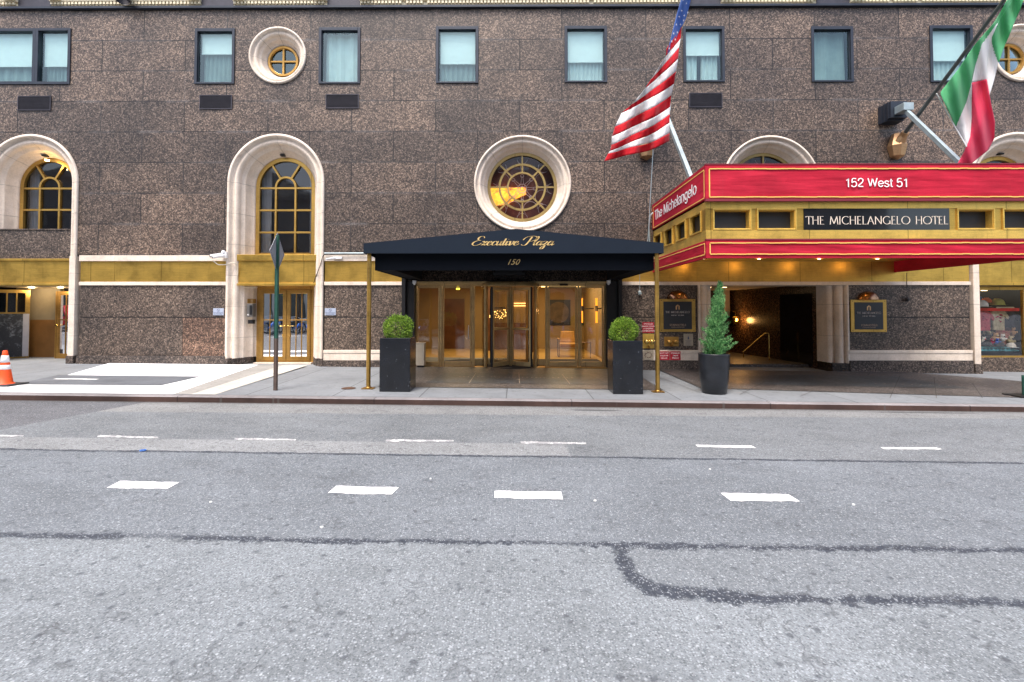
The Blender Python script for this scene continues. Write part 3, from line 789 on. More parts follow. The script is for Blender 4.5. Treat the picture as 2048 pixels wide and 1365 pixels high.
def rosette(c, lit):
    Y = .42; f = None
    b = MB(); b.lathe([(.985, -.0), (.985, -.05), (.90, -.05), (.90, 0.0)], (c[0], Y, c[1]), 64, axis='Y', smooth=False)
    for r0, r1 in ((.675, .615), (.435, .385)):
        b.lathe([(r0, 0), (r0, -.045), (r1, -.045), (r1, 0)], (c[0], Y, c[1]), 56, axis='Y', smooth=False)
    for k in range(8):
        a = math.pi/4*k; ca, sa = math.cos(a), math.sin(a); w = .022
        pts = []
        for yy in (Y-.04, Y):
            for (r, s) in ((.40, -w), (.94, -w), (.94, w), (.40, w)): pts.append((c[0]+ca*r-sa*s, yy, c[1]+sa*r+ca*s))
        b.hexa([pts[0], pts[1], pts[2], pts[3], pts[4], pts[5], pts[6], pts[7]])
    f = b.build('round_window', M['aged_brass'], H)
    g = MB(); g.lathe([(.0005, 0), (.95, 0)], (c[0], Y+.01, c[1]), 48, axis='Y', smooth=False); g.build('pane', M['rose_glass'], f)
    tr = MB(); Yt = Y+.13
    def ringt(cx, cz, r, w=.009, a0=0, a1=2*math.pi):
        n = max(8, int(22*(a1-a0)/6.28)); tr.tube([(cx+r*math.cos(a0+(a1-a0)*i/n), Yt, cz+r*math.sin(a0+(a1-a0)*i/n)) for i in range(n+1)], w, 5, cap=False)
    ringt(c[0], c[1], .13); ringt(c[0], c[1], .05)
    for k in range(8):
        a = math.pi/4*k+math.pi/8*0; ca, sa = math.cos(a), math.sin(a)
        ringt(c[0]+.09*math.cos(a+.39), c[1]+.09*math.sin(a+.39), .036, .007)
        for s in (-.13, .13):
            tr.tube([(c[0]+.14*math.cos(a+s*2.2), Yt, c[1]+.14*math.sin(a+s*2.2)), (c[0]+.36*math.cos(a+s*.35), Yt, c[1]+.36*math.sin(a+s*.35))], .008, 5)
        ringt(c[0]+.36*ca, c[1]+.36*sa, .045, .009)
        aa = a+math.pi/8
        ringt(c[0]+.62*math.cos(aa), c[1]+.62*math.sin(aa), .20, .008, aa+math.pi*.35, aa+math.pi*1.65)
        ringt(c[0]+.86*ca, c[1]+.86*sa, .15, .008, a+math.pi*.55, a+math.pi*1.45)
    tr.build('tracery', M['tracery'], f)
    bk = MB(); bk.lathe([(.0005, 0), (1.02, 0)], (c[0], Y+.5, c[1]), 40, axis='Y', smooth=False)
    bk.build('stained_backing', M['stained'], f)
    if lit:
        lp = MB(); x0 = c[0]-.92; pts = [(x0-.1, c[1]+.10), (c[0]+.10, c[1]+.09), (c[0]+.12, c[1]-.10), (c[0]-.16, c[1]-.22), (c[0]-.42, c[1]-.40), (x0-.1, c[1]-.44)]
        lp.prism(pts, Y+.36, Y+.44); lp.build('glowing_lamp', M['amber_glow'], f)
M['tracery'] = simple('tracery_lead', (.55, .46, .46), .5, .3)
t_ = NT('stained_glass'); n_ = t_.noise(2.2, 3, .6)
t_.base(t_.ramp(n_, [(.35, (.07, .035, .035)), (.6, (.20, .07, .055)), (.8, (.35, .16, .11))])); t_.p(rough=.25); M['stained'] = t_.mat
t_ = NT('amber_glow'); n_ = t_.noise(4.5, 3, .6)
t_.base((0, 0, 0)); t_.l.new(t_.ramp(n_, [(.3, (.55, .13, .01)), (.6, (.95, .42, .04))]), t_.b.inputs["Emission Color"]); t_.b.inputs["Emission Strength"].default_value = 1.3; M['amber_glow'] = t_.mat
rosette(RW1, True); rosette(RW2, False)
def porthole(c):
    Y = .36; b = MB()
    b.lathe([(.43, .0), (.43, -.06), (.375, -.06), (.355, -.02), (.355, 0)], (c[0], Y, c[1]), 40, axis='Y', smooth=False)
    b.box(c[0]-.025, c[0]+.025, Y-.04, Y, c[1]-.37, c[1]+.37); b.box(c[0]-.37, c[0]-.025, Y-.037, Y, c[1]-.022, c[1]+.022); b.box(c[0]+.025, c[0]+.37, Y-.037, Y, c[1]-.022, c[1]+.022)
    f = b.build('porthole_window', M['bronze'], H)
    g = MB(); g.lathe([(.0005, 0), (.37, 0)], (c[0], Y+.012, c[1]), 36, axis='Y', smooth=False); g.build('pane', M['win_glass'], f)
    g = MB(); g.lathe([(.0005, 0), (.45, 0)], (c[0], Y+.4, c[1]), 24, axis='Y', smooth=False); g.build('dark_blind', M['frame_dark'], f)
porthole(PO1); porthole(PO2)

def arched_window(c, zsill):
    Y = .60; xc, zc_ = c; r = .82
    b = MB()
    def arc(r0, r1, a0=0, a1=math.pi, y0=Y-.05, y1=Y+.03, n=36):
        b.lathe([(r0, y1), (r0, y0), (r1, y0), (r1, y1)], (xc, 0, zc_), n, a0, a1, axis='Y', smooth=False)
    arc(.85, .745); arc(.31, .255)
    b.box(xc-.85, xc-.745, Y-.05, Y+.03, zsill, zc_); b.box(xc+.745, xc+.85, Y-.05, Y+.03, zsill, zc_)
    w = .026
    for s in (-1, 1): b.box(xc+s*.283-w, xc+s*.283+w, Y-.045, Y+.03, zsill, zc_)
    zs_ = [zc_-.03] + [zc_-.03-(zc_-.03-zsill)*k/3 for k in (1, 2)]
    if zc_-zsill < 1.6: zs_ = [zc_-.03, zc_-.03-.62]
    for z in zs_:
        for (a_, c2) in ((-.745, -.283-w), (-.283+w, .283-w), (.283+w, .745)): b.box(xc+a_, xc+c2, Y-.042, Y+.03, z-w, z+w)
    b.box(xc-.745, xc+.745, Y-.046, Y+.03, zsill, zsill+.05)
    for a in (R(58), R(122)):
        ca, sa = math.cos(a), math.sin(a); pts = []
        for yy in (Y-.042, Y+.03):
            for (q, s) in ((.30, -w), (.76, -w), (.76, w), (.30, w)): pts.append((xc+ca*q-sa*s, yy, zc_+sa*q+ca*s))
        b.hexa(pts)
    f = b.build('arched_window', M['brass_trim'], H)
    g = MB(); pts = [(xc+.8*math.cos(math.pi*i/24), zc_+.8*math.sin(math.pi*i/24)) for i in range(25)] + [(xc-.8, zsill), (xc+.8, zsill)]
    g.add([(p[0], Y+.012, p[1]) for p in pts], [tuple(range(len(pts)))]); g.build('pane', M['dark_glass'], f)
    cu = MB(); N = 36; vs = []
    for (s0, s1) in ((-.82, -.52), (.60, .82)):
        vs = []
        for k in range(N+1):
            X = xc+s0+(s1-s0)*k/N; d = Y+.22+.03*math.sin(k*1.15)
            vs += [(X, d, zsill-.1), (X, d, zc_+.8)]
        cu.smooth = True; cu.add(vs, [(2*k, 2*k+2, 2*k+3, 2*k+1) for k in range(N)])
    cu.build('curtain', M['curtain'], f)
    bk = MB(); bk.box(xc-1.0, xc+1.0, Y+.34, Y+.36, zsill-.2, zc_+1.0); bk.build('room_back', M['dark_room'], f)
    # small spotlight housing in the crown of the arch
    s = MB(); s.box(xc-.10, xc+.02, Y-.22, Y-.10, zc_+.86, zc_+.90); s.build('spotlight', M['black_metal'], f)
    return f
zsA = ZP(510, .6, 573); zs0 = ZP(458, .3, 105)
arched_window((A1[0], A1[1]), zsA)
w0 = arched_window((A0[0], A0[1]), zs0-.02)
arched_window((A2[0], A2[1]), zsA)
# the left arch's spotlight is lit
M['warm_lamp'] = emis('warm_lamp', (1.0, .62, .22), 14)
s = MB(); xs_, zs_ = W(94, 322, .34); s.lathe([(.001, 0), (.05, 0), (.055, .03)], (xs_, .34, zs_), 14); s.build('spotlight_bulb', M['warm_lamp'], w0)
ld = bpy.data.lights.new("spot_glow", 'POINT'); ld.energy = 2.2; ld.color = (1, .7, .38); ld.shadow_soft_size = .05
lo = bpy.data.objects.new("spot_glow", ld); COL.objects.link(lo); lo.parent = H; lo.location = (xs_, .28, zs_-.06)

# lower wall fields
def field(px0, px1, base=True, pink=None, name='granite_panel'):
    x0, x1 = W(px0, 600)[0], W(px1, 600)[0]
    xm = (x0+x1)/2; gz = walk_z(xm, 0)-.15
    zg = max(walk_z(x0, 0), walk_z(x1, 0))
    st = MB()
    st.box(x0, x1, -.055, .3, zm[1], zm[0]); st.build('string_course', M['stone_plain'], H, bevel=.006)
    st = MB(); st.box(x0, x1, -.045, .3, zm[3], zm[2]); st.build('string_course', M['stone_plain'], H, bevel=.006)
    bp = MB()
    n = max(1, round((x1-x0)/1.72)); cuts = [x0+(x1-x0)*k/n for k in range(n+1)]
    if n > 1: cuts = [x0]+[x0+.95+(x1-x0-.95)*k/(n-1) for k in range(n-1)]+[x1] if px0 < 300 else cuts
    for k in range(len(cuts)-1): bp.box(cuts[k]+.003, cuts[k+1]-.003, .0, .12, zm[2], zm[1])
    bp.build('brass_band', M['brass'], H)
    zbase = ZP(712, 0, 300) if not base else ZP(700.5, 0, 1030 if px0 < 1200 else 1400)
    zgrv = ZP(635)
    g = MB(); g.box(x0, x1, 0, .3, zgrv+.012, zm[3])
    if pink is not None:
        xp = W(pink, 670)[0]
        g.box(x0, xp-.004, .002, .3, zbase, zgrv-.012); g.build(name, M['granite_low'], H, bevel=.004)
        g = MB(); g.box(xp+.004, x1, .0, .3, zbase, zgrv-.012); g.build(name, M['granite_pink'], H, label='pinker replacement granite slab', bevel=.004)
    else:
        g.box(x0, x1, .002, .3, zbase, zgrv-.012); g.build(name, M['granite_low'], H, bevel=.004)
    g = MB(); g.box(x0, x1, .015, .3, zgrv-.012, zgrv+.012); g.build('groove', M['black_metal'], H)
    pz = zbase
    if base:
        pz = ZP(721.5, -.05, 1030 if px0 < 1200 else 1400)
        s = MB(); s.box(x0, x1, -.05, .3, pz, zbase-.085); s.box(x0, x1, -.065, .3, zbase-.085, zbase); s.build('stone_base', M['stone'], H, bevel=.008)
    p_ = MB(); p_.box(x0, x1, -.085, .3, gz, pz); p_.build('granite_plinth', M['plinth'], H, bevel=.01)
field(159.5, 454, base=False, pink=365)
field(649, 812)
field(1236, 1396)
field(1694, 1939.5)
field(2134, 2452)
field(-392, -37, base=False)

# brass spandrel boxes under the arches
def spandrel(A, granite_top=None):
    x0, x1 = (A[0]-1.10, A[0]+1.10) if A is A1 else (A[0]-1.165, A[0]+1.165)
    b = MB(); yf = .10
    b.box(x0, x1, yf, .66, zm[3]+.07, zm[1]+.02); b.box(x0-.0, x1, yf-.05, .66, zm[1]+.02, zm[0]+.03 if granite_top is None else zm[1]+.08); b.box(x0, x1, yf-.04, .66, zm[3]-.0, zm[3]+.07)
    b.build('brass_spandrel', M['brass'], H, bevel=.006)
    if granite_top is not None:
        g = MB(); g.box(x0, x1, .12, .64, zm[1]+.08, granite_top-.03); g.box(x0, x1, .09, .66, granite_top-.03, granite_top); g.build('granite_spandrel', M['granite_low'], H)
spandrel(A0, ZP(458, .1, 100)); spandrel(A1); spandrel(A2)

# lintel, entrance jambs
x0, x1 = W(812, 600)[0], W(1236, 600)[0]
zh = ZP(563.5)
b = MB(); b.box(x0, x1, .0, .35, zh, zm[0]); b.build('granite_lintel', M['granite_dark'], H)
for (ja, jb, jc, jd) in ((x0, W(829, 600)[0], x0-.09, x0+.01), (W(1213, 600)[0], x1, x1-.01, x1+.09)):
    b = MB(); b.box(ja, jb, -.02, .35, -.2, zh); b.box(jc, jd, -.14, -.02, -.1, 2.62); b.build('black_jamb', M['black_metal'], H)
# side opening (hall) surround
hx0, hx1 = W(1396, 600)[0], W(1694, 600)[0]; hc = (hx0+hx1)/2
b = MB(); b.box(hx0, hx1, .0, .35, zm[2]-.002, zm[0]); b.build('brass_band', M['brass'], H)
b = MB(); b.box(hx0, hx1, -.045, .62, zm[3], zm[2]-.003); b.build('string_course', M['stone'], H)
gz = walk_z(hc, 0)
pr = [(2.045, .0), (2.045, -.05), (1.985, -.055), (1.97, .06)]
for (rc0, dc0, rr0) in ((1.865, .10, .105), (1.69, .24, .095)):
    pr += [(rc0+rr0*math.cos(R(a)), dc0-rr0*math.sin(R(a))) for a in (0, 25, 50, 75, 100, 130, 160, 180, 205)]
pr += [(1.58, .34), (1.57, .46), (1.55, .60)]
for s in (-1, 1):
    b = MB(); b.smooth = True
    vs = [(hc+s*r, d, z) for z in (gz+.20, zm[3]) for (r, d) in pr]; n = len(pr)
    b.add(vs, [(j, j+1, n+j+1, n+j) for j in range(n-1)])
    b.build('fluted_jamb', M['stone'], H)
for s in (-1, 1):
    b = MB(); xa, xb = sorted((hc+s*2.05, hc+s*1.56)); b.box(xa, xb, -.07, .6, gz-.15, gz+.20); b.build('granite_foot', M['granite_dark'], H)

# hall behind the side opening
def wall_strip(name, mat, pts, z0, z1, t=.12):   # wall along a polyline, thickness away from the street
    b = MB()
    for (p, q) in zip(pts, pts[1:]):
        dx, dy = q[0]-p[0], q[1]-p[1]; L = math.hypot(dx, dy); nx, ny = -dy/L*t, dx/L*t
        if ny < 0: nx, ny = -nx, -ny
        b.hexa([(p[0], p[1], z0), (q[0], q[1], z0), (q[0]+nx, q[1]+ny, z0), (p[0]+nx, p[1]+ny, z0), (p[0], p[1], z1), (q[0], q[1], z1), (q[0]+nx, q[1]+ny, z1), (p[0]+nx, p[1]+ny, z1)])
    return b.build(name, mat, H)
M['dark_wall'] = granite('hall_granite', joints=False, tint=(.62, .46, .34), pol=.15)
M['warm_plaster'] = simple('warm_plaster', (.42, .36, .30), .8)
zc_h = zm[3]+.0
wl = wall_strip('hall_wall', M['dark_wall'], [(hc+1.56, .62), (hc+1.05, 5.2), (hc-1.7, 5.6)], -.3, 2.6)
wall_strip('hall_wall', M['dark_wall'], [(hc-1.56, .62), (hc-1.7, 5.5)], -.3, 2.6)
b = MB(); b.box(hc-2.2, hc+2.2, .62, 6.6, zc_h+.06, zc_h+.12); b.build('hall_ceiling', M['warm_plaster'], H)
b = MB(); b.box(hc-2.2, hc+2.2, .95, 6.6, -.30, .03+gz*.5); b.build('hall_step', M['terr_brown'], H)
# pale column at the back left, black lift panel on the slanted wall
b = MB(); b.box(hc+.62, hc+.98, 5.0, 5.15, 1.35, 2.5); b.build('hall_pier', M['warm_plaster'], H)
b = MB(); b.hexa([(hc+1.52, .78, gz+.02), (hc+1.36, 2.2, gz+.02), (hc+1.40, 2.21, gz+.02), (hc+1.56, .79, gz+.02), (hc+1.52, .78, 2.05), (hc+1.36, 2.2, 2.05), (hc+1.40, 2.21, 2.05), (hc+1.56, .79, 2.05)]); b.build('black_glass_panel', M['black_gloss'], H)

# ------------------------------------------------ service door under the second arch
def glazed_leaf(parent, x0, x1, z0, z1, Y, st=.10, rows=(.42,), cols=2, glassm='mirror_glass', frame='bronze', name='door'):
    b = MB(); b.frame(x0, x1, z0, z1, Y-.03, Y+.03, st, st*1.25, st*1.1)
    ix0, ix1, iz0, iz1 = x0+st, x1-st, z0+st*1.25, z1-st*1.1
    zr = [iz0+(iz1-iz0)*(1-f) for f in rows]
    for z in zr: b.box(ix0, ix1, Y-.022, Y+.02, z-.015, z+.015)
    edges = [iz0]+[v for z in reversed(zr) for v in (z-.015, z+.015)]+[iz1]
    for k in range(1, cols+1):
        X = ix0+(ix1-ix0)*k/(cols+1)
        for j in range(0, len(edges), 2): b.box(X-.011, X+.011, Y-.02, Y+.02, edges[j], edges[j+1])
    d = b.build(name, M[frame], parent, bevel=.004)
    g = MB(); g.add([(ix0, Y, iz0), (ix1, Y, iz0), (ix1, Y, iz1), (ix0, Y, iz1)], [(0, 1, 2, 3)]); g.build('pane', M[glassm], d)
    return d
def lever(parent, x, z, Y, s):
    b = MB(); b.lathe([(.001, -.02), (.028, -.02), (.028, 0)], (x, Y, z), 12, axis='Y'); b.tube([(x, Y-.01, z), (x, Y-.06, z), (x+s*.11, Y-.06, z+.0)], .011, 8)
    b.build('handle', M['gold_hw'], parent)
M['gold_hw'] = simple('polished_brass', (.85, .58, .18), .2, 1.0, var=.1)
Yd = .60
dx0, dx1 = XP(517, Yd, 640), XP(627.5, Yd, 640); dzt = ZP(575, Yd, 573); dzb = walk_z(A1[0], 0)+.02
b = MB(); b.frame(dx0-.03, dx1+.03, dzb-.1, dzt+.03, Yd-.05, Yd+.05, .09, .12, .1)
xm = XP(575, Yd, 640)
fr = b.build('door_frame', M['bronze'], H, bevel=.005)
b = MB(); b.box(dx0-.25, dx1+.25, Yd+.06, Yd+.12, dzt, zm[0]); b.build('door_head', M['stone_plain'], H)
la = glazed_leaf(H, dx0+.065, xm-.006, dzb+.03, dzt-.075, Yd-.04)
lb = glazed_leaf(H, xm+.006, dx1-.065, dzb+.03, dzt-.075, Yd-.04)
for lf, s, xh in ((la, -1, xm-.055), (lb, 1, xm+.055)):
    lever(lf, xh, dzb+1.02, Yd-.07, s); 
    b = MB(); b.tube([(xh, Yd-.07, dzb+.72), (xh+s*.04, Yd-.10, dzb+.72), (xh+s*.04, Yd-.10, dzb+.80)], .010, 8); b.build('lock', M['gold_hw'], lf)
b = MB(); b.box(dx0-.02, dx1+.02, Yd-.22, Yd+.05, dzb-.2, dzb-.005); b.build('threshold', M['stone_plain'], H)

# ------------------------------------------------ left shop entrance under the first arch
ax = A0[0]; gz0 = walk_z(ax, 0)
M['brown_wood'] = simple('brown_panel', (.25, .12, .035), .45, var=.3, scale=3)
t_ = NT('blackboard'); n_ = t_.noise(2.2, 6, .75); s_ = t_.noise(9, 5, .8)
t_.base(t_.mix(t_.ramp(t_.m('MULTIPLY', n_, t_.m('MULTIPLY', s_, 2.0)), [(.50, 0.0), (.72, .6)]), (.018, .021, .027), (.30, .33, .37))); t_.p(rough=.6); M['board_black'] = t_.mat
M['tape'] = simple('grey_tape', (.42, .42, .46), .7)
M['beige_wall'] = simple('beige_wall', (.26, .21, .13), .8)
za = gz0-.03; zt0 = zm[3]
p0 = (XP(-40, .55), .55); p1 = (XP(60, 1.25), 1.25)
def on(p, q, f, off=0):
    dx, dy = q[0]-p[0], q[1]-p[1]; L = math.hypot(dx, dy)
    return (p[0]+dx*f+dy/L*off, p[1]+dy*f-dx/L*off)
def slab_on(mb, f0, f1, z0, z1, o0, o1, p=p0, q=p1):
    a, b2, c, d = on(p, q, f0, o0), on(p, q, f1, o0), on(p, q, f1, o1), on(p, q, f0, o1)
    mb.hexa([(*a, z0), (*b2, z0), (*c, z0), (*d, z0), (*a, z1), (*b2, z1), (*c, z1), (*d, z1)])
b = MB(); zr = ZP(627, 1.0, 30); zcap = ZP(580, 1.0, 30)
slab_on(b, 0, 1, za, za+.07, 0, -.1); slab_on(b, 0, 1, zcap-.09, zcap, 0, -.1); slab_on(b, 0, 1, zr-.015, zr+.03, .0, -.1)
slab_on(b, .90, 1, za+.07, zcap-.09, 0, -.1)
for f in (.12, .34, .52, .72): slab_on(b, f-.015, f+.015, zr+.03, zcap-.09, 0, -.1)
sf = b.build('storefront_frame', M['brass_trim'], H)
b = MB(); slab_on(b, 0, .90, zr+.03, zcap-.09, -.04, -.05); b.build('storefront_glass', M['dark_glass'], sf)
b = MB(); slab_on(b, 0, .86, za+.075, zr-.02, .03, .0); b.build('black_board', M['board_black'], sf)
b = MB(); slab_on(b, .86, .99, za+.08, zr-.02, .035, .0); b.build('tape_strip', M['tape'], sf)
x2 = XP(112, 1.4)
b = MB(); b.box(p1[0]-.6, x2+.1, 1.42, 1.55, za, ZP(640, 1.4, 85)); b.build('wood_panelling', M['brown_wood'], H)
b = MB(); b.box(p1[0]-.6, x2+.1, 1.42, 1.55, ZP(640, 1.4, 85), zt0+.1); b.build('beige_wall', M['beige_wall'], H)
b = MB(); b.box(ax-1.7, ax+1.2, 1.6, 1.7, za, 3); b.build('back_wall', M['dark_room'], H)
d0 = glazed_leaf(H, XP(112.5, 1.15), XP(112.5, 1.15)+.80, za+.02, ZP(583, 1.15, 125), 1.15, st=.11, cols=2, frame='bronze', name='door')
lever(d0, XP(112.5, 1.15)+.06, za+1.0, 1.12, 1); 
M['soffit'] = simple('bronze_soffit', (.22, .15, .06), .5)
b = MB(); b.box(ax-1.34, ax+1.1, .10, 1.6, zt0-.02, zt0-.001); cl = b.build('entrance_soffit', M['soffit'], H)
M['lamp_white'] = emis('lamp_white', (1, .74, .38), 4)
def downlight(x, y, z, parent, e=14, r=.07, col=(1, .78, .5), name='downlight'):
    s = MB(); s.lathe([(.001, 0), (r, 0), (r, .01)], (x, y, z), 16); o = s.build(name, M['lamp_white'], parent)
    if e:
        l = bpy.data.lights.new("downlight_glow", 'POINT'); l.energy = e; l.color = col; l.shadow_soft_size = .06
        q = bpy.data.objects.new("downlight_glow", l); COL.objects.link(q); q.parent = parent; q.location = Vector((x, y, z-.07))-WL[parent.name]
    return o
for px in (63, 121): downlight(XP(px, .9, 575), .9, zt0-.035, H, 9)
# right shop window under the third arch
ys = .5; sx0 = A2[0]-.86; sx1 = A2[0]+1.0
sz0 = ZP(713, ys, 2000); sz1 = ZP(574, ys, 2000)
b = MB(); b.box(A2[0]-1.0, A2[0]+1.0, ys-.05, ys+.25, -.3, sz0-.03); b.build('granite_sill', M['granite_low'], H)
b = MB(); b.frame(sx0, sx1, sz0-.03, sz1, ys-.04, ys+.04, .06, .05, .09)
b.box(sx0+1.38, sx0+1.46, ys-.04, ys+.04, sz0+.02, sz1-.09)
sw = b.build('shop_window', M['brass_trim'], H)
b = MB(); b.add([(sx0+.05, ys, sz0), (sx0+1.4, ys, sz0), (sx0+1.4, ys, sz1-.05), (sx0+.05, ys, sz1-.05)], [(0, 1, 2, 3)]); b.build('pane', M['lobby_glass'], sw)
b = MB(); b.box(sx0-.1, sx1+.3, 2.2, 2.3, -.1, 2.8); b.box(sx0-.15, sx0-.05, .6, 2.2, -.1, 2.8); b.box(sx1+.2, sx1+.3, .6, 2.2, -.1, 2.8); b.build('shop_wall', M['shopwall'] if 'shopwall' in M else M['dark_room'], H)
b = MB(); b.box(sx0-.1, sx1+.3, .56, 2.2, sz0-.02, sz0+.02); b.build('shop_display_shelf', M['frame_dark'], H)
b = MB(); b.box(sx0-.1, sx1+.3, .1, 2.2, sz1+.02, sz1+.04); sc_ = b.build('shop_ceiling', M['soffit'], H)

# ================================================================== LETTERING
def text_obj(name, s, size, mat, parent, loc, rot=(R(90), 0, 0), depth=.004, shear=0, spacing=1.0, align='CENTER', sx=1.0):
    cu = bpy.data.curves.new(name, 'FONT'); cu.body = s; cu.size = size; cu.extrude = depth; cu.align_x = align; cu.align_y = 'CENTER'
    cu.shear = shear; cu.space_character = spacing; cu.resolution_u = 3
    tmp = bpy.data.objects.new(name, cu); COL.objects.link(tmp)
    dg = bpy.context.evaluated_depsgraph_get(); dg.update()
    me = bpy.data.meshes.new_from_object(tmp.evaluated_get(dg)); bpy.data.objects.remove(tmp)
    me.materials.clear(); me.materials.append(mat)
    o = bpy.data.objects.new(name, me); COL.objects.link(o); o.parent = parent
    o.location = Vector(loc)-WL[parent.name]; o.rotation_euler = rot; o.scale = (sx, 1, 1)
    WL[o.name] = Vector(loc); return o
def ribbon(mb, pts, widthf, y0, y1, tf):
    """pen stroke: points in letter units -> thin solid ribbon; tf maps (u,v) to (x,z)"""
    n = len(pts); L = []; Rr = []
    for i, p in enumerate(pts):
        a = pts[max(i-1, 0)]; b2 = pts[min(i+1, n-1)]
        dx, dy = b2[0]-a[0], b2[1]-a[1]; l = math.hypot(dx, dy) or 1; w = widthf(dx/l, dy/l)/2
        L.append((p[0]-dy/l*w, p[1]+dx/l*w)); Rr.append((p[0]+dy/l*w, p[1]-dx/l*w))
    vs = []
    for y in (y0, y1):
        for q in L+Rr:
            x, z = tf(*q); vs.append((x, y, z))
    m = 2*n; fs = []
    for i in range(n-1):
        fs.append((i, i+1, n+i+1, n+i)); fs.append((m+i, m+n+i, m+n+i+1, m+i+1))
        fs.append((i, m+i, m+i+1, i+1)); fs.append((n+i, n+i+1, m+n+i+1, m+n+i))
    mb.add(vs, fs)
def smooth_pts(p, k=5):
    if len(p) < 3: return p
    out = []
    q = [p[0]]+list(p)+[p[-1]]
    for i in range(1, len(q)-2):
        for j in range(k):
            t = j/k; a, b2, c, d = q[i-1], q[i], q[i+1], q[i+2]
            out.append(tuple(.5*((2*b2[m])+(-a[m]+c[m])*t+(2*a[m]-5*b2[m]+4*c[m]-d[m])*t*t+(-a[m]+3*b2[m]-3*c[m]+d[m])*t**3) for m in (0, 1)))
    out.append(p[-1]); return out
SCRIPT = {
 'e': ([[(.02,.42),(.32,.55),(.52,.8),(.38,1),(.14,.78),(.06,.35),(.24,.0),(.5,.12),(.72,.42)]], .64),
 'x': ([[(0,.8),(.12,1),(.26,.8),(.36,.2),(.5,0),(.68,.25)], [(.68,.95),(.52,.9),(.14,.1),(-.02,.05)]], .68),
 'c': ([[(.52,.78),(.40,1),(.14,.8),(.06,.3),(.25,0),(.5,.12),(.66,.42)]], .58),
 'u': ([[(-.02,.7),(.1,1),(.1,.3),(.22,0),(.42,.18),(.56,.9),(.56,1)], [(.56,1),(.54,.3),(.66,0),(.86,.34)]], .80),
 't': ([[(.16,1.65),(.1,.3),(.22,0),(.42,.3)], [(-.1,1.0),(.36,1.02)]], .40),
 'i': ([[(-.02,.7),(.1,1),(.08,.3),(.2,0),(.4,.3)], [(.12,1.42),(.18,1.46)]], .36),
 'v': ([[(-.02,.75),(.12,1),(.2,.7),(.22,.1),(.32,0),(.56,.5),(.54,.98),(.74,.88)]], .70),
 'l': ([[(0,.35),(.28,1.5),(.3,2.05),(.16,2.1),(.08,1.5),(.08,.3),(.2,0),(.42,.3)]], .38),
 'a': ([[(.56,.88),(.3,1),(.08,.6),(.08,.15),(.25,0),(.48,.35),(.58,1)], [(.58,1),(.55,.3),(.66,0),(.86,.34)]], .80),
 'z': ([[(-.02,.8),(.15,1),(.42,.95),(.5,.8),(.22,.2),(.08,.05),(.34,.05),(.42,-.3),(.28,-.9),(0,-.85),(.1,-.4),(.72,.34)]], .68),
 'E': ([[(1.25,1.8),(1.12,2.15),(.75,2.2),(.5,1.8),(.6,1.35),(.9,1.2),(.55,1.12),(.15,.7),(.12,.2),(.5,-.08),(.95,.12),(1.2,.55)]], 1.28),
 'P': ([[(.72,2.1),(.6,1.0),(.4,.1),(.05,-.05),(-.2,.2)], [(-.25,1.3),(0,1.95),(.7,2.28),(1.35,2.05),(1.35,1.35),(.85,.98),(.5,1.1)]], 1.34)}
def script_text(name, s, x0, z0, width, xh, y, mat, parent):
    adv = sum(.62 if ch == ' ' else SCRIPT[ch][1] for ch in s); k = width/(adv+.6)
    b = MB(); cur = .2
    for ch in s:
        if ch == ' ': cur += .62; continue
        for st in SCRIPT[ch][0]:
            p = smooth_pts(st, 5)
            def wf(dx, dy): return .045+.17*max(0, abs(dy))**2.2*(1 if dy < .2 else .45)
            def tf(u, v, c=cur): return (x0+(c+u+v*.28)*k, z0+v*xh)
            ribbon(b, p, wf, y-.006, y, tf)
        cur += SCRIPT[ch][1]
    return b.build(name, mat, parent)
def arcp(cx, cy, rx, ry, a0, a1, n=16): return [(cx+rx*math.cos(R(a0+(a1-a0)*i/n)), cy+ry*math.sin(R(a0+(a1-a0)*i/n))) for i in range(n+1)]
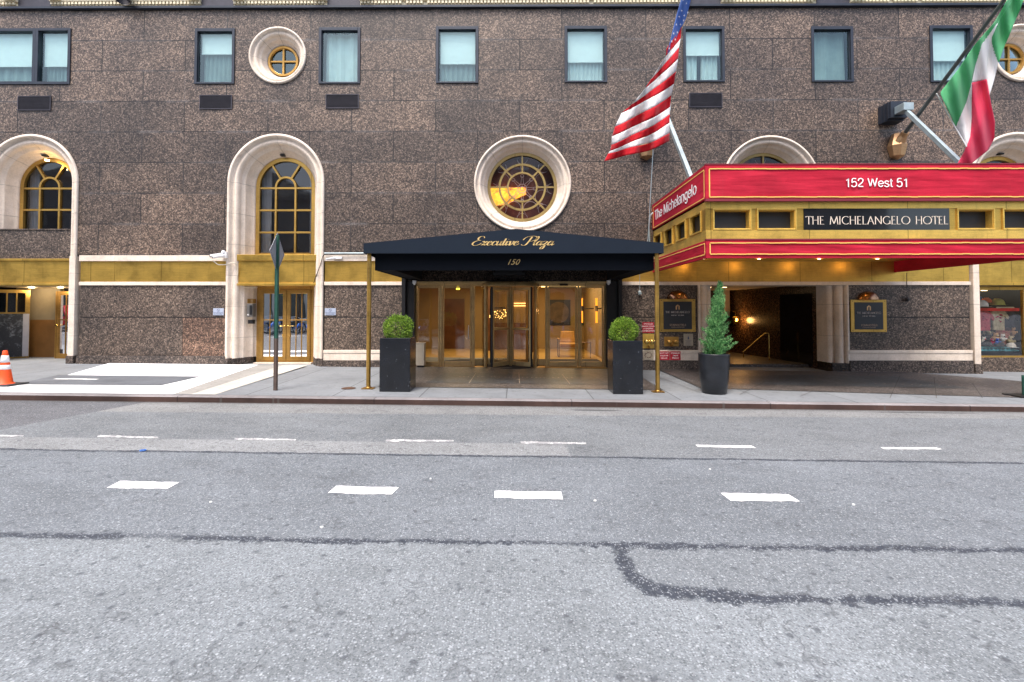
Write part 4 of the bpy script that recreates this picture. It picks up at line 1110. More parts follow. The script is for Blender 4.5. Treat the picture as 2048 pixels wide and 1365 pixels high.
ROMAN = {'T': ([[(.32,0),(.32,1)], [(0,1),(.64,1)], [(.0,1),(.0,.88)], [(.64,1),(.64,.88)], [(.24,0),(.40,0)]], .70),
 'H': ([[(.1,0),(.1,1)], [(.68,0),(.68,1)], [(.1,.52),(.68,.52)], [(.02,0),(.18,0)], [(.02,1),(.18,1)], [(.60,0),(.76,0)], [(.60,1),(.76,1)]], .86),
 'E': ([[(.1,0),(.1,1)], [(.02,1),(.46,1)], [(.1,.53),(.40,.53)], [(.02,0),(.5,0)]], .60),
 'M': ([[(.08,0),(.16,1)], [(.16,1),(.5,.05)], [(.5,.05),(.84,1)], [(.84,1),(.94,0)], [(0,0),(.16,0)], [(.86,0),(1.02,0)]], 1.08),
 'I': ([[(.1,0),(.1,1)], [(.02,0),(.18,0)], [(.02,1),(.18,1)]], .30),
 'C': ([arcp(.5, .5, .44, .5, 48, 312)], .90),
 'L': ([[(.1,0),(.1,1)], [(.02,1),(.18,1)], [(.02,0),(.5,0)]], .58),
 'A': ([[(.06,0),(.38,1)], [(.38,1),(.74,0)], [(.18,.38),(.6,.38)], [(0,0),(.14,0)], [(.66,0),(.82,0)]], .84),
 'N': ([[(.1,0),(.1,1)], [(.1,1),(.76,0)], [(.76,0),(.76,1)], [(.02,0),(.18,0)], [(.68,1),(.84,1)]], .92),
 'G': ([arcp(.5, .5, .44, .5, 48, 318), [(.84,.02),(.84,.42)], [(.72,.42),(.92,.42)]], .98),
 'O': ([arcp(.5, .5, .46, .5, 0, 360, 28)], 1.06),
 'Y': ([[(.36,0),(.36,.45)], [(.36,.45),(.06,1)], [(.36,.45),(.66,1)]], .74), 'W': ([[(0,1),(.28,0)], [(.28,0),(.5,.9)], [(.5,.9),(.72,0)], [(.72,0),(1,1)]], 1.06),
 'R': ([[(.1,0),(.1,1)], [(.1,1),(.4,.98),(.52,.76),(.4,.54),(.1,.52)], [(.34,.52),(.62,0)]], .68), 'K': ([[(.1,0),(.1,1)], [(.6,1),(.12,.5)], [(.12,.5),(.64,0)]], .7)}
def roman_text(name, s, xc, z0, width, h, y, mat, parent, wt=.072):
    adv = sum(.55 if ch == ' ' else ROMAN[ch][1] for ch in s); k = width/adv
    b = MB(); cur = 0
    for ch in s:
        if ch == ' ': cur += .55; continue
        for st in ROMAN[ch][0]:
            def wf(dx, dy): return wt*(.55+.6*abs(dy))
            def tf(u, v, c=cur): return (xc-width/2+(c+u)*k, z0+v*h)
            ribbon(b, st, wf, y-.005, y, tf)
        cur += ROMAN[ch][1]
    return b.build(name, mat, parent)

SANS = {'1': ([[(.08,.76),(.22,.80),(.30,1.0),(.30,0)]], .56), '5': ([[(.50,.94),(.16,.94),(.10,.50),(.28,.62),(.46,.56),(.53,.36),(.47,.12),(.28,.03),(.10,.10),(.05,.22)]], .66),
 '2': ([[(.06,.70),(.10,.88),(.28,.97),(.47,.88),(.50,.68),(.36,.44),(.12,.22),(.05,.06)], [(.04,.06),(.53,.06)]], .66), ' ': ([], .32),
 'W': ([[(.03,1),(.25,.05)], [(.25,.05),(.47,.95)], [(.47,.95),(.69,.05)], [(.69,.05),(.91,1)]], 1.0), 'T': ([[(.33,0),(.33,1)], [(.02,.94),(.64,.94)]], .70),
 'M': ([[(.10,0),(.10,1)], [(.12,.98),(.42,.06)], [(.42,.06),(.72,.98)], [(.74,0),(.74,1)]], .90), 'h': ([[(.08,0),(.08,1)], [(.08,.5),(.2,.66),(.36,.67),(.45,.55),(.46,0)]], .60),
 'e': ([[(.06,.38),(.50,.38),(.47,.58),(.29,.69),(.12,.58),(.06,.36),(.12,.12),(.30,.03),(.49,.18)]], .60), 's': ([[(.44,.54),(.36,.66),(.22,.68),(.10,.60),(.12,.44),(.34,.34),(.46,.24),(.42,.09),(.25,.03),(.10,.08),(.05,.20)]], .54),
 't': ([[(.15,.90),(.15,.14),(.20,.05),(.31,.05)], [(.02,.68),(.30,.68)]], .36), 'i': ([[(.08,0),(.08,.72)], [(.08,.88),(.08,1.0)]], .24), 'c': ([[(.47,.50),(.40,.65),(.26,.69),(.12,.58),(.06,.36),(.12,.13),(.26,.03),(.41,.08),(.48,.25)]], .56),
 'l': ([[(.08,0),(.08,1)]], .24), 'a': ([[(.07,.52),(.14,.66),(.30,.69),(.43,.60),(.44,.14),(.52,.04)], [(.44,.42),(.20,.36),(.07,.26),(.08,.09),(.22,.03),(.38,.10),(.44,.24)]], .60),
 'n': ([[(.08,0),(.08,.72)], [(.08,.5),(.2,.66),(.36,.67),(.45,.55),(.46,0)]], .60), 'o': ([arcp(.29,.36,.23,.33,0,360,20)], .60), 'g': ([[(.46,.72),(.46,-.08),(.38,-.22),(.24,-.25),(.09,-.15)], arcp(.26,.37,.20,.31,0,360,18)], .60)}
def sans_text(name, s, length, cap, mat, parent, loc, rot=(0, 0, 0), wt=.10):
    adv = sum(SANS[ch][1] for ch in s); k = length/adv; b = MB(); cur = 0
    for ch in s:
        for st in SANS[ch][0]:
            pts = st if ch in 'WTM1' or len(st) < 3 else smooth_pts(st, 4)
            ribbon(b, pts, lambda dx, dy: wt, -.005, 0, lambda u, v, c=cur: (-length/2+(c+u)*k, v*cap))
        cur += SANS[ch][1]
    o = b.build(name, mat); o.parent = parent; o.location = Vector(loc)-WL[parent.name]; o.rotation_euler = rot; return o

# ================================================================== BLACK CANOPY
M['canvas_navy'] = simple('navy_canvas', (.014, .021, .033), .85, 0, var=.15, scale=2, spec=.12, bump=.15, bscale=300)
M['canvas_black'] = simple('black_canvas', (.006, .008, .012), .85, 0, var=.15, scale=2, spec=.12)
YC = -3.62
cx0, cx1 = XP(727, YC, 497), XP(1327.5, YC, 497)
cxm = (cx0+cx1)/2
ztop_e = ZP(487, YC, 740); zbot = ZP(507, YC, 1030); zpk = ZP(458, YC, 1030)
C_ = thing('entrance_canopy', 'black fabric entrance canopy on two brass poles, gold script on its gable', 'canopy', (cxm, -1.8, walk_z(cxm, -1.8)))
# gable front, roof sheets and eaves
b = MB()
b.prism([(cx0, zbot), (cx1, zbot), (cx1, ztop_e), (cxm+.05, zpk), (cx0, ztop_e)], YC, YC+.03)
b.build('front_valance', M['canvas_navy'], C_)
b = MB()
for (xa, za_, xb, zb_) in ((cx0, ztop_e, cxm+.05, zpk), (cxm+.05, zpk, cx1, ztop_e)):
    b.hexa([(xa, YC+.03, za_-.03), (xb, YC+.03, zb_-.03), (xb, -.02, zb_+.27), (xa, -.02, za_-.03), (xa, YC+.03, za_), (xb, YC+.03, zb_), (xb, -.02, zb_+.30), (xa, -.02, za_)])
b.build('roof', M['canvas_navy'], C_)
b = MB()
b.box(cx0, cx0+.03, YC+.03, -.02, zbot, ztop_e-.03); b.build('side_valance', M['canvas_navy'], C_)
b = MB(); b.box(cx1-.03, cx1, YC+.03, -.02, zbot, ztop_e-.03); b.build('side_valance', M['canvas_navy'], C_)
YV = YC+.22
vx0, vx1 = XP(750, YV, 523), XP(1308, YV, 523); vz0 = ZP(541, YV, 1030)
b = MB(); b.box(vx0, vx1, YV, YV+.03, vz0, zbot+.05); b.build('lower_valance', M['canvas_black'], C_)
for s, X in ((1, vx0), (-1, vx1)):
    b = MB(); xa, xb = sorted((X, X+s*.03)); b.box(xa, xb, YV+.03, -.02, vz0, zbot+.05)
    xa, xb = sorted((X+s*.03, X+s*.36)); b.box(xa, xb, YV+.03, -.14, vz0+.012, vz0+.04)
    xa, xb = sorted((X+s*.33, X+s*.36)); b.box(xa, xb, YV+.03, -.14, vz0+.04, zbot+.02)
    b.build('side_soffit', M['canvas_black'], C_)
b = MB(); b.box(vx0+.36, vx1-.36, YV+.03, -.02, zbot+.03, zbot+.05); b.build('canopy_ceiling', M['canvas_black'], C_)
# heater box under the canopy
b = MB(); hx = XP(1018, -.5, 550); b.box(hx-.42, hx+.42, -.55, -.06, 2.50, 2.56); b.box(hx-.36, hx+.36, -.5, -.1, 2.56, zbot+.03); b.build('air_curtain', M['black_metal'], C_)
fr = [o for o in bpy.data.objects if o.name.startswith('front_valance')][0]
xe0 = XP(939, YC-.01, 485); script_text('script_lettering', 'Executive Plaza', xe0, ZP(491, YC, 1024), XP(1112, YC, 485)-xe0, .082, YC-.001, M['gold_letter'], C_)
text_obj('number_lettering', '150', .165, M['gold_letter'], C_, (XP(1025, YV, 525), YV-.003, ZP(525, YV, 1025)), shear=.45, sx=1.05)
for px in (738, 1314):
    yp = -3.52; X = XP(px, yp, 600); zz = walk_z(X, yp)
    b = MB(); b.tube([(X, yp, zz+.01), (X, yp, zbot+.02)], .044, 18); pole = b.build('pole', M['brass_pole'] if 'brass_pole' in M else M['brass_trim'], C_)
    b = MB(); b.box(X-.12, X+.12, yp-.09, yp+.09, zz, zz+.014); b.lathe([(.065, .014), (.065, .03), (.045, .04)], (X, yp, zz), 16); b.build('base_plate', M['bronze'], pole)
b = MB(); X0 = XP(648, -.15, 507); X1 = cx0+.02
b.tube([(X0, -.12, ZP(507, -.12, 650)), (X1, -.12, ZP(507, -.12, 650))], .022, 8); b.build('conduit', M['steel'], C_)
# two little cameras on the jambs under the canopy
for px, lab in ((829, 'small white junction box at the left of the entrance doors'), (1217, 'small white junction box at the right of the entrance doors')):
    X = XP(px, -.08, 566); Z = ZP(566, -.08)
    b = MB(); b.box(X-.045, X+.045, -.14, -.03, Z-.02, Z+.06); b.lathe([(.03, 0), (.03, -.03), (.001, -.045)], (X, -.085, Z-.02), 12)
    tag(b.build('junction_box', M['white_plastic'], origin=(X, 0, Z)), lab, 'junction box')

# ================================================================== RED MARQUEE
def red_canvas():
    t = NT('red_canvas'); x, y, z = t.sep(t.pos())
    n = t.noise(1.1, 4, .6, vec=t.comb(x, y, t.m('MULTIPLY', z, 1.6))); g = t.noise(120, 2, .6)
    c = t.ramp(n, [(.3, (.32, .006, .022)), (.6, (.47, .010, .034)), (.8, (.53, .024, .055))])
    c = t.mix(1.0, c, t.ramp(g, [(.3, .86), (.7, 1.08)]), 'MULTIPLY')
    st = t.ramp(t.noise(1.0, 5, .7, vec=t.comb(t.m('MULTIPLY', x, 5), y, t.m('MULTIPLY', z, .5))), [(.58, 0.0), (.8, .35)])
    c = t.mix(st, c, (.30, .04, .05))
    t.base(c); t.p(rough=.7, spec=.25)
    w = t.noise(1.0, 2, .5, vec=t.comb(t.m('MULTIPLY', x, .8), y, t.m('MULTIPLY', z, 7)))
    t.bump(w, .5, .05); return t.mat
M['red'] = red_canvas(); M['maroon'] = simple('maroon_edge', (.20, .012, .03), .7, var=.3, scale=2)
YM = -3.85
mx0 = XP(1411, YM, 366); mx1 = 10.41
zU1, zU0 = ZP(330, YM, 1420), ZP(403, YM, 1420); zL1, zL0 = ZP(478, YM, 1420), ZP(516.5, YM, 1420)
K_ = thing('hotel_marquee', 'big red and brass marquee projecting over the sidewalk at the hotel hall entrance', 'marquee', ((mx0+mx1)/2, YM/2, zL0))
def fascia(nm, z0, z1, ins, th=.05):
    # front with a slightly sagging cloth, sides
    b = MB(); b.smooth = True
    N, Mz = 60, 8
    vs = []
    for j in range(Mz+1):
        for i in range(N+1):
            fx, fz = i/N, j/Mz
            edge = min(1, fx*12, (1-fx)*12)*math.sin(math.pi*fz)
            bul = .012*edge*math.sin(fx*23+fz*7)+.008*edge*math.sin(fz*19+fx*5)
            vs.append((mx0+(mx1-mx0)*fx, YM-bul, z0+(z1-z0)*fz))
    b.add(vs, [(j*(N+1)+i, j*(N+1)+i+1, (j+1)*(N+1)+i+1, (j+1)*(N+1)+i) for j in range(Mz) for i in range(N)])
    b.smooth = False
    b.box(mx0, mx1, YM+.002, YM+th, z0, z1)
    f = b.build(nm, M['red'], K_)
    for X, s in ((mx0, 1), (mx1-th, 1)):
        c = MB(); c.box(X, X+th, YM+th, -.0, z0, z1); c.build(nm+'_side', M['red'], K_)
    y = YM-.008; pi = MB(); w = .010
    a, c_, d, e = mx0+.075, mx1-.075, z0+ins[0], z1-ins[1]
    seg = 46
    for zz in (d, e):
        for i in range(seg):
            xa = a+(c_-a)*i/seg; xb = a+(c_-a)*(i+1)/seg
            j0 = .006*math.sin(i*1.3)+.004*math.sin(i*3.1); 
            pi.box(xa, xb, y-.012, y+.014, zz-w+j0*.4, zz+w+j0*.4)
    pi.box(a-w, a+w, y-.006, y+.012, d+w, e-w); pi.box(c_-w, c_+w, y-.006, y+.012, d+w, e-w)
    xs_ = mx0-.006
    ya, yb = YM+.07, -.12
    for zz in (d, e): pi.box(xs_, xs_+.008, ya, yb, zz-w, zz+w)
    for yy in (ya, yb): pi.box(xs_, xs_+.008, yy-w, yy+w, d+w, e-w)
    pi.build('piping', M['yellow_line'], f)
    ed = MB(); 
    if nm == 'upper_fascia': ed.box(mx0-.004, mx1, YM-.016, YM+.05, z0-.05, z0-.001); ed.box(mx0-.004, mx1, YM-.012, YM+.05, z1, z1+.02)
    else: ed.box(mx0-.004, mx1, YM-.012, YM+.05, z1+.001, z1+.03)
    ed.build('edge_band', M['maroon'], f)
    return f
fascia('upper_fascia', zU0+.05, zU1, (.03, .085)); fascia('lower_fascia', zL0, zL1-.03, (.075, .055))
M['dark_pane'] = simple('dark_pane', (.012, .012, .014), .55)
# brass band with recessed lights
YB = YM+.10
bz0, bz1 = zL1, zU0
b = MB()
bx0, bx1 = mx0+.03, mx1-.03
zr0, zr1 = ZP(461, YB, 1430), ZP(418, YB, 1430)
b.box(bx0, bx1, YB-.02, YB+.2, bz0-.02, zr0); b.box(bx0, bx1, YB-.02, YB+.2, zr1, bz1+.01)
b.box(bx0, bx0+.2, YB+.2, -.01, bz0-.02, zr0); b.box(bx0, bx0+.2, YB+.2, -.01, zr1, bz1+.01)
band = b.build('brass_rail', M['brass_light'], K_)
b = MB()
cm = (mx0+mx1)/2
boxes = []
for (pa, pb) in ((1431, 1496), (1519, 1586)):
    boxes += [(XP(pa-6, YB, 440), XP(pb+6, YB, 440))]
for (pa, pb) in ((1919, 1982), (2010, 2073)): boxes += [(XP(pa-6, YB, 440), XP(pb+6, YB, 440))]
boxes.sort(); pnl = (XP(1607, YB, 440), XP(1898, YB, 440))
last = bx0
for (xa, xb) in sorted(boxes+[pnl]):
    b.box(last, xa, YB, YB+.2, zr0, zr1); last = xb
b.box(last, bx1, YB, YB+.2, zr0, zr1)
b.box(bx0, bx1, YB+.2, YB+.22, zr0, zr1)
b.build('brass_mullions', M['brass'], K_)
for (xa, xb) in boxes:
    b = MB(); b.frame(xa, xb, zr0, zr1, YB-.03, YB+.03, .025); b.frame(xa+.025, xb-.025, zr0+.025, zr1-.025, YB-.01, YB+.17, .014)
    w_ = b.build('light_box', M['brass_light'], K_, bevel=.004)
    g = MB(); g.box(xa+.035, xb-.035, YB+.14, YB+.15, zr0+.035, zr1-.035); g.build('dark_pane', M['dark_pane'], w_)
# side boxes (west side)
nb = 4; L0, L1 = YB+.25, -.35; ww = .62
ycs = [YB+.55+i*.93 for i in range(4)]
b = MB(); last = YB+.2
for yc in ycs[:]:
    b.box(bx0+.02, bx0+.2, last, yc-.33, zr0, zr1); last = yc+.33
b.box(bx0+.02, bx0+.2, last, -.01, zr0, zr1); b.box(bx0+.2, bx0+.22, YB+.2, -.01, zr0, zr1); b.build('brass_mullions', M['brass'], K_)
for yc in ycs:
    b = MB(); w = .035
    ya, yb = yc-.33, yc+.33
    b.box(bx0-.02, bx0+.05, ya, ya+w, zr0, zr1); b.box(bx0-.02, bx0+.05, yb-w, yb, zr0, zr1); b.box(bx0-.02, bx0+.05, ya+w, yb-w, zr0, zr0+w); b.box(bx0-.02, bx0+.05, ya+w, yb-w, zr1-w, zr1)
    w_ = b.build('light_box', M['brass_light'], K_, bevel=.004)
    g = MB(); g.box(bx0+.10, bx0+.11, ya+.02, yb-.02, zr0+.02, zr1-.02); g.build('dark_pane', M['dark_pane'], w_)
b = MB(); b.box(pnl[0], pnl[1], YB-.012, YB+.19, zr0, zr1); np_ = b.build('name_panel', M['black_gloss'], K_)
roman_text('name_lettering', 'THE MICHELANGELO HOTEL', (pnl[0]+pnl[1])/2+.01, ZP(449, YB, 1752), XP(1896, YB, 440)-XP(1611, YB, 440), ZP(433.5, YB, 1752)-ZP(449, YB, 1752), YB-.013, M['pale_letter'], K_)
sans_text('address_lettering', '152 West 51', XP(1816, YM, 366)-XP(1689, YM, 366), .175, M['white_paint'], K_, (XP(1752.5, YM, 366), YM-.022, ZP(375, YM, 1752)))
# side lettering follows the west fascia
sans_text('side_lettering', 'The Michelangelo', 3.1, .25, M['white_paint'], K_, (mx0-.004, -1.83, 3.985), rot=(0, 0, R(-90)))
# roof deck and soffit
b = MB(); b.box(mx0+.05, mx1-.05, YM+.05, -.01, zU1-.18, zU1-.12); b.build('roof_deck', M['black_metal'], K_)
zsf = ZP(523, -.1, 1500)
b = MB(); b.box(mx0+.05, mx1-.05, YM+.05, -.01, zsf, zsf+.04); sof = b.build('soffit', M['brass'], K_)
for X in (mx0+1.1, mx0+2.55, mx0+4.1, mx0+5.6):
    downlight(X, -.75, zsf-.012, sof, 1.1, .035, (1, .55, .2)); downlight(X+.2, -2.6, zsf-.012, sof, .5, .03, (1, .6, .3))
# struts
for X in (3.93, 10.24):
    b = MB(); zt = ZP(235)
    for k in range(6):
        s = .24-.022*(k % 2)
        b.box(X-s, X+s, -.08-.06*(k+1), -.08-.06*k+.08*(k == 0), zt-.24+.04*(k > 3), zt+.24)
    pl_ = b.build('wall_anchor', M['frame_dark'], K_)
    b = MB(); b.box(X-.13, X+.13, -.78, -.45, zt-.13, zt+.07); b.build('strut_socket', M['steel'], K_, bevel=.01)
    b = MB(); p, q = Vector((X, -.6, zt-.02)), Vector((X, -2.75, zU1-.12)); d = (q-p).normalized(); u = Vector((0, -d.z, d.y))*.05; r = Vector((.045, 0, 0))
    b.hexa([p-r-u, p+r-u, q+r-u, q-r-u, p-r+u, p+r+u, q+r+u, q-r+u]); b.build('strut', M['steel'], K_, bevel=.008)

# ================================================================== FLAG POLES AND FLAGS
def flagpole(X, top, label, bend=0):
    zb_ = ZP(295)
    F = thing('flagpole', label, 'flagpole', (X, 0, zb_), 'flagpoles on the hotel wall')
    b = MB(); b.smooth = False
    b.lathe([(.02, -.40), (.17, -.31), (.23, -.03), (.12, .30), (.02, .34)], (X, -.12, zb_), 7, smooth=False)
    b.tube([(X, -.16, zb_+.0), (X, -.36, zb_+.20)], [.17, .085], 7, smooth=False); b.tube([(X, -.345, zb_+.185), (X, -.42, zb_+.245)], .095, 12)
    b.build('bracket', M['copper'], F)
    b = MB(); p = Vector((X, -.38, zb_+.22)); q = Vector((X+bend, top[0], top[1])); b.tube([p, p+(q-p)*.5, q], [.050, .044, .034], 12)
    b.build('pole', M['pole_grey'] if 'pole_grey' in M else M['steel'], F)
    b = MB(); b.ball(q+Vector((0, 0, .05)), .08, 8); b.build('finial', M['gold_hw'], F)
    return F
M['pole_grey'] = simple('dark_grey_pole', (.10, .115, .11), .4, .3, var=.3, scale=6)
flagpole(3.60, (-4.3, 8.95), 'flagpole behind the striped flag, set in a copper wall bracket')
flagpole(10.42, (-4.3, 8.95), 'flagpole of the green, white and red flag, in a copper wall bracket')

def poly_at(poly, f):
    """point at fraction f (by the given parameters) of [(t,px,py),...]"""
    for (a, b2) in zip(poly, poly[1:]):
        if f <= b2[0]:
            k = (f-a[0])/(b2[0]-a[0]) if b2[0] > a[0] else 0
            return (a[1]+(b2[1]-a[1])*k, a[2]+(b2[2]-a[2])*k)
    return poly[-1][1:]
def cloth_mat(name, col):
    t = NT(name); g = t.noise(160, 2, .5); t.base(t.mix(1.0, col, t.ramp(g, [(.3, .93), (.7, 1.0)]), 'MULTIPLY')); t.p(rough=.75, spec=.2, sheen=.2)
    tl = t.n.new("ShaderNodeBsdfTranslucent"); tl.inputs[0].default_value = (*col, 1)
    mx = t.n.new("ShaderNodeMixShader"); mx.inputs[0].default_value = .42; t.l.new(t.b.outputs[0], mx.inputs[1]); t.l.new(tl.outputs[0], mx.inputs[2]); t.l.new(mx.outputs[0], t.out.inputs[0])
    return t.mat
M['f_red'] = cloth_mat('flag_red', (.64, .012, .025)); M['f_white'] = cloth_mat('flag_white', (.88, .87, .87)); M['f_blue'] = cloth_mat('flag_blue', (.13, .25, .62))
M['f_green'] = cloth_mat('flag_green', (.14, .55, .25)); M['f_dgreen'] = M['f_green']; M['f_pink'] = cloth_mat('flag_red_light', (.86, .08, .17))
def depth_us(px, py):
    s = (px-1340)*.55+(py-150)*.10
    return -2.75-.9*(275-py)/275*.45+.075*math.sin((px*.95-py*.32)*.085)+.06*math.sin((px+py*.45)*.15+1)+.03*math.sin(px*.33)
# stripe boundaries along the left and right edges (photo pixels), from the canton down
Rb = [(1363, 54), (1361, 78), (1358, 95), (1356, 118), (1352, 143), (1348, 168), (1342, 192), (1340, 215), (1339.5, 230), (1339, 247), (1339, 268), (1339, 284)]
Lb = [(1333, 98), (1332, 112), (1303, 158), (1291, 176), (1266, 207), (1243, 226), (1230, 253), (1224, 272), (1223, 289), (1220, 301), (1216, 306), (1208, 321)]
def mkflag(name, label):
    return thing(name, label, 'flag', (W(1340, 200, -2.8)[0], -2.8, W(1340, 200, -2.8)[1]))
FU = thing('national_flag', 'flag with red and white stripes and white stars on blue, hanging from its pole', 'flag', (3.6, -2.8, 6.5))
NU = 40
def pt3(px, py, dep): y = dep(px, py); X, Z = W(px, py, y); return (X, y, Z)
cl = MB(); cl.smooth = True
SUBV = 4
for k in range(11):
    cl.mat(0 if k % 2 == 0 else 1)
    # 0 = red
    vs = []
    for j in range(SUBV+1):
        f = j/SUBV
        l = (Lb[k][0]+(Lb[k+1][0]-Lb[k][0])*f, Lb[k][1]+(Lb[k+1][1]-Lb[k][1])*f); r = (Rb[k][0]+(Rb[k+1][0]-Rb[k][0])*f, Rb[k][1]+(Rb[k+1][1]-Rb[k][1])*f)
        for i in range(NU+1):
            u = i/NU; sag = 7*math.sin(math.pi*u)*(.25+.1*k)*(.6)
            px = l[0]+(r[0]-l[0])*u; py = l[1]+(r[1]-l[1])*u+sag*(.5 if k < 3 else 1)+2.0*math.sin(u*9+k*.15)*(k/11)
            vs.append(pt3(px, py, depth_us))
    cl.add(vs, [(j*(NU+1)+i, j*(NU+1)+i+1, (j+1)*(NU+1)+i+1, (j+1)*(NU+1)+i) for j in range(SUBV) for i in range(NU)])
stripes = cl.build('stripes', [M['f_red'], M['f_white']], FU)
cn = MB(); cn.smooth = True
cL = [(0, 1366, -14), (.25, 1356, 20), (.5, 1346, 60), (.75, 1339, 88), (1, 1332, 112)]; cR = [(0, 1384, -14), (.25, 1379, 12), (.55, 1371, 40), (.75, 1362, 56), (1, 1340, 104)]
vs = []
NV = 24
for j in range(NV+1):
    l = poly_at(cL, j/NV); r = poly_at(cR, j/NV)
    for i in range(11): vs.append(pt3(l[0]+(r[0]-l[0])*i/10, l[1]+(r[1]-l[1])*i/10, depth_us))
cn.add(vs, [(j*11+i, j*11+i+1, (j+1)*11+i+1, (j+1)*11+i) for j in range(NV) for i in range(10)])
cn.build('canton', M['f_blue'], FU)
st = MB()
for (px, py) in ((1372, 8), (1363, 22), (1375, 26), (1358, 34), (1367, 42), (1352, 50), (1361, 50), (1347, 68), (1354, 66), (1343, 84), (1350, 80), (1338, 98), (1366, 0), (1368, 32)):
    c = Vector(pt3(px, py, depth_us)) + Vector((0, -.014, 0)); r0 = .034; pts = []
    for m in range(10):
        a = math.pi/2+m*math.pi/5+.5; rr = r0 if m % 2 == 0 else r0*.42
        pts.append((c.x+rr*math.cos(a)*.6, c.y, c.z+rr*math.sin(a)))
    st.add([tuple(c)]+pts, [(0, 1+m, 1+(m+1) % 10) for m in range(10)])
st.build('stars', M['f_white'], FU)

def depth_it(px, py):
    return -2.55-.9*(330-py)/330+.085*math.sin((px*1.25+py*.55)*.06)+.05*math.sin((px-py*.2)*.19)
def zz(*l): return [(1600+a/3.4118, b2/3.4118) for a, b2 in l]
def loft(mb, left, right, nu=10, nv=26, off=0):
    L_ = zz(*left); R_ = zz(*right)
    def pos(P, f):
        n = len(P)-1; k = min(int(f*n), n-1); t = f*n-k; return (P[k][0]+(P[k+1][0]-P[k][0])*t, P[k][1]+(P[k+1][1]-P[k][1])*t)
    vs = []
    for j in range(nv+1):
        l, r = pos(L_, j/nv), pos(R_, j/nv)
        for i in range(nu+1):
            u = i/nu; vs.append(pt3(l[0]+(r[0]-l[0])*u, l[1]+(r[1]-l[1])*u, lambda a, b2: depth_it(a, b2)+off))
    mb.add(vs, [(j*(nu+1)+i, j*(nu+1)+i+1, (j+1)*(nu+1)+i+1, (j+1)*(nu+1)+i) for j in range(nv) for i in range(nu)])
FI = thing('national_flag', 'green, white and red flag hanging in folds above the red marquee', 'flag', (10.4, -2.8, 6.5))
g = MB(); g.smooth = True
loft(g, [(1432, -30), (1330, 150), (1190, 310), (1075, 480), (955, 635), (1010, 755), (1062, 862)], [(1470, -30), (1345, 160), (1245, 300), (1195, 450), (1172, 560), (1135, 700), (1066, 862)], nv=44, nu=14)
loft(g, [(1470, -30), (1400, 80), (1340, 160), (1312, 200), (1308, 290), (1318, 345), (1352, 425)], [(1535, -30), (1505, 60), (1462, 160), (1425, 250), (1395, 320), (1370, 390), (1358, 425)], off=.05)
g.build('green_band', M['f_green'], FI)
w_ = MB(); w_.smooth = True
loft(w_, [(1345, 160), (1240, 300), (1195, 450), (1172, 565)], [(1348, 165), (1290, 300), (1278, 450), (1272, 545)])
loft(w_, [(1345, 160), (1290, 300), (1275, 450), (1272, 545), (1286, 662)], [(1312, 200), (1308, 290), (1352, 425), (1332, 520), (1290, 662)], off=.05)
loft(w_, [(1172, 562), (1135, 700), (1064, 862), (1085, 910), (1110, 955), (1136, 1002)], [(1173, 562), (1173, 680), (1172, 760), (1170, 830), (1166, 900), (1160, 938)], nv=34)
w_.build('white_band', M['f_white'], FI)
r_ = MB(); r_.smooth = True
loft(r_, [(1172, 565), (1172, 700), (1172, 820), (1160, 935), (1118, 1040), (1075, 1118)], [(1272, 540), (1300, 690), (1330, 830), (1327, 945), (1285, 1025), (1165, 1122)], nv=40, nu=14)
r_.build('red_band', M['f_pink'], FI)
b = MB(); b.tube([pt3(*zz((932, 640))[0], depth_it), pt3(*zz((1055, 862))[0], depth_it), pt3(*zz((1138, 1002))[0], depth_it)], .012, 5); b.build('halyard', M['white_paint'], FI)
for o in [x for x in bpy.data.objects if x.parent in (FU, FI) and x.name.split('.')[0] in ('stripes', 'canton', 'green_band', 'white_band', 'red_band')]:
    m_ = o.modifiers.new("thickness", 'SOLIDIFY'); m_.thickness = .006; m_.offset = 0
# thin halyard wire from the copper bracket down behind the canopy
b = MB(); b.tube([(3.72, -.35, ZP(300)), (3.62, -.12, ZP(480)), (3.5, -.10, ZP(512))], .010, 6)
tag(b.build('halyard_cable', M['steel'], origin=(3.6, -.2, ZP(400))), 'thin pale halyard cable running down the granite left of the red marquee', 'cable')

# ================================================================== SIGN POST
sx, sy = GW(551, 781); sz = walk_z(sx, sy)
S_ = thing('street_sign', 'diamond shaped traffic sign seen from behind on a green and rusty post', 'street sign', (sx, sy, sz))
M['post_green'] = simple('green_post_paint', (.015, .085, .06), .5, var=.3, scale=9)
M['post_rust'] = simple('brown_rusty_post', (.11, .075, .06), .7, var=.4, scale=12)
M['sign_back'] = simple('aluminium_sign_back', (.42, .42, .45), .5, .15, var=.3, scale=8)
ztp = CAMZ+(620-470)*(-(CAMY)+sy)/1000
def uch(mb, z0, z1):   # u-channel post
    for (a, c, d, e) in ((-.035, -.029, -.02, .02), (.029, .035, -.02, .02), (-.029, .029, .014, .02)): mb.box(sx+a, sx+c, sy+d, sy+e, z0, z1)
    mb.box(sx-.022, sx+.022, sy-.022, sy-.014, z0, z1)
b = MB(); uch(b, sz, sz+1.02); b.build('post_foot', M['post_rust'], S_)
b = MB(); uch(b, sz+1.02, ztp); b.build('post', M['post_green'], S_)
b = MB(); zc_s = CAMZ+(620-505)*(-(CAMY)+sy)/1000
ang = R(96); h = .40; n_ = Vector((-math.sin(ang), math.cos(ang), 0)); uu = Vector((math.cos(ang), math.sin(ang), 0)); c = Vector((sx-.02, sy+.05, zc_s)); 
def dia(hh, o): return [c+n_*o+Vector((0, 0, -hh)), c+n_*o+uu*hh, c+n_*o+Vector((0, 0, hh)), c+n_*o-uu*hh]
b.hexa(dia(h, 0)+dia(h, .006)); sg = b.build('sign_plate', M['sign_back'], S_)
hl = MB()
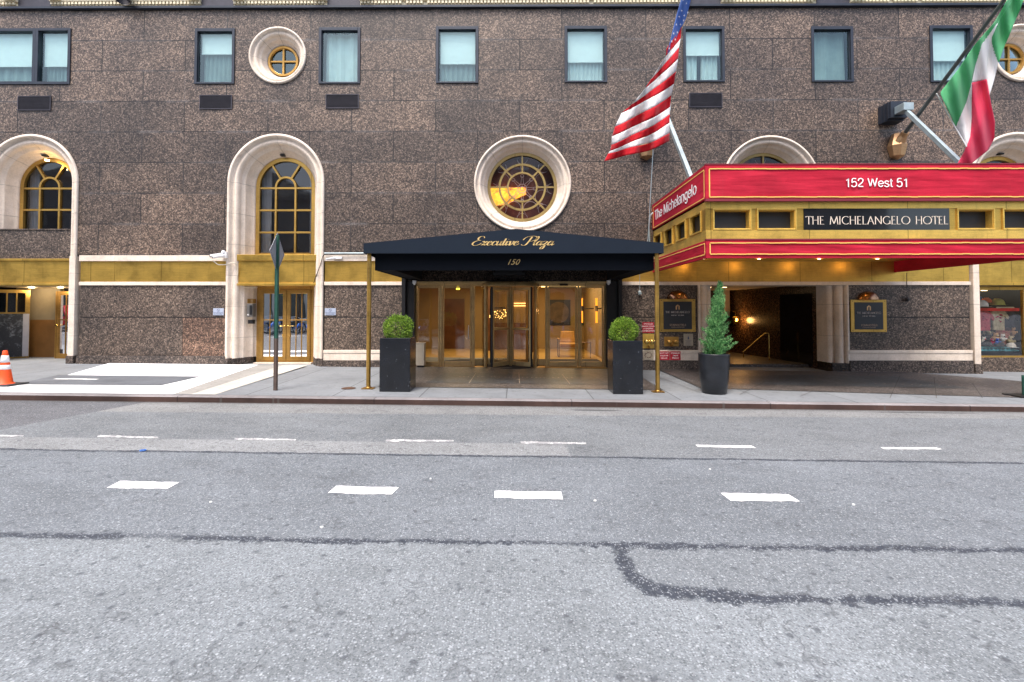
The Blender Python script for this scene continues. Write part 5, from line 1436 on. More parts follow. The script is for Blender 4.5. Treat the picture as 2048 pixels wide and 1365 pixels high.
for k in range(12):
    for e in range(4):
        P_ = dia(h*.88, -.003); p = P_[e]+(P_[(e+1) % 4]-P_[e])*(k/12); hl.ball(p, .006, 4)
hl.build('rivet_holes', M['black_metal'], sg)

# ================================================================== PLANTERS AND PLANTS
def granite_planter(pxl, pxr, pyb, pytop, label, yf):
    x0 = XP(pxl, yf, 730); x1 = XP(pxr, yf, 730); y1 = yf+.58; cx, cy = (x0+x1)/2, (yf+y1)/2
    z = walk_z(cx, cy)-.004; zt = ZP(pytop, yf, (pxl+pxr)/2)
    P_ = thing('square_planter', label, 'planter', (cx, cy, z), 'tall black planters at the entrance')
    b = MB(); t_ = .025
    b.box(x0, x1, yf, yf+t_, z, zt); b.box(x0, x1, y1-t_, y1, z, zt); b.box(x0, x0+t_, yf+t_, y1-t_, z, zt); b.box(x1-t_, x1, yf+t_, y1-t_, z, zt)
    b.build('box', M['planter_black'], P_, bevel=.006)
    s = MB(); N = 12; vs = [(x0+t_+(x1-x0-2*t_)*i/N, yf+t_+(y1-yf-2*t_)*j/N, zt-.05+.02*rnd.random()) for j in range(N+1) for i in range(N+1)]
    s.add(vs, [(j*(N+1)+i, j*(N+1)+i+1, (j+1)*(N+1)+i+1, (j+1)*(N+1)+i) for j in range(N) for i in range(N)]); s.build('soil', M['soil'], P_)
    return cx, cy, zt
t_ = NT('speckled_black_granite'); v_ = t_.sep(t_.voro(85, vec=t_.obj()))[0]; n_ = t_.noise(3, 4, .6, vec=t_.obj())
t_.base(t_.mix(t_.ramp(v_, [(.9965, 0.0), (.999, 1.0)]), t_.ramp(n_, [(.3, (.005, .006, .008)), (.7, (.013, .015, .020))]), (.16, .18, .2)))
t_.p(rough=t_.m('ADD', .07, t_.m('MULTIPLY', n_, .2)), spec=.5); M['planter_black'] = t_.mat
M['soil'] = simple('soil', (.03, .022, .015), .95, var=.4, scale=30)
def leaf_mat(name, c0, c1, c2):
    t = NT(name); i = t.n.new("ShaderNodeObjectInfo")
    g = t.voro(38, vec=t.obj()); v = t.sep(g)[0]; n = t.noise(5, 2, .5, vec=t.obj())
    c = t.ramp(t.m('ADD', t.m('MULTIPLY', v, .65), t.m('MULTIPLY', n, .35)), [(.15, c0), (.5, c1), (.85, c2)])
    t.base(c); t.p(rough=.5, spec=.4)
    tl = t.n.new("ShaderNodeBsdfTranslucent"); t.l.new(c, tl.inputs[0]); mx = t.n.new("ShaderNodeMixShader"); mx.inputs[0].default_value = .3
    t.l.new(t.b.outputs[0], mx.inputs[1]); t.l.new(tl.outputs[0], mx.inputs[2]); t.l.new(mx.outputs[0], t.out.inputs[0]); return t.mat
M['box_leaf'] = leaf_mat('boxwood_leaf', (.035, .085, .008), (.14, .28, .022), (.40, .54, .07))
M['cyp_leaf'] = leaf_mat('cypress_needle', (.025, .10, .035), (.10, .32, .10), (.36, .62, .26))
M['bark'] = simple('bark', (.10, .065, .04), .9, var=.4, scale=20)
def leaf(mb, p, d, L, w, up=None):
    d = d.normalized(); s = d.cross(Vector((rnd.uniform(-1, 1), rnd.uniform(-1, 1), rnd.uniform(-1, 1))))
    if s.length < 1e-3: s = d.orthogonal()
    s.normalize(); n = d.cross(s)*w*.25
    mb.add([p, p+d*L*.5+s*w/2-n, p+d*L, p+d*L*.5-s*w/2-n], [(0, 1, 2), (0, 2, 3)])
def rdir():
    while True:
        v = Vector((rnd.uniform(-1, 1), rnd.uniform(-1, 1), rnd.uniform(-1, 1)))
        if .05 < v.length < 1: return v.normalized()
def boxwood(c, r, seed, label):
    rnd.seed(seed)
    B = thing('boxwood_shrub', label, 'shrub', (c[0], c[1], c[2]), 'clipped box balls in the black planters')
    fb = MB()
    cc = Vector((c[0], c[1], c[2]+r*.68))
    bumps = [(rdir(), rnd.uniform(.06, .15)) for _ in range(14)]
    for i in range(4300):
        d = rdir()
        k = 1+sum(a*max(0, d.dot(bd))**8 for bd, a in bumps)+.03*math.sin(d.x*9+seed)
        rad = r*k*(.55+.47*rnd.random()**.5)
        p = cc+d*rad
        if p.z < c[2]-.03: continue
        leaf(fb, p, (d+rdir()*.8), rnd.uniform(.020, .036), rnd.uniform(.015, .023))
    for i in range(160):      # stray shoots
        d = rdir()
        if d.z < -.2: continue
        p = cc+d*r*1.02
        for q in range(4): leaf(fb, p+d*.014*q, d+rdir()*.7, .024, .015)
    fb.build('crown', M['box_leaf'], B)
    s = MB()
    for k in range(7):
        a = k*.9; s.tube([(c[0], c[1], c[2]-.05), (c[0]+.05*math.cos(a), c[1]+.05*math.sin(a), c[2]+.08), (c[0]+.14*math.cos(a), c[1]+.14*math.sin(a), c[2]+.24)], [.012, .009, .004], 5)
    s.build('stem', M['bark'], B)
p = granite_planter(759, 820, 783, 676.5, 'tall square black planter left of the entrance doors', -3.86); boxwood((p[0]-.01, p[1], p[2]), .262, 3, 'round clipped green box shrub in the left black planter')
p = granite_planter(1226, 1286, 787, 682, 'tall square black planter right of the entrance doors', -3.83); boxwood((p[0]-.01, p[1], p[2]), .250, 11, 'round clipped green box shrub in the right black planter')
# round pot
px_, py_ = XP(1428, -3.55, 750), -3.55; pz = walk_z(px_, py_)
PT = thing('round_planter', 'tapered round charcoal pot with a small conifer near the marquee', 'planter', (px_, py_, pz))
zt = ZP(710, -3.85, 1428)-pz
b = MB(); b.lathe([(.001, 0), (.215, 0), (.235, .01), (.27, zt*.35), (.295, zt*.75), (.298, zt*.97), (.305, zt), (.285, zt+.004), (.275, zt-.02), (.27, zt*.8)], (px_, py_, pz), 40); b.build('pot', M['grey_pot'], PT)
b = MB(); b.lathe([(.001, zt-.05), (.15, zt-.035), (.275, zt-.06)], (px_, py_, pz), 24); b.build('soil', M['soil'], PT)
rnd.seed(21)
CY = thing('conifer', 'small upright green cypress growing in the round charcoal pot', 'tree', (px_+.0, py_, pz+zt-.05))
fb = MB(); base = Vector((px_+.02, py_, pz+zt-.06)); Hc = ZP(574, py_, 1440)-base.z
apex = base+Vector((.12, 0, Hc))
def width_at(f):   # crown half width by height fraction
    return .31*(1-f)**.75*(.72+.28*min(1, f*5))+.015
stems = MB(); stems.tube([base, base+(apex-base)*.5, apex], [.022, .014, .004], 6)
for i in range(520):
    f = rnd.random()**1.15; a = rnd.uniform(0, 2*math.pi); r = width_at(f)*rnd.uniform(.35, 1.0)*(1+.22*math.sin(a*3+f*9))
    root = base+(apex-base)*max(0, f-.10)
    tip = base+(apex-base)*f+Vector((math.cos(a)*r, math.sin(a)*r, rnd.uniform(.02, .12)))
    n = 13; d = (tip-root)
    if i % 5 == 0: stems.tube([root, root+d*.6, tip], [.006, .004, .002], 4, cap=False)
    for k in range(n):
        q = root+d*(.35+.65*k/n)
        for _ in range(4): leaf(fb, q+rdir()*.025, d.normalized()*.6+Vector((0, 0, .75))+rdir()*.5, rnd.uniform(.028, .055), .009)
for (dx, dy, dz0, ln) in ((.26, -.05, .12, .24), (.24, .02, .02, .2), (-.22, -.05, .42, .16), (.10, -.1, .62, .14), (.30, 0, .30, .12), (-.24, 0, .2, .14)):
    root = base+Vector((dx*.3, dy, dz0)); d = Vector((dx, dy, .14)).normalized()*(ln+.12)
    for k in range(26):
        q = root+d*(k/26)
        for _ in range(5): leaf(fb, q+rdir()*.02, d.normalized()+rdir()*.7+Vector((0, 0, .3)), .045, .011)
fb.build('crown', M['cyp_leaf'], CY); stems.build('trunk', M['bark'], CY)

# ================================================================== CONE AND STANCHION
ox, oy = XP(9, -3.62, 760), -3.62; oz = walk_z(ox, oy)
CN = thing('traffic_cone', 'orange traffic cone with two white bands at the left kerb', 'cone', (ox, oy, oz))
M['cone_orange'] = simple('cone_orange', (.85, .09, .012), .5, var=.12, scale=10)
M['cone_white'] = simple('reflective_white', (.75, .76, .78), .4, var=.1)
M['rubber'] = simple('black_rubber', (.02, .022, .026), .7)
b = MB(); b.box(ox-.20, ox+.30, oy-.22, oy+.22, oz, oz+.032)
b.build('base', M['rubber'], CN, bevel=.012)
def rc(h): return .135-(.135-.035)*h/.68
prof = lambda h0, h1, o: [(rc(h0)+o, h0+.03), (rc(h1)+o, h1+.03)]
b = MB(); b.lathe([(.165, .032), (.15, .045)]+[(rc(h), h+.03) for h in (.03, .2, .4, .6, .66)]+[(.03, .70), (.022, .70), (.022, .60)], (ox, oy, oz), 32); b.build('body', M['cone_orange'], CN)
for h0, h1 in ((.29, .38), (.43, .57)):
    b = MB(); b.lathe([(rc(h0)+.001, h0+.03), (rc(h0)+.004, h0+.031), (rc(h1)+.004, h1+.029), (rc(h1)+.001, h1+.03)], (ox, oy, oz), 32); b.build('reflective_band', M['cone_white'], CN)
qx, qy = XP(2046, -3.55, 780), -3.55; qz = walk_z(qx, qy)
ST = thing('stanchion', 'black stanchion on a flat base at the right edge of the sidewalk', 'stanchion', (qx, qy, qz))
b = MB(); b.box(qx-.24, qx+.24, qy-.2, qy+.2, qz, qz+.03); b.build('base', M['black_metal'], ST, bevel=.008)
b = MB(); b.tube([(qx+.03, qy, qz+.03), (qx+.03, qy, qz+.42)], .04, 12); b.build('post', M['post_green'], ST)

# ================================================================== LOBBY AND REVOLVING DOOR
rnd.seed(5)
YS = .20
M['lobby_wall'] = simple('lobby_tan_wall', (.32, .22, .095), .7, var=.15, scale=2)
M['lobby_wood'] = simple('lobby_dark_wood', (.15, .06, .022), .35, var=.4, scale=3)
M['lobby_floor'] = simple('lobby_honey_floor', (.58, .38, .13), .3, var=.2, scale=3)
M['lobby_ceiling'] = simple('lobby_cream_ceiling', (.55, .42, .26), .7)
M['mat'] = simple('entrance_mat', (.035, .03, .028), .9, var=.3)
LX0, LX1 = W(829, 600)[0], W(1213, 600)[0]
zd = ZP(566.5, YS); g0 = -.01
b = MB(); b.box(LX0-2.2, LX1+.5, .36, 7.6, -.12, .0); b.build('lobby_floor', M['lobby_floor'], H)
b = MB(); b.box(LX0-1.0, LX1+.1, .40, 2.2, .001, .014); b.build('lobby_mat', M['mat'], H)
b = MB(); b.box(LX0-.05, LX1+.05, -.05, .36, -.2, g0+.012); b.build('lobby_threshold', M['bronze'], H)
b = MB(); b.box(LX0-2.2, LX1+.5, .36, 7.6, 2.55, 2.65); b.build('lobby_ceiling', M['lobby_ceiling'], H)
b = MB(); b.box(LX0-2.2, LX1+.5, 6.6, 6.7, 0, 2.55); b.build('lobby_wall', M['lobby_wall'], H)
b = MB(); b.box(LX0-2.3, LX0-2.2, .36, 7.6, 0, 2.55); b.build('lobby_wall', M['lobby_wood'], H)
b = MB(); b.box(LX1+.28, LX1+.38, .36, 7.6, 0, 2.55); b.build('lobby_wall', M['lobby_wall'], H)
b = MB(); b.box(-2.95, -2.05, 6.52, 6.598, .0, 2.02); b.build('lobby_wood_door', M['lobby_wood'], H)
b = MB(); b.box(LX0-1.4, LX0-.6, 3.4, 3.5, 0, 2.55); b.box(-1.1, -.9, 5.6, 5.9, 0, 2.55); b.box(.55, .7, 5.0, 5.3, 0, 2.55); b.build('lobby_column', M['lobby_wood'], H)
b = MB(); b.box(-.85, .5, 6.3, 6.58, 0, 1.05); b.build('reception_desk', M['lobby_wood'], H)
M['strip_glow'] = emis('strip_glow', (1, .6, .18), 2)
b = MB()
for yy in (3.2, 4.4, 5.6): b.box(-.75, .62, yy, yy+.05, 2.36, 2.40)
b.box(1.0, LX1+.2, 5.4, 5.46, 2.44, 2.48); b.build('ceiling_strip_light', M['strip_glow'], H)
M['shelf_glow'] = emis('shelf_glow', (1, .50, .16), 2.2)
b = MB()
for z in (1.72, 1.82): b.box(-.1, .52, 6.55, 6.59, z, z+.03)
b.build('lit_shelf_edge', M['shelf_glow'], H)
def area(name, x, y, z, sx_, sy_, e, col, parent=H, rot=(0, 0, 0)):
    l = bpy.data.lights.new(name, 'AREA'); l.shape = 'RECTANGLE'; l.size = sx_; l.size_y = sy_; l.energy = e; l.color = col
    q = bpy.data.objects.new(name, l); COL.objects.link(q); q.parent = parent; q.location = (x, y, z); q.rotation_euler = rot; return q
area('lobby_light', -1.6, 3.6, 2.5, 2.4, 3.5, 36, (1, .76, .42)); area('lobby_light', 1.8, 3.2, 2.5, 1.4, 3.5, 36, (1, .76, .42)); area('lobby_light', 0, 5.2, 2.5, 1.2, 2, 5, (1, .7, .4))
for (px, py, yy) in ((878, 577, 3.0), (893, 583, 3.6), (1117, 582, 3.4)):
    downlight(XP(px, yy, py), yy, 2.545, H, 0, .06, name='recessed_light')
# header and side lights
b = MB(); b.box(LX0, LX1, -.02, YS+.1, zd-.01, zh-.0); b.box(LX0, LX1, YS-.05, YS+.06, zd-.085, zd-.01); b.build('entrance_header', M['champagne'], H)
def vbar(px, w, name='door_post', mat='champagne', y=YS, z1=None):
    X = XP(px, y, 650); q = MB(); q.box(X-w/2, X+w/2, y-.05, y+.05, g0+.01, (zd-.085) if z1 is None else z1); return q.build(name, M[mat], H, bevel=.004)
vbar(831.5, .07); vbar(882, .06); vbar(947, .07); vbar(1093, .07); vbar(1157, .06); vbar(1209, .06)
def glazed(px0, px1, door=False, hs=None):
    xa, xb = XP(px0, YS, 650), XP(px1, YS, 650)
    q = MB(); q.frame(xa, xb, g0+.015, zd-.09, YS-.025, YS+.025, .035 if not door else .045, .13, .05)
    f = q.build('glass_door' if door else 'side_light', M['champagne'], H, bevel=.003)
    q = MB(); q.add([(xa+.03, YS, g0+.1), (xb-.03, YS, g0+.1), (xb-.03, YS, zd-.12), (xa+.03, YS, zd-.12)], [(0, 1, 2, 3)]); q.build('pane', M['lobby_glass'], f)
    if hs:
        X = XP(hs, YS-.08, 660); q = MB(); q.tube([(X, YS-.03, .78), (X, YS-.085, .80), (X, YS-.085, 1.12), (X, YS-.03, 1.14)], .012, 8); q.build('handle', M['cone_white'], f)
glazed(835, 879); glazed(885, 943.5, True, 937); glazed(1096.5, 1153.5, True); glazed(1160.5, 1206)
b = MB(); X = XP(1127, YS, 571); b.box(X-.11, X+.11, YS-.10, YS-.051, zd-.085, zd-.03); b.build('door_sensor', M['black_metal'], H)
# revolving door
rc_, ry, RR = XP(1021, .42, 650), .42, .80
zt = zd-.10
RV = MB()
RV.lathe([(RR+.03, zt), (RR+.03, zt+.10), (.001, zt+.10)], (rc_, ry, 0), 40); RV.lathe([(.001, zt), (RR+.03, zt)], (rc_, ry, 0), 40)
drum = RV.build('revolving_door', M['champagne'], H)
for a0, a1 in ((150, 212), (-32, 30)):
    q = MB(); q.lathe([(RR, g0+.02), (RR, zt)], (rc_, ry, 0), 14, R(a0), R(a1)); q.build('curved_glass', M['lobby_glass'], drum)
    for a in (a0, a1):
        q = MB(); cx_, cy_ = rc_+RR*math.cos(R(a)), ry+RR*math.sin(R(a)); q.tube([(cx_, cy_, g0), (cx_, cy_, zt)], .042, 4, smooth=False); q.build('drum_post', M['champagne'], drum)
q = MB(); q.lathe([(.001, .004), (RR-.02, .004), (RR-.02, -.03)], (rc_, ry, 0), 32); q.build('drum_floor', M['mat'], drum)
for k, a in enumerate((229, 319, 49, 139)):
    ca, sa = math.cos(R(a)), math.sin(R(a))
    def wb(mb, r0, r1, z0, z1, t=.022):
        pts = []
        for z in (z0, z1):
            for (r, s) in ((r0, -t), (r1, -t), (r1, t), (r0, t)): pts.append((rc_+ca*r-sa*s, ry+sa*r+ca*s, z))
        mb.hexa(pts)
    q = MB(); L_ = RR-.05
    wb(q, .05, .11, .03, zt-.02); wb(q, L_-.06, L_, .03, zt-.02); wb(q, .11, L_-.06, .03, .14); wb(q, .11, L_-.06, zt-.10, zt-.02); wb(q, .11, L_-.06, 1.02, 1.07, .026)
    w_ = q.build('wing', M['champagne'], drum, bevel=.003)
    q = MB(); wb(q, L_, L_+.025, .03, zt-.02, .028); q.build('brush_seal', M['black_metal'], w_)
    q = MB(); q.add([(rc_+ca*.1, ry+sa*.1, .1), (rc_+ca*(L_-.05), ry+sa*(L_-.05), .1), (rc_+ca*(L_-.05), ry+sa*(L_-.05), zt-.06), (rc_+ca*.1, ry+sa*.1, zt-.06)], [(0, 1, 2, 3)]); q.build('pane', M['lobby_glass'], w_)
q = MB(); q.tube([(rc_, ry, .0), (rc_, ry, zt)], .045, 12); q.build('centre_post', M['champagne'], drum)
# armchair in the lobby
ax_, ay_ = XP(1137, 3.2, 690), 3.2
AC = thing('armchair', 'low mustard armchair with a thin metal frame in the lobby', 'armchair', (ax_, ay_, 0))
M['mustard'] = simple('mustard_cloth', (.50, .27, .07), .8, var=.15)
b = MB(); b.box(ax_-.30, ax_+.30, ay_-.28, ay_+.28, .34, .46); b.build('seat', M['mustard'], AC, bevel=.04)
b = MB(); b.hexa([(ax_-.27, ay_+.22, .46), (ax_+.27, ay_+.22, .46), (ax_+.27, ay_+.34, .46), (ax_-.27, ay_+.34, .46), (ax_-.22, ay_+.34, .84), (ax_+.22, ay_+.34, .84), (ax_+.22, ay_+.44, .84), (ax_-.22, ay_+.44, .84)]); b.build('backrest', M['mustard'], AC, bevel=.03)
for s in (-1, 1):
    X = ax_+s*.34; b = MB(); b.tube([(X, ay_-.28, .01), (X, ay_-.28, .58), (X, ay_+.3, .58), (X, ay_+.3, .01), (X, ay_-.28, .01)], .012, 6); b.build('side_frame', M['black_metal'], AC)
    b = MB(); b.box(X-.025, X+.025, ay_-.26, ay_+.26, .585, .61); b.build('armrest', M['mustard'], AC)
tx_, ty_ = XP(1172, 2.6, 690), 2.7
TB = thing('side_table', 'small glass topped metal side table in the lobby right of the armchair', 'side table', (tx_, ty_, 0))
b = MB(); b.lathe([(.001, .5), (.2, .5), (.2, .515), (.001, .515)], (tx_, ty_, 0), 20); b.build('table_top', M['lobby_wood'], TB)
for k in range(3):
    b = MB(); a = k*2.1; b.tube([(tx_+.16*math.cos(a), ty_+.16*math.sin(a), 0), (tx_+.16*math.cos(a), ty_+.16*math.sin(a), .5)], .01, 6); b.build('leg', M['black_metal'], TB)
# pictures
def picture(x0, x1, y, z0, z1, label, disc):
    P_ = thing('framed_picture', label, 'picture', ((x0+x1)/2, y, z0))
    b = MB(); b.frame(x0, x1, z0, z1, y-.03, y, .015); b.build('frame', M['black_metal'], P_)
    b = MB(); b.box(x0+.015, x1-.015, y-.012, y-.002, z0+.015, z1-.015); b.build('canvas', M['night'], P_)
    if disc:
        b = MB(); b.lathe([(.001, 0), (disc, 0)], ((x0+x1)/2-.05, y-.016, (z0+z1)/2), 32, axis='Y', smooth=False); b.build('pale_disc', M['disc'], P_)
M['night'] = simple('picture_night', (.012, .013, .016), .35, var=.4, scale=3)
M['disc'] = simple('picture_disc', (.16, .11, .06), .5, var=.7, scale=4)
picture(XP(1098, 6.5, 620), XP(1141, 6.5, 620), 6.59, ZP(651, 6.5, 1100), ZP(600, 6.5, 1100), 'dark picture with a big pale disc on the lobby back wall', .43)
picture(XP(1173, 5.0, 620), XP(1192, 5.0, 620), 6.59, ZP(651, 6.5, 1100), ZP(600, 6.5, 1100), 'narrow dark picture right of the disc picture in the lobby', 0)
M['sconce_glow'] = emis('sconce_glow', (1, .30, .02), 1.1)
for px, yy, lb in ((1193, 1.9, 'nearer tall amber wall lamp in the lobby beside the right glass door'), (1164, 4.0, 'farther tall amber wall lamp in the lobby, left of the nearer one')):
    X = LX1+.22 if px > 1180 else XP(px, yy, 620)
    X = XP(px, yy, 620)
    z0, z1 = ZP(646, yy, px), ZP(597, yy, px)
    L_ = thing('wall_lamp', lb, 'wall lamp', (X, yy, z0), 'amber wall lamps in the lobby'); zm_ = (z0*.42+z1*.58)
    b = MB(); b.tube([(X, yy, z0), (X, yy, zm_-.09)], .033, 10); b.build('lamp_shade', M['sconce_glow'], L_)
    b = MB(); b.tube([(X, yy, zm_+.09), (X, yy, z1)], .033, 10); b.build('lamp_shade', M['sconce_glow'], L_)
    b = MB(); b.tube([(X, yy, zm_-.09), (X, yy, zm_+.09)], .04, 10); b.tube([(X, yy, zm_), (LX1+.28, yy, zm_)], .02, 6); b.build('holder', M['black_metal'], L_)
    l = bpy.data.lights.new("lamp_glow", 'POINT'); l.energy = 3; l.color = (1, .5, .15); l.shadow_soft_size = .1
    q = bpy.data.objects.new("lamp_glow", l); COL.objects.link(q); q.parent = L_; q.location = (-.1, -.12, .4)
# chandelier
M['bulb'] = emis('warm_bulb', (1, .55, .14), 5)
hx_, hy_, hz_ = XP(996, 4.6, 628), 4.6, ZP(629, 4.6, 996)
CH = thing('chandelier', 'glittering chandelier of warm bulbs seen through the revolving door', 'chandelier', (hx_, hy_, 2.55))
b = MB(); b.tube([(hx_, hy_, 2.55), (hx_, hy_, hz_+.2)], .01, 6); b.lathe([(.30, hz_+.2), (.30, hz_+.26), (.28, hz_+.2)], (hx_, hy_, 0), 20); b.build('frame', M['black_metal'], CH)
b = MB()
for i in range(46): b.ball((hx_+rnd.uniform(-.30, .30), hy_+rnd.uniform(-.15, .15), hz_+rnd.uniform(-.16, .18)), .012, 4)
b.build('bulbs', M['bulb'], CH)
# hanging yellow lamp behind the left door
M['yellow_glow'] = emis('yellow_glow', (1, .72, .05), 2.5)
X, Z = W(916, 576, .6)
LP_ = thing('pendant_lamp', 'small yellow glowing lamp above the left glass door', 'lamp', (X, .6, Z))
b = MB(); b.lathe([(.03, .06), (.055, -.05), (.001, -.05)], (X, .6, Z), 14); b.build('lamp_shade', M['yellow_glow'], LP_)
b = MB(); b.tube([(X, .6, Z+.06), (X, .6, 2.55)], .008, 5); b.build('cord', M['black_metal'], LP_)
# cream pedestal outside
X0, X1 = XP(834, -.22, 710), XP(850, -.22, 710); z = walk_z(X0, -.2)
PD = thing('litter_bin', 'narrow cream box shaped bin beside the left planter at the doors', 'bin', ((X0+X1)/2, -.1, z))
M['bin_cream'] = simple('bin_cream', (.40, .34, .26), .6, var=.15)
b = MB(); b.box(X0-.03, X1-.02, -.22, .0, z+.05, ZP(688, -.2, 840)); b.build('body', M['bin_cream'], PD, bevel=.008)
b = MB(); b.box(X0-.04, X1-.01, -.23, .01, ZP(688, -.2, 840), ZP(688, -.2, 840)+.02); b.build('lid', M['bin_cream'], PD)
b = MB(); b.box(X0, X1-.04, -.20, -.02, z, z+.05); b.build('foot', M['black_metal'], PD)

# hall: lamps, handrail, red sign in the lift panel
M['hall_glow'] = emis('hall_glow', (1, .55, .12), 6)
for px, lb in ((1471, 'left one of the twin amber wall lamps in the dark hall'), (1490, 'right one of the twin amber wall lamps in the dark hall')):
    yy = 4.45; X, Z = W(px, 641, yy)
    L_ = thing('wall_lamp', lb, 'wall lamp', (X, yy, Z), 'amber wall lamps in the hall')
    b = MB(); b.lathe([(.05, -.14), (.11, -.04), (.12, .07), (.10, .12)], (X, yy, Z), 10, smooth=False); b.build('frame', M['gold_hw'], L_)
    b = MB(); b.ball((X, yy, Z), .09, 8); b.build('bulb', M['hall_glow'], L_)
    b = MB(); b.tube([(X, yy, Z+.12), (X, yy, Z+.3), (X+.0, yy+.2, Z+.32)], .012, 6); b.build('arm', M['gold_hw'], L_)
    l = bpy.data.lights.new("lamp_glow", 'POINT'); l.energy = 9; l.color = (1, .5, .15); l.shadow_soft_size = .1
    q = bpy.data.objects.new("lamp_glow", l); COL.objects.link(q); q.parent = L_; q.location = (0, -.25, 0)
HR = thing('handrail', 'gold handrail sloping down beside the steps in the dark hall', 'handrail', (XP(1538, 2.0, 700), 2.0, 0))
p1_, p2_, p3_ = W(1538, 667, 2.0), W(1530, 667, 2.05), W(1487, 704, 2.9); p4_ = W(1538, 721, 2.0)
b = MB(); b.tube([(p1_[0], 2.0, p4_[1]), (p1_[0], 2.0, p1_[1]-.02), (p1_[0]-.03, 2.0, p1_[1]), (p2_[0], 2.05, p2_[1]), (p3_[0], 2.9, p3_[1]), (p3_[0]-.05, 2.9, p3_[1])], .019, 8); b.build('rail', M['gold_hw'], HR)
b = MB(); b.tube([(p3_[0], 2.9, p3_[1]), (p3_[0], 2.9, 0)], .014, 8); b.build('post', M['bronze'], HR)
b = MB()
for px, py in ((1425, 587), (1457, 583)):
    X, Z = W(px, py, 2.2); b.lathe([(.001, 0), (.12, 0)], (X, 2.6, zc_h+.055), 14)
b.build('hall_downlight', M['lamp_white'], H)
area('hall_light', hc-.4, 2.6, zc_h, 1.6, 1.6, 3, (1, .66, .34))

# ================================================================== WALL SIGNS AND FITTINGS
def plate(name, px0, px1, py0, py1, mat, label, cat, Y=0.0, th=.02, group=None, bevel=.003):
    cxp, cyp = (px0+px1)/2, (py0+py1)/2
    x0, x1 = XP(px0, Y, cyp), XP(px1, Y, cyp); z0, z1 = ZP(py1, Y, cxp), ZP(py0, Y, cxp)
    T_ = thing(name, label, cat, ((x0+x1)/2, Y, z0), group)
    b = MB(); b.box(x0, x1, Y-th, Y-.001, z0, z1); b.build('plate', mat, T_, bevel=bevel)
    return T_, x0, x1, z0, z1
M['sign_grey'] = simple('sign_grey', (.42, .47, .58), .4, .2, var=.1)
M['sign_ink'] = simple('sign_ink', (.04, .06, .14), .6, var=0)
for p0_, p1_, lb in ((427, 448, 'grey no smoking plate left of the arched service door'), (650, 672, 'grey no smoking plate right of the arched service door')):
    T_, x0, x1, z0, z1 = plate('no_smoking_sign', p0_, p1_, 617, 631, M['sign_grey'], lb, 'sign', group='no smoking plates')
    cxx = (x0+x1)/2; b = MB(); b.lathe([(.040, 0), (.033, 0)], (cxx, -.0225, z1-.055), 20, axis='Y', smooth=False)
    b.hexa([(cxx-.028, -.024, z1-.032), (cxx-.022, -.024, z1-.026), (cxx-.022, -.022, z1-.026), (cxx-.028, -.022, z1-.032), (cxx+.022, -.024, z1-.084), (cxx+.028, -.024, z1-.078), (cxx+.028, -.022, z1-.078), (cxx+.022, -.022, z1-.084)]); b.build('symbol', M['sign_ink'], T_)
    text_obj('lettering', 'NO SMOKING', .042, M['sign_ink'], T_, (cxx, -.022, z0+.065), depth=.001)
    text_obj('lettering', 'IN THIS AREA', .036, M['sign_ink'], T_, (cxx, -.022, z0+.028), depth=.001)
def hotel_plaque(px0, px1, py0, py1, label):
    T_, x0, x1, z0, z1 = plate('hotel_plaque', px0, px1, py0, py1, M['brass_trim'], label, 'sign', th=.035, group='illuminated hotel plaques')
    w = .10; b = MB(); b.box(x0+w, x1-w, -.042, -.036, z0+.07, z1-.07); b.build('black_field', M['plaque_black'], T_)
    cxx = (x0+x1)/2; y = -.043
    b = MB(); zz_ = z1-.24
    b.prism([(cxx-.055, zz_-.05), (cxx-.02, zz_-.05), (cxx-.02, zz_+.03), (cxx+.02, zz_+.06), (cxx+.02, zz_-.05), (cxx+.055, zz_-.05), (cxx+.055, zz_+.05), (cxx, zz_+.09), (cxx-.055, zz_+.05)], y-.003, y); b.build('emblem', M['copper'], T_)
    roman_text('lettering', 'THE MICHELANGELO', cxx, z1-.385, (x1-x0)*.68, .055, y, M['pale_dim'], T_, .15)
    roman_text('lettering', 'NEW YORK', cxx, z1-.46, (x1-x0)*.36, .03, y, M['pale_dim'], T_, .2)
    text_obj('lettering', 'STARHOTELS', .075, M['copper_let'], T_, (cxx, y-.002, z0+.185), depth=.001)
    text_obj('lettering', 'COLLEZIONE', .048, M['copper_let'], T_, (cxx, y-.002, z0+.125), depth=.001, spacing=1.3)
    b = MB()
    for X in (x0+.045, x1-.045):
        for Z in (z0+.04, z1-.04): b.lathe([(.012, 0), (.001, -.008)], (X, -.036, Z), 8, axis='Y')
    b.build('screws', M['black_metal'], T_)
    # half round picture lamp
    b = MB(); N = 14; prof_ = [(.29*math.cos(R(a)), .29*math.sin(R(a))) for a in (0, 15, 30, 45, 60, 75, 89)]
    vs = []
    for (r, hh) in prof_:
        for k in range(N+1):
            a = math.pi+math.pi*k/N; vs.append((cxx+r*math.cos(a), -.02+r*.62*math.sin(a), z1+.0+hh*.80))
    b.smooth = True; b.add(vs, [(j*(N+1)+k, j*(N+1)+k+1, (j+1)*(N+1)+k+1, (j+1)*(N+1)+k) for j in range(len(prof_)-1) for k in range(N)]); b.build('lamp_hood', M['copper_dark'], T_)
    b = MB(); b.ball((cxx, -.09, z1+.03), .025, 6); b.build('bulb', M['sconce_glow'], T_)
M['plaque_black'] = simple('plaque_black', (.016, .018, .024), .45); M['pale_dim'] = simple('plaque_letter', (.36, .33, .32), .5, var=0); M['copper_let'] = simple('plaque_copper_letter', (.42, .30, .22), .5, var=0)
M['copper_dark'] = brass('polished_copper_hood', (.42, .22, .12), .22, 1.0)
hotel_plaque(1319, 1390, 598.5, 664, 'black and brass hotel plaque with copper hood, left of the hall opening')
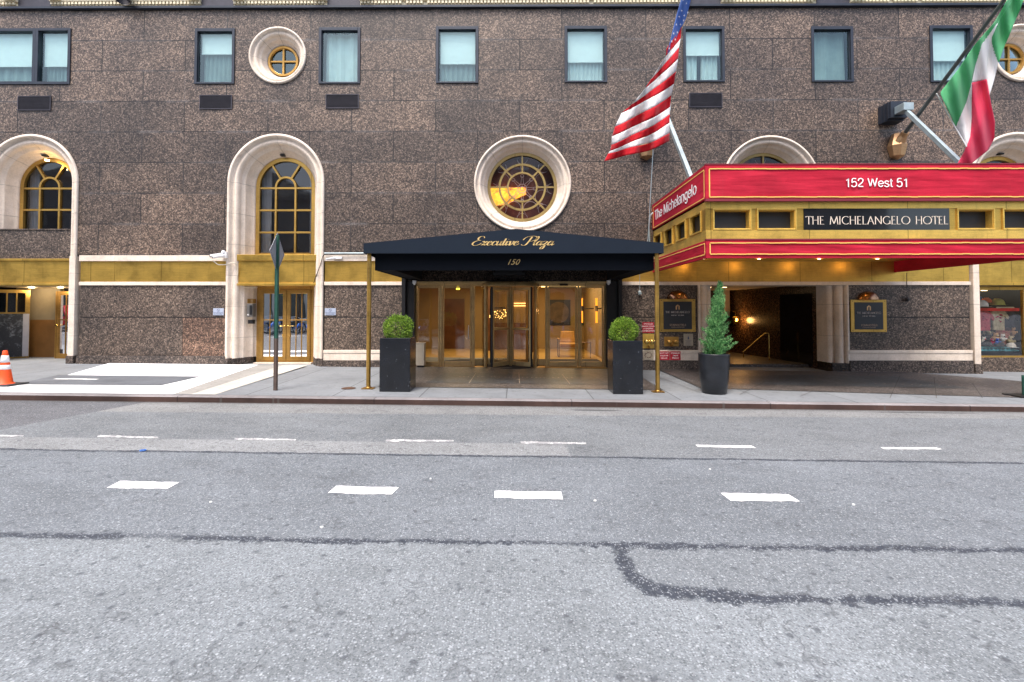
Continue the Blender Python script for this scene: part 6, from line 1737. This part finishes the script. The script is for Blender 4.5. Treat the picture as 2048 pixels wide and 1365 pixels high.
hotel_plaque(1700, 1771.5, 600, 664.5, 'black and brass hotel plaque with copper hood, right of the hall opening')
M['sign_red'] = simple('sign_red', (.42, .012, .03), .45, var=.1)
def red_sign(px0, px1, py0, py1, lines, label):
    T_, x0, x1, z0, z1 = plate('red_notice', px0, px1, py0, py1, M['sign_red'], label, 'sign', Y=-.066 if py0 > 700 else 0, th=.012, group='small red fire notices')
    n = len(lines); Y = (-.066 if py0 > 700 else 0)-.0125
    for i, s in enumerate(lines):
        text_obj('lettering', s, min(.052, (z1-z0)/(n+.6)), M['white_paint'], T_, ((x0+x1)/2, Y-.001, z1-(z1-z0)*(i+.75)/(n+.5)), depth=.001)
red_sign(1284.5, 1308, 645, 666, ['SPRINKLER', 'SIAMESE CONN', 'STANDPIPE', 'COMBINATION'], 'small red fire notice above the twin brass inlets')
red_sign(1317, 1339, 703, 720.5, ['SHUT OFF', 'VALVE IN', 'CELLAR'], 'left one of the two red notices low on the stone base')
red_sign(1340, 1361, 703, 720.5, ['SPRINKLER', 'VALVE', 'BELOW'], 'right one of the two red notices low on the stone base')
def siamese(px0, px1, py0, py1, mat, label, flat=False):
    T_, x0, x1, z0, z1 = plate('fire_connection', px0, px1, py0, py1, mat, label, 'fire inlet', th=.025)
    for f in (.28, .74):
        X = x0+(x1-x0)*f; Z = z0+(z1-z0)*.46
        b = MB(); b.lathe([(.055, -.025), (.06, -.08), (.045, -.085), (.045, -.12), (.058, -.125), (.058, -.15), (.001, -.155)], (X, 0, Z), 16, axis='Y')
        for k in range(3):
            a = k*2.1+.4; b.tube([(X+.04*math.cos(a), -.13, Z+.04*math.sin(a)), (X+.08*math.cos(a), -.13, Z+.08*math.sin(a))], .012, 5)
        b.build('cap', M['gold_hw'] if not flat else M['bronze'], T_)
    b = MB(); b.tube([((x0+x1)/2+.0, -.04, z0+.06), ((x0+x1)/2, -.09, z0+.02)], .03, 8); b.build('chain_boss', M['bronze'], T_)
siamese(1285, 1308, 668, 697, M['brass_light'], 'bright brass twin fire hose inlet left of the brass pole')
siamese(1328, 1357, 674, 693, M['bronze'], 'dull bronze twin hose inlet below the left hotel plaque', True)
T_, x0, x1, z0, z1 = plate('rusted_plate', 1286, 1307, 701, 720, M['bin_cream'], 'stained ornate plate on the stone base below the brass hose inlet', 'plate', Y=-.066, th=.015)
b = MB()
for k in range(9): b.tube([(x0+.14+.07*math.cos(k*.7), -.084, z0+.13+.06*math.sin(k*.7)), (x0+.14+.11*math.cos(k*.7+.5), -.084, z0+.13+.09*math.sin(k*.7+.5))], .009, 5)
b.build('scroll', M['rust'], T_)
T_, x0, x1, z0, z1 = plate('white_notice', 1367, 1386, 668, 692, M['bin_cream'], 'pale rectangular notice beside the bronze hose inlet', 'sign', th=.012)
b = MB(); cxx = (x0+x1)/2; b.prism([(cxx-.02, z1-.15), (cxx+.02, z1-.15), (cxx+.012, z1-.09), (cxx, z1-.06), (cxx-.012, z1-.09)], -.015, -.0125)
for k in range(5): b.box(cxx-.08+.01*(k % 2), cxx+.08-.012*(k % 3), -.014, -.0125, z1-.19-.03*k, z1-.183-.03*k)
b.build('print', M['sign_ink'], T_)
T_, x0, x1, z0, z1 = plate('switch_plate', 799, 806, 628.5, 638, M['bin_cream'], 'small cream switch plate left of the entrance, behind the left planter', 'switch', th=.012)
# intercom on the door jamb
M['grey_steel'] = simple('brushed_grey_steel', (.20, .19, .18), .4, .6, var=.2)
Yi = .30; xi0, xi1 = XP(497, Yi, 620), XP(507.5, Yi, 620)
IC = thing('intercom', 'steel intercom handset panel on the stone jamb of the arched service door', 'intercom', (xi0, Yi, ZP(634, Yi, 502)))
b = MB(); b.box(xi0-.02, xi1, Yi-.06, Yi+.12, ZP(634, Yi, 502), ZP(608, Yi, 502)); b.build('housing', M['grey_steel'], IC, bevel=.006)
b = MB(); b.box(xi0+.07, xi1-.015, Yi-.085, Yi-.06, ZP(630, Yi, 502), ZP(611, Yi, 502)); b.build('handset', M['black_metal'], IC, bevel=.005)
b = MB(); b.ball((xi0+.03, Yi-.07, ZP(630, Yi, 502)), .022, 6); b.build('button', M['white_plastic'], IC)
b = MB(); b.frame(xi0-.02, xi1, ZP(607, Yi, 502), ZP(598, Yi, 502), Yi-.03, Yi+.12, .012)
for k in range(4): b.box(xi0-.005, xi1-.012, Yi-.02, Yi+.1, ZP(607, Yi, 502)+.02+k*.027, ZP(607, Yi, 502)+.032+k*.027)
tag(b.build('speaker_grille', M['bronze'], origin=(xi0, Yi, ZP(607, Yi, 502))), 'small bronze slatted grille above the steel intercom', 'grille')
b = MB(); b.frame(xi0, xi1-.02, ZP(648, Yi, 502), ZP(640, Yi, 502), Yi-.02, Yi+.12, .012); b.box(xi0+.012, xi1-.032, Yi-.015, Yi+.1, ZP(648, Yi, 502)+.012, ZP(640, Yi, 502)-.012)
tag(b.build('key_box', M['black_metal'], origin=(xi0, Yi, ZP(648, Yi, 502))), 'tiny black key box below the steel intercom', 'key box')
# security cameras
def wall_camera(px, py, s, label, two=True):
    X, Z = W(px, py, -.1)
    T_ = thing('security_camera', label, 'camera', (X, -.08, Z), 'white security cameras on the facade')
    b = MB(); b.box(X-.01, X+.13*s, -.14, -.05, Z-.07*s, Z+.09*s); b.lathe([(.05*s, 0), (.05*s, .05), (.03*s, .07)], (X+.04, -.13, Z+.06*s), 12); b.build('bracket', M['white_plastic'], T_, bevel=.004)
    for dx, dz in ((-.09, -.02), (-.03, -.05))[:2 if two else 1]:
        b = MB(); p = Vector((X+dx+.12, -.16, Z+dz+.04)); q = Vector((X+dx-.10*s, -.34, Z+dz-.03)); b.tube([p, q], .042*s, 14); c = b.build('camera_body', M['white_plastic'], T_)
        b = MB(); d = (q-p).normalized(); b.tube([q, q+d*.012], .032*s, 12); b.build('lens', M['black_metal'], c)
        b = MB(); b.tube([p, Vector((X+.05, -.14, Z+.02))], .02, 8); b.build('arm', M['white_plastic'], T_)
wall_camera(445, 511, 1.0, 'pair of white security cameras left of the arched service door')
X, Z = W(668, 517, -.1)
T_ = thing('security_camera', 'single small white camera under the conduit left of the black canopy', 'camera', (X, -.08, Z), 'white security cameras on the facade')
b = MB(); b.tube([(X+.02, -.12, Z), (X-.14, -.30, Z-.05)], .03, 12); b.build('camera_body', M['white_plastic'], T_)
b = MB(); b.box(X-.02, X+.22, -.13, -.06, Z-.02, Z+.04); b.build('bracket', M['white_plastic'], T_, bevel=.004)
def cable(name, pts, mat, label, r=.012):
    P3 = [(*[W(p[0], p[1], p[2])[0]], p[2], W(p[0], p[1], p[2])[1]) for p in pts]
    # round the corners
    q = [P3[0]]
    for a, b2 in zip(P3, P3[1:]): q += [tuple(a[i]+(b2[i]-a[i])*f for i in range(3)) for f in (.12, .5, .88)]
    q.append(P3[-1]); b = MB(); b.tube(q, r, 6); return tag(b.build(name, mat, origin=P3[0]), label, 'cable')
M['cream_cable'] = simple('cream_cable', (.62, .57, .46), .6)
cable('camera_cable', [(425, 521, -.2), (436, 530, -.1), (452, 530, -.09), (466, 525, -.05), (474, 530, .02), (476, 545, .06), (473, 560, .06), (477, 570, .07), (492, 575, .3), (515, 575, .5)], M['cream_cable'], 'cream cable looping down beside the brass spandrel over the service door', .013)
cable('loose_cable', [(650, 508, -.13), (645, 514, -.09), (641, 530, -.08), (634, 548, .0), (630, 558, .05), (626, 571, .08)], M['black_metal'], 'thin black cable dropping from the grey conduit beside the service door', .010)
for px, y0_, y1_, lb in ((1279, 528, 585, 'hanging wire with a small hook left of the left hotel plaque'), (1813, 546, 598, 'hanging wire with a black clip right of the right hotel plaque')):
    X, Z0_ = W(px, y0_, -.06); Z1_ = ZP(y1_, -.06, px)
    T_ = thing('hanging_wire', lb, 'wire', (X, -.06, Z1_))
    b = MB(); b.tube([(X, -.06, Z0_), (X+.004, -.06, (Z0_+Z1_)/2), (X, -.06, Z1_)], .007, 5); b.build('wire', M['steel'] if px < 1500 else M['black_metal'], T_)
    b = MB(); b.lathe([(.02, .05), (.05, 0), (.045, -.06), (.001, -.09)], (X, -.07, Z1_), 7, smooth=False); b.tube([(X-.05, -.08, Z1_+.02), (X+.05, -.08, Z1_-.04)], .014, 6); b.build('clip', M['black_metal'] if px > 1500 else M['steel'], T_)
b = MB(); X, Z = W(1300, 440, -.1); b.tube([(X, -.05, ZP(490, -.05, 1298)), (X-.02, -.08, Z-.2), (X, -.10, Z+.12), (X+.1, -.1, Z+.2)], .022, 8)
tag(b.build('grey_pipe', M['steel'], origin=(X, -.05, Z)), 'short bent grey pipe at the rear left corner of the red marquee', 'pipe')

# ================================================================== SHOP WINDOW GOODS
area('shop_light', A2[0]+.1, 1.3, 2.25, 1.8, 1.0, 45, (1, .95, .88))
b = MB()
for k in range(8): b.box(sx0+.2+.24*(k % 4), sx0+.36+.24*(k % 4), 1.2+.5*(k//4), 1.24+.5*(k//4), 2.14, 2.15)
b.build('shop_tube_light', M['lamp_white'], H)
def fab(name, c, var=.25, sc=14): return simple(name, c, .8, var=var, scale=sc)
G_ = {'pink': fab('pink_cloth', (.62, .10, .13), .5), 'cream': fab('cream_cloth', (.62, .55, .36), .45), 'red': fab('bright_red', (.75, .02, .015)), 'orange': fab('orange_cloth', (.85, .14, .02)), 'white': fab('white_cloth', (.75, .75, .72)),
      'yel': fab('yellow_green_cloth', (.52, .50, .10)), 'tan': fab('tan_fur', (.60, .36, .18), .4), 'blue': fab('blue_cloth', (.03, .13, .60)), 'dark': fab('dark_cloth', (.05, .05, .06), .5), 'teal': fab('teal_case', (.10, .45, .55)), 'salmon': fab('salmon_cloth', (.55, .24, .16), .4), 'wine': fab('wine_cloth', (.45, .02, .08))}
def cap(px, py, y, s, col, lab):
    X, Z = W(px, py, y)
    T_ = thing('cap', lab, 'hat', (X, y, Z-.05*s), 'hats in the souvenir shop window')
    b = MB(); b.lathe([(.11*s, 0), (.108*s, .04*s), (.085*s, .09*s), (.04*s, .12*s), (.001, .125*s)], (X, y, Z), 14); b.build('crown', G_[col], T_)
    b = MB(); N = 10
    b.add([(X, y, Z+.012)]+[(X+.17*s*math.cos(math.pi+math.pi*k/N)*.8, y+.2*s*math.sin(math.pi+math.pi*k/N), Z-.01) for k in range(N+1)], [(0, k+1, k+2) for k in range(N)]); b.build('brim', G_[col], T_)
def shirt(px, py, y, s, col, lab):
    X, Z = W(px, py, y)
    T_ = thing('shirt', lab, 'shirt', (X, y, Z), 'shirts hanging in the souvenir shop window')
    b = MB(); pts = [(-.16, -.3), (.16, -.3), (.17, .1), (.27, .0), (.31, .08), (.18, .26), (.07, .3), (0, .27), (-.07, .3), (-.18, .26), (-.31, .08), (-.27, .0), (-.17, .1)]
    b.prism([(X+p[0]*s, Z+p[1]*s) for p in pts], y-.03, y+.03); b.build('body', G_[col], T_, bevel=.012)
    b = MB()
    for k in range(9): b.ball((X+rnd.uniform(-.12, .12)*s, y-.034, Z+rnd.uniform(-.2, .15)*s), rnd.uniform(.014, .035)*s, 5, .7)
    b.build('print', G_[rnd.choice(['dark', 'white', 'wine'])], T_)
def plush(px, py, y, s, col, col2, lab):
    X, Z = W(px, py, y)
    T_ = thing('soft_toy', lab, 'soft toy', (X, y, Z-.08*s), 'soft toys in the souvenir shop window')
    b = MB(); b.ball((X, y, Z-.03*s), .09*s, 8); b.ball((X, y-.03, Z+.08*s), .06*s, 8); b.ball((X-.045*s, y-.03, Z+.13*s), .022*s, 6); b.ball((X+.045*s, y-.03, Z+.13*s), .022*s, 6)
    for sg in (-1, 1): b.ball((X+sg*.08*s, y-.05, Z-.01*s), .035*s, 6)
    b.build('body', G_[col], T_); b = MB(); b.ball((X, y-.085*s, Z+.065*s), .025*s, 6); b.build('muzzle', G_[col2], T_)
cap(1962, 613, .8, 1.5, 'white', 'white dome hat at the upper left of the souvenir window'); cap(1973, 605, 1.0, 1.1, 'orange', 'orange hat above the white dome hat in the souvenir window')
cap(1995, 610, .9, 1.5, 'yel', 'yellow green hat on the red shelf in the souvenir window'); cap(1957, 600, 1.2, .9, 'blue', 'dark blue hat behind the white dome hat in the souvenir window')
X, Z = W(1992, 615, .85); x0_, x1_ = XP(1955, .85, 615), XP(2029, .85, 615)
b = MB(); b.box(x0_-.1, x1_+.03, .75, 1.05, Z-.06, Z-.03); b.box(x0_-.1, x1_+.03, .74, .75, Z-.11, Z-.02); sh = b.build('red_shelf', G_['red'], H)
b = MB(); b.box(XP(1985, .85, 608), x1_-.12, .735, .74, Z-.025, Z+.012); b.build('price_rail', G_['cream'], sh)
shirt(1968, 642, .85, .95, 'pink', 'pink printed shirt hanging at the left of the souvenir window'); shirt(1996, 640, .9, 1.0, 'cream', 'cream printed shirt in the middle of the souvenir window'); shirt(2017, 643, 1.0, .95, 'dark', 'dark shirt hanging right of the cream shirt in the souvenir window')
shirt(1978, 668, 1.1, .8, 'dark', 'dark folded shirt below the pink shirt'); shirt(2008, 672, 1.0, .9, 'salmon', 'salmon shirt below the cream shirt')
plush(1990, 676, .8, 1.0, 'tan', 'cream', 'tan soft toy in the middle of the souvenir window'); plush(2004, 677, .75, .85, 'white', 'dark', 'black and white soft toy right of the tan one'); plush(1982, 684, .8, .7, 'wine', 'white', 'wine red soft toy in the souvenir window'); plush(1993, 684, .75, .7, 'blue', 'white', 'blue soft toy low in the souvenir window')
plush(1966, 682, .8, .8, 'white', 'red', 'white soft toy at the lower left of the souvenir window'); plush(2020, 682, .8, 1.0, 'cream', 'dark', 'cream soft toy at the lower right of the souvenir window')
cap(1973, 690, .75, 1.1, 'dark', 'black cap on the lower row of the souvenir window'); cap(1998, 692, .75, 1.1, 'dark', 'second black cap, right of centre on the lower row'); cap(2022, 694, .75, 1.0, 'white', 'white cap at the right end of the lower row')
for k in range(12):
    plush(1962+5.6*k+rnd.uniform(-2, 2), rnd.choice([664, 672, 688]), rnd.uniform(.95, 1.2), rnd.uniform(.7, .9), rnd.choice(['dark', 'salmon', 'cream', 'tan', 'red']), 'dark', 'one of the small soft toys crowded on the back shelves')
x0_, x1_ = XP(1952, .8, 700), XP(2030, .8, 700)
b = MB(); zc_ = ZP(702, .8, 1990); b.box(x0_, x1_, .68, 1.1, zc_, zc_+.03); b.box(x0_, x1_, .68, 1.1, zc_+.09, zc_+.10)
for k in range(9): b.box(x0_+.05+k*.11, x0_+.12+k*.11, .7, .8, zc_+.03, zc_+.07)
tag(b.build('display_case', G_['teal'], H), None)

# ================================================================== FAR SIDE OF THE STREET (seen reflected in the glass)
sheet('far_sidewalk', M['walk'], -25.6, -19.6, lambda x, y: road_z(x, y)+.14, thick=.14, nx=1, label='grey concrete sidewalk across the street')
sheet('ground', M['walk'], -260, 260, lambda x, y: -2.6, x0=-260, x1=260, nx=1, label='ground beyond the street')
M['far_wall'] = simple('far_pale_wall', (.46, .45, .42), .8, var=.12, scale=.5); M['far_brick'] = simple('far_red_brick', (.30, .10, .06), .8, var=.25, scale=2); M['far_dark'] = simple('far_dark_glass', (.05, .055, .05), .2)
def far_block(x0, x1, h, mat, label):
    B = thing('far_building', label, 'building', ((x0+x1)/2, -30, 0))
    b = MB(); b.box(x0, x1, -36, -26, -1.5, h); b.build('wall', mat, B)
    n = int((x1-x0)/3)
    for k in range(n):
        X = x0+.6+k*(x1-x0-.6)/n
        q = MB(); q.box(X, X+2.2, -25.98, -25.9, .3, 2.9); q.build('shopfront_window', M['far_dark'], B)
        for fl in range(1, int((h-2)/3.4)):
            q = MB(); q.frame(X+.3, X+1.7, 1.2+3.4*fl, 3.2+3.4*fl, -26.0, -25.93, .08); q.box(X+.38, X+1.62, -25.99, -25.97, 1.28+3.4*fl, 3.12+3.4*fl); q.build('window', M['far_dark'], B)
    q = MB(); q.box(x0, x1, -26, -25.7, h-.5, h); q.box(x0, x1, -26, -25.8, 3.4, 3.7); q.build('cornice', mat, B)
far_block(-46, -20.2, 13, M['far_wall'], 'pale stone block across the street, farthest left')
far_block(-20, -13.2, 11, M['far_wall'], 'low pale block across the street facing the service door')
far_block(-13, -2.2, 12, M['far_brick'], 'red brick block across the street')
far_block(-2, 24, 13, M['far_wall'], 'pale block across the street facing the marquee')
# street trees
def street_tree(x, y, label, seed):
    rnd.seed(seed); z = road_z(x, y)+.14
    T_ = thing('street_tree', label, 'tree', (x, y, z), 'street trees across the road')
    b = MB(); b.tube([(x, y, z), (x+.05, y, z+1.5), (x-.05, y, z+3)], [.14, .11, .08], 8)
    tips = []
    for k in range(7):
        a = k*.9+rnd.random(); t_ = (x+1.3*math.cos(a), y+1.3*math.sin(a), z+rnd.uniform(3.2, 5.2)); b.tube([(x, y, z+2.1+.15*k), ((x+t_[0])/2, (y+t_[1])/2, z+3+.1*k), t_], [.06, .04, .015], 6); tips.append(Vector(t_))
    b.build('trunk', M['bark'], T_); f = MB()
    for i in range(3000):
        t_ = rnd.choice(tips); p = t_+rdir()*rnd.random()**.5*1.1; leaf(f, p, rdir(), .16, .1)
    f.build('crown', M['box_leaf'], T_)
street_tree(-15.6, -21.0, 'leafy street tree across the road facing the service door', 31); street_tree(4.5, -21.2, 'leafy street tree across the road facing the marquee', 32)
# docked hire bikes
M['bike_blue'] = simple('bike_blue', (.02, .16, .62), .3, .1, var=.1); M['bike_grey'] = simple('bike_grey', (.5, .52, .55), .35, .5); M['tyre'] = simple('tyre_rubber', (.02, .02, .02), .8)
def bike():
    B = thing('hire_bike', 'blue and silver hire bike docked in the row across the street', 'bicycle', (0, 0, 0), 'docked hire bikes across the street')
    for yy, nm in ((-.52, 'wheel'), (.52, 'wheel')):
        b = MB(); b.tube([(0, yy+.31*math.cos(2*math.pi*i/24), .33+.31*math.sin(2*math.pi*i/24)) for i in range(25)], .026, 6, cap=False); w_ = b.build(nm, M['tyre'], B)
        q = MB()
        for k in range(8): q.tube([(0, yy, .33), (0, yy+.29*math.cos(k*math.pi/4), .33+.29*math.sin(k*math.pi/4))], .004, 4)
        q.lathe([(.001, -.03), (.04, -.03), (.04, .03), (.001, .03)], (0, yy, .33), 8); q.build('spokes', M['bike_grey'], w_)
    b = MB(); b.tube([(0, .52, .33), (0, .40, .66), (0, .36, 1.02)], .026, 8); b.tube([(0, .38, .62), (0, -.02, .36), (0, -.16, .40)], [.05, .06, .05], 8); b.tube([(0, -.16, .40), (0, -.30, .86)], .024, 8); b.tube([(0, -.16, .38), (0, -.52, .33)], .02, 6); b.build('frame', M['bike_grey'], B)
    b = MB()
    for (a0, yy) in ((-.1, -.52), (.1, .52)):
        vs = []
        for i in range(13):
            a = math.pi*.05+math.pi*.9*i/12
            for s in (-.05, .05): vs.append((s, yy+.37*math.cos(a), .33+.37*math.sin(a)))
        b.add(vs, [(2*i, 2*i+1, 2*i+3, 2*i+2) for i in range(12)])
    b.box(-.055, .055, -.45, -.12, .45, .68); b.build('fender', M['bike_blue'], B, bevel=.01)
    b = MB(); b.tube([(-.30, .26, 1.06), (-.12, .36, 1.04), (.12, .36, 1.04), (.30, .26, 1.06)], .016, 8); b.box(-.14, .14, .38, .58, .78, 1.0); b.build('handlebar', M['bike_grey'], B)
    b = MB(); b.hexa([(-.03, -.2, .86), (.03, -.2, .86), (.08, -.42, .86), (-.08, -.42, .86), (-.03, -.18, .91), (.03, -.18, .91), (.09, -.44, .92), (-.09, -.44, .92)]); b.build('saddle', M['tyre'], B, bevel=.01)
    return B
b0 = bike()
xs_b = [-19.2+.82*i for i in range(13)] + [-6.6, -5.8, 1.6, 2.4, 3.2, 4.0, 4.8, 5.6]
for i, X in enumerate(xs_b):
    o = b0 if i == 0 else copy_tree(b0)
    y = -18.4; o.location = (X, y, road_z(X, y)+.0); o.rotation_euler = (0, 0, R(180+rnd.uniform(-8, 8)))
# red parked car
def red_car(x, y, label):
    z = road_z(x, y); C = thing('parked_car', label, 'car', (x, y, z))
    M['car_red'] = simple('car_red', (.50, .012, .015), .25, .1, var=.05, coat=.6)
    prof_ = [(-2.2, .35), (2.2, .35), (2.25, .75), (2.15, 1.0), (1.3, 1.10), (.75, 1.66), (-1.75, 1.72), (-2.15, 1.15), (-2.25, .8)]
    b = MB(); b.prism([(x+p[0], z+p[1]) for p in prof_], y-.88, y+.88); b.build('body', M['car_red'], C, bevel=.08)
    for s in (-1, 1):
        for (a, c_) in ((.05, 1.05), (-.95, -.02), (-1.7, -1.02)):
            q = MB(); q.prism([(x+a, z+1.08), (x+c_, z+1.08), (x+min(c_, .62), z+1.56), (x+a, z+1.58)], y+s*.885, y+s*.90); q.build('window', M['far_dark'], C)
        for wx in (-1.4, 1.4):
            q = MB(); q.lathe([(.001, -.11), (.33, -.11), (.36, -.07), (.36, .07), (.33, .11), (.001, .11)], (x+wx, y+s*.82, z+.36), 20, axis='Y'); w_ = q.build('wheel', M['tyre'], C)
            q = MB(); q.lathe([(.001, s*.115), (.22, s*.115)], (x+wx, y+s*.82, z+.36), 12, axis='Y', smooth=False); q.build('rim', M['bike_grey'], w_)
        q = MB(); q.box(x+2.18, x+2.26, y+s*.5-.18, y+s*.5+.18, z+.68, z+.84); q.build('headlight', M['cone_white'], C)
red_car(-30.5, -17.6, 'red estate car parked across the street, seen in the left glass door')
# white stripes of the far lane, seen mirrored
b = MB()
for yy in (-16.2, -15.4):
    for k in range(30):
        X = -45+3*k; b.add([(X, yy-.06, road_z(X, yy)+.004), (X+2.2, yy-.06, road_z(X+2.2, yy)+.004), (X+2.2, yy+.06, road_z(X+2.2, yy)+.004), (X, yy+.06, road_z(X, yy)+.004)], [(0, 1, 2, 3)])
tag(b.build('far_road_markings', M['paint']), 'white lane lines near the far kerb', kind='structure')
bpy.context.view_layer.update()
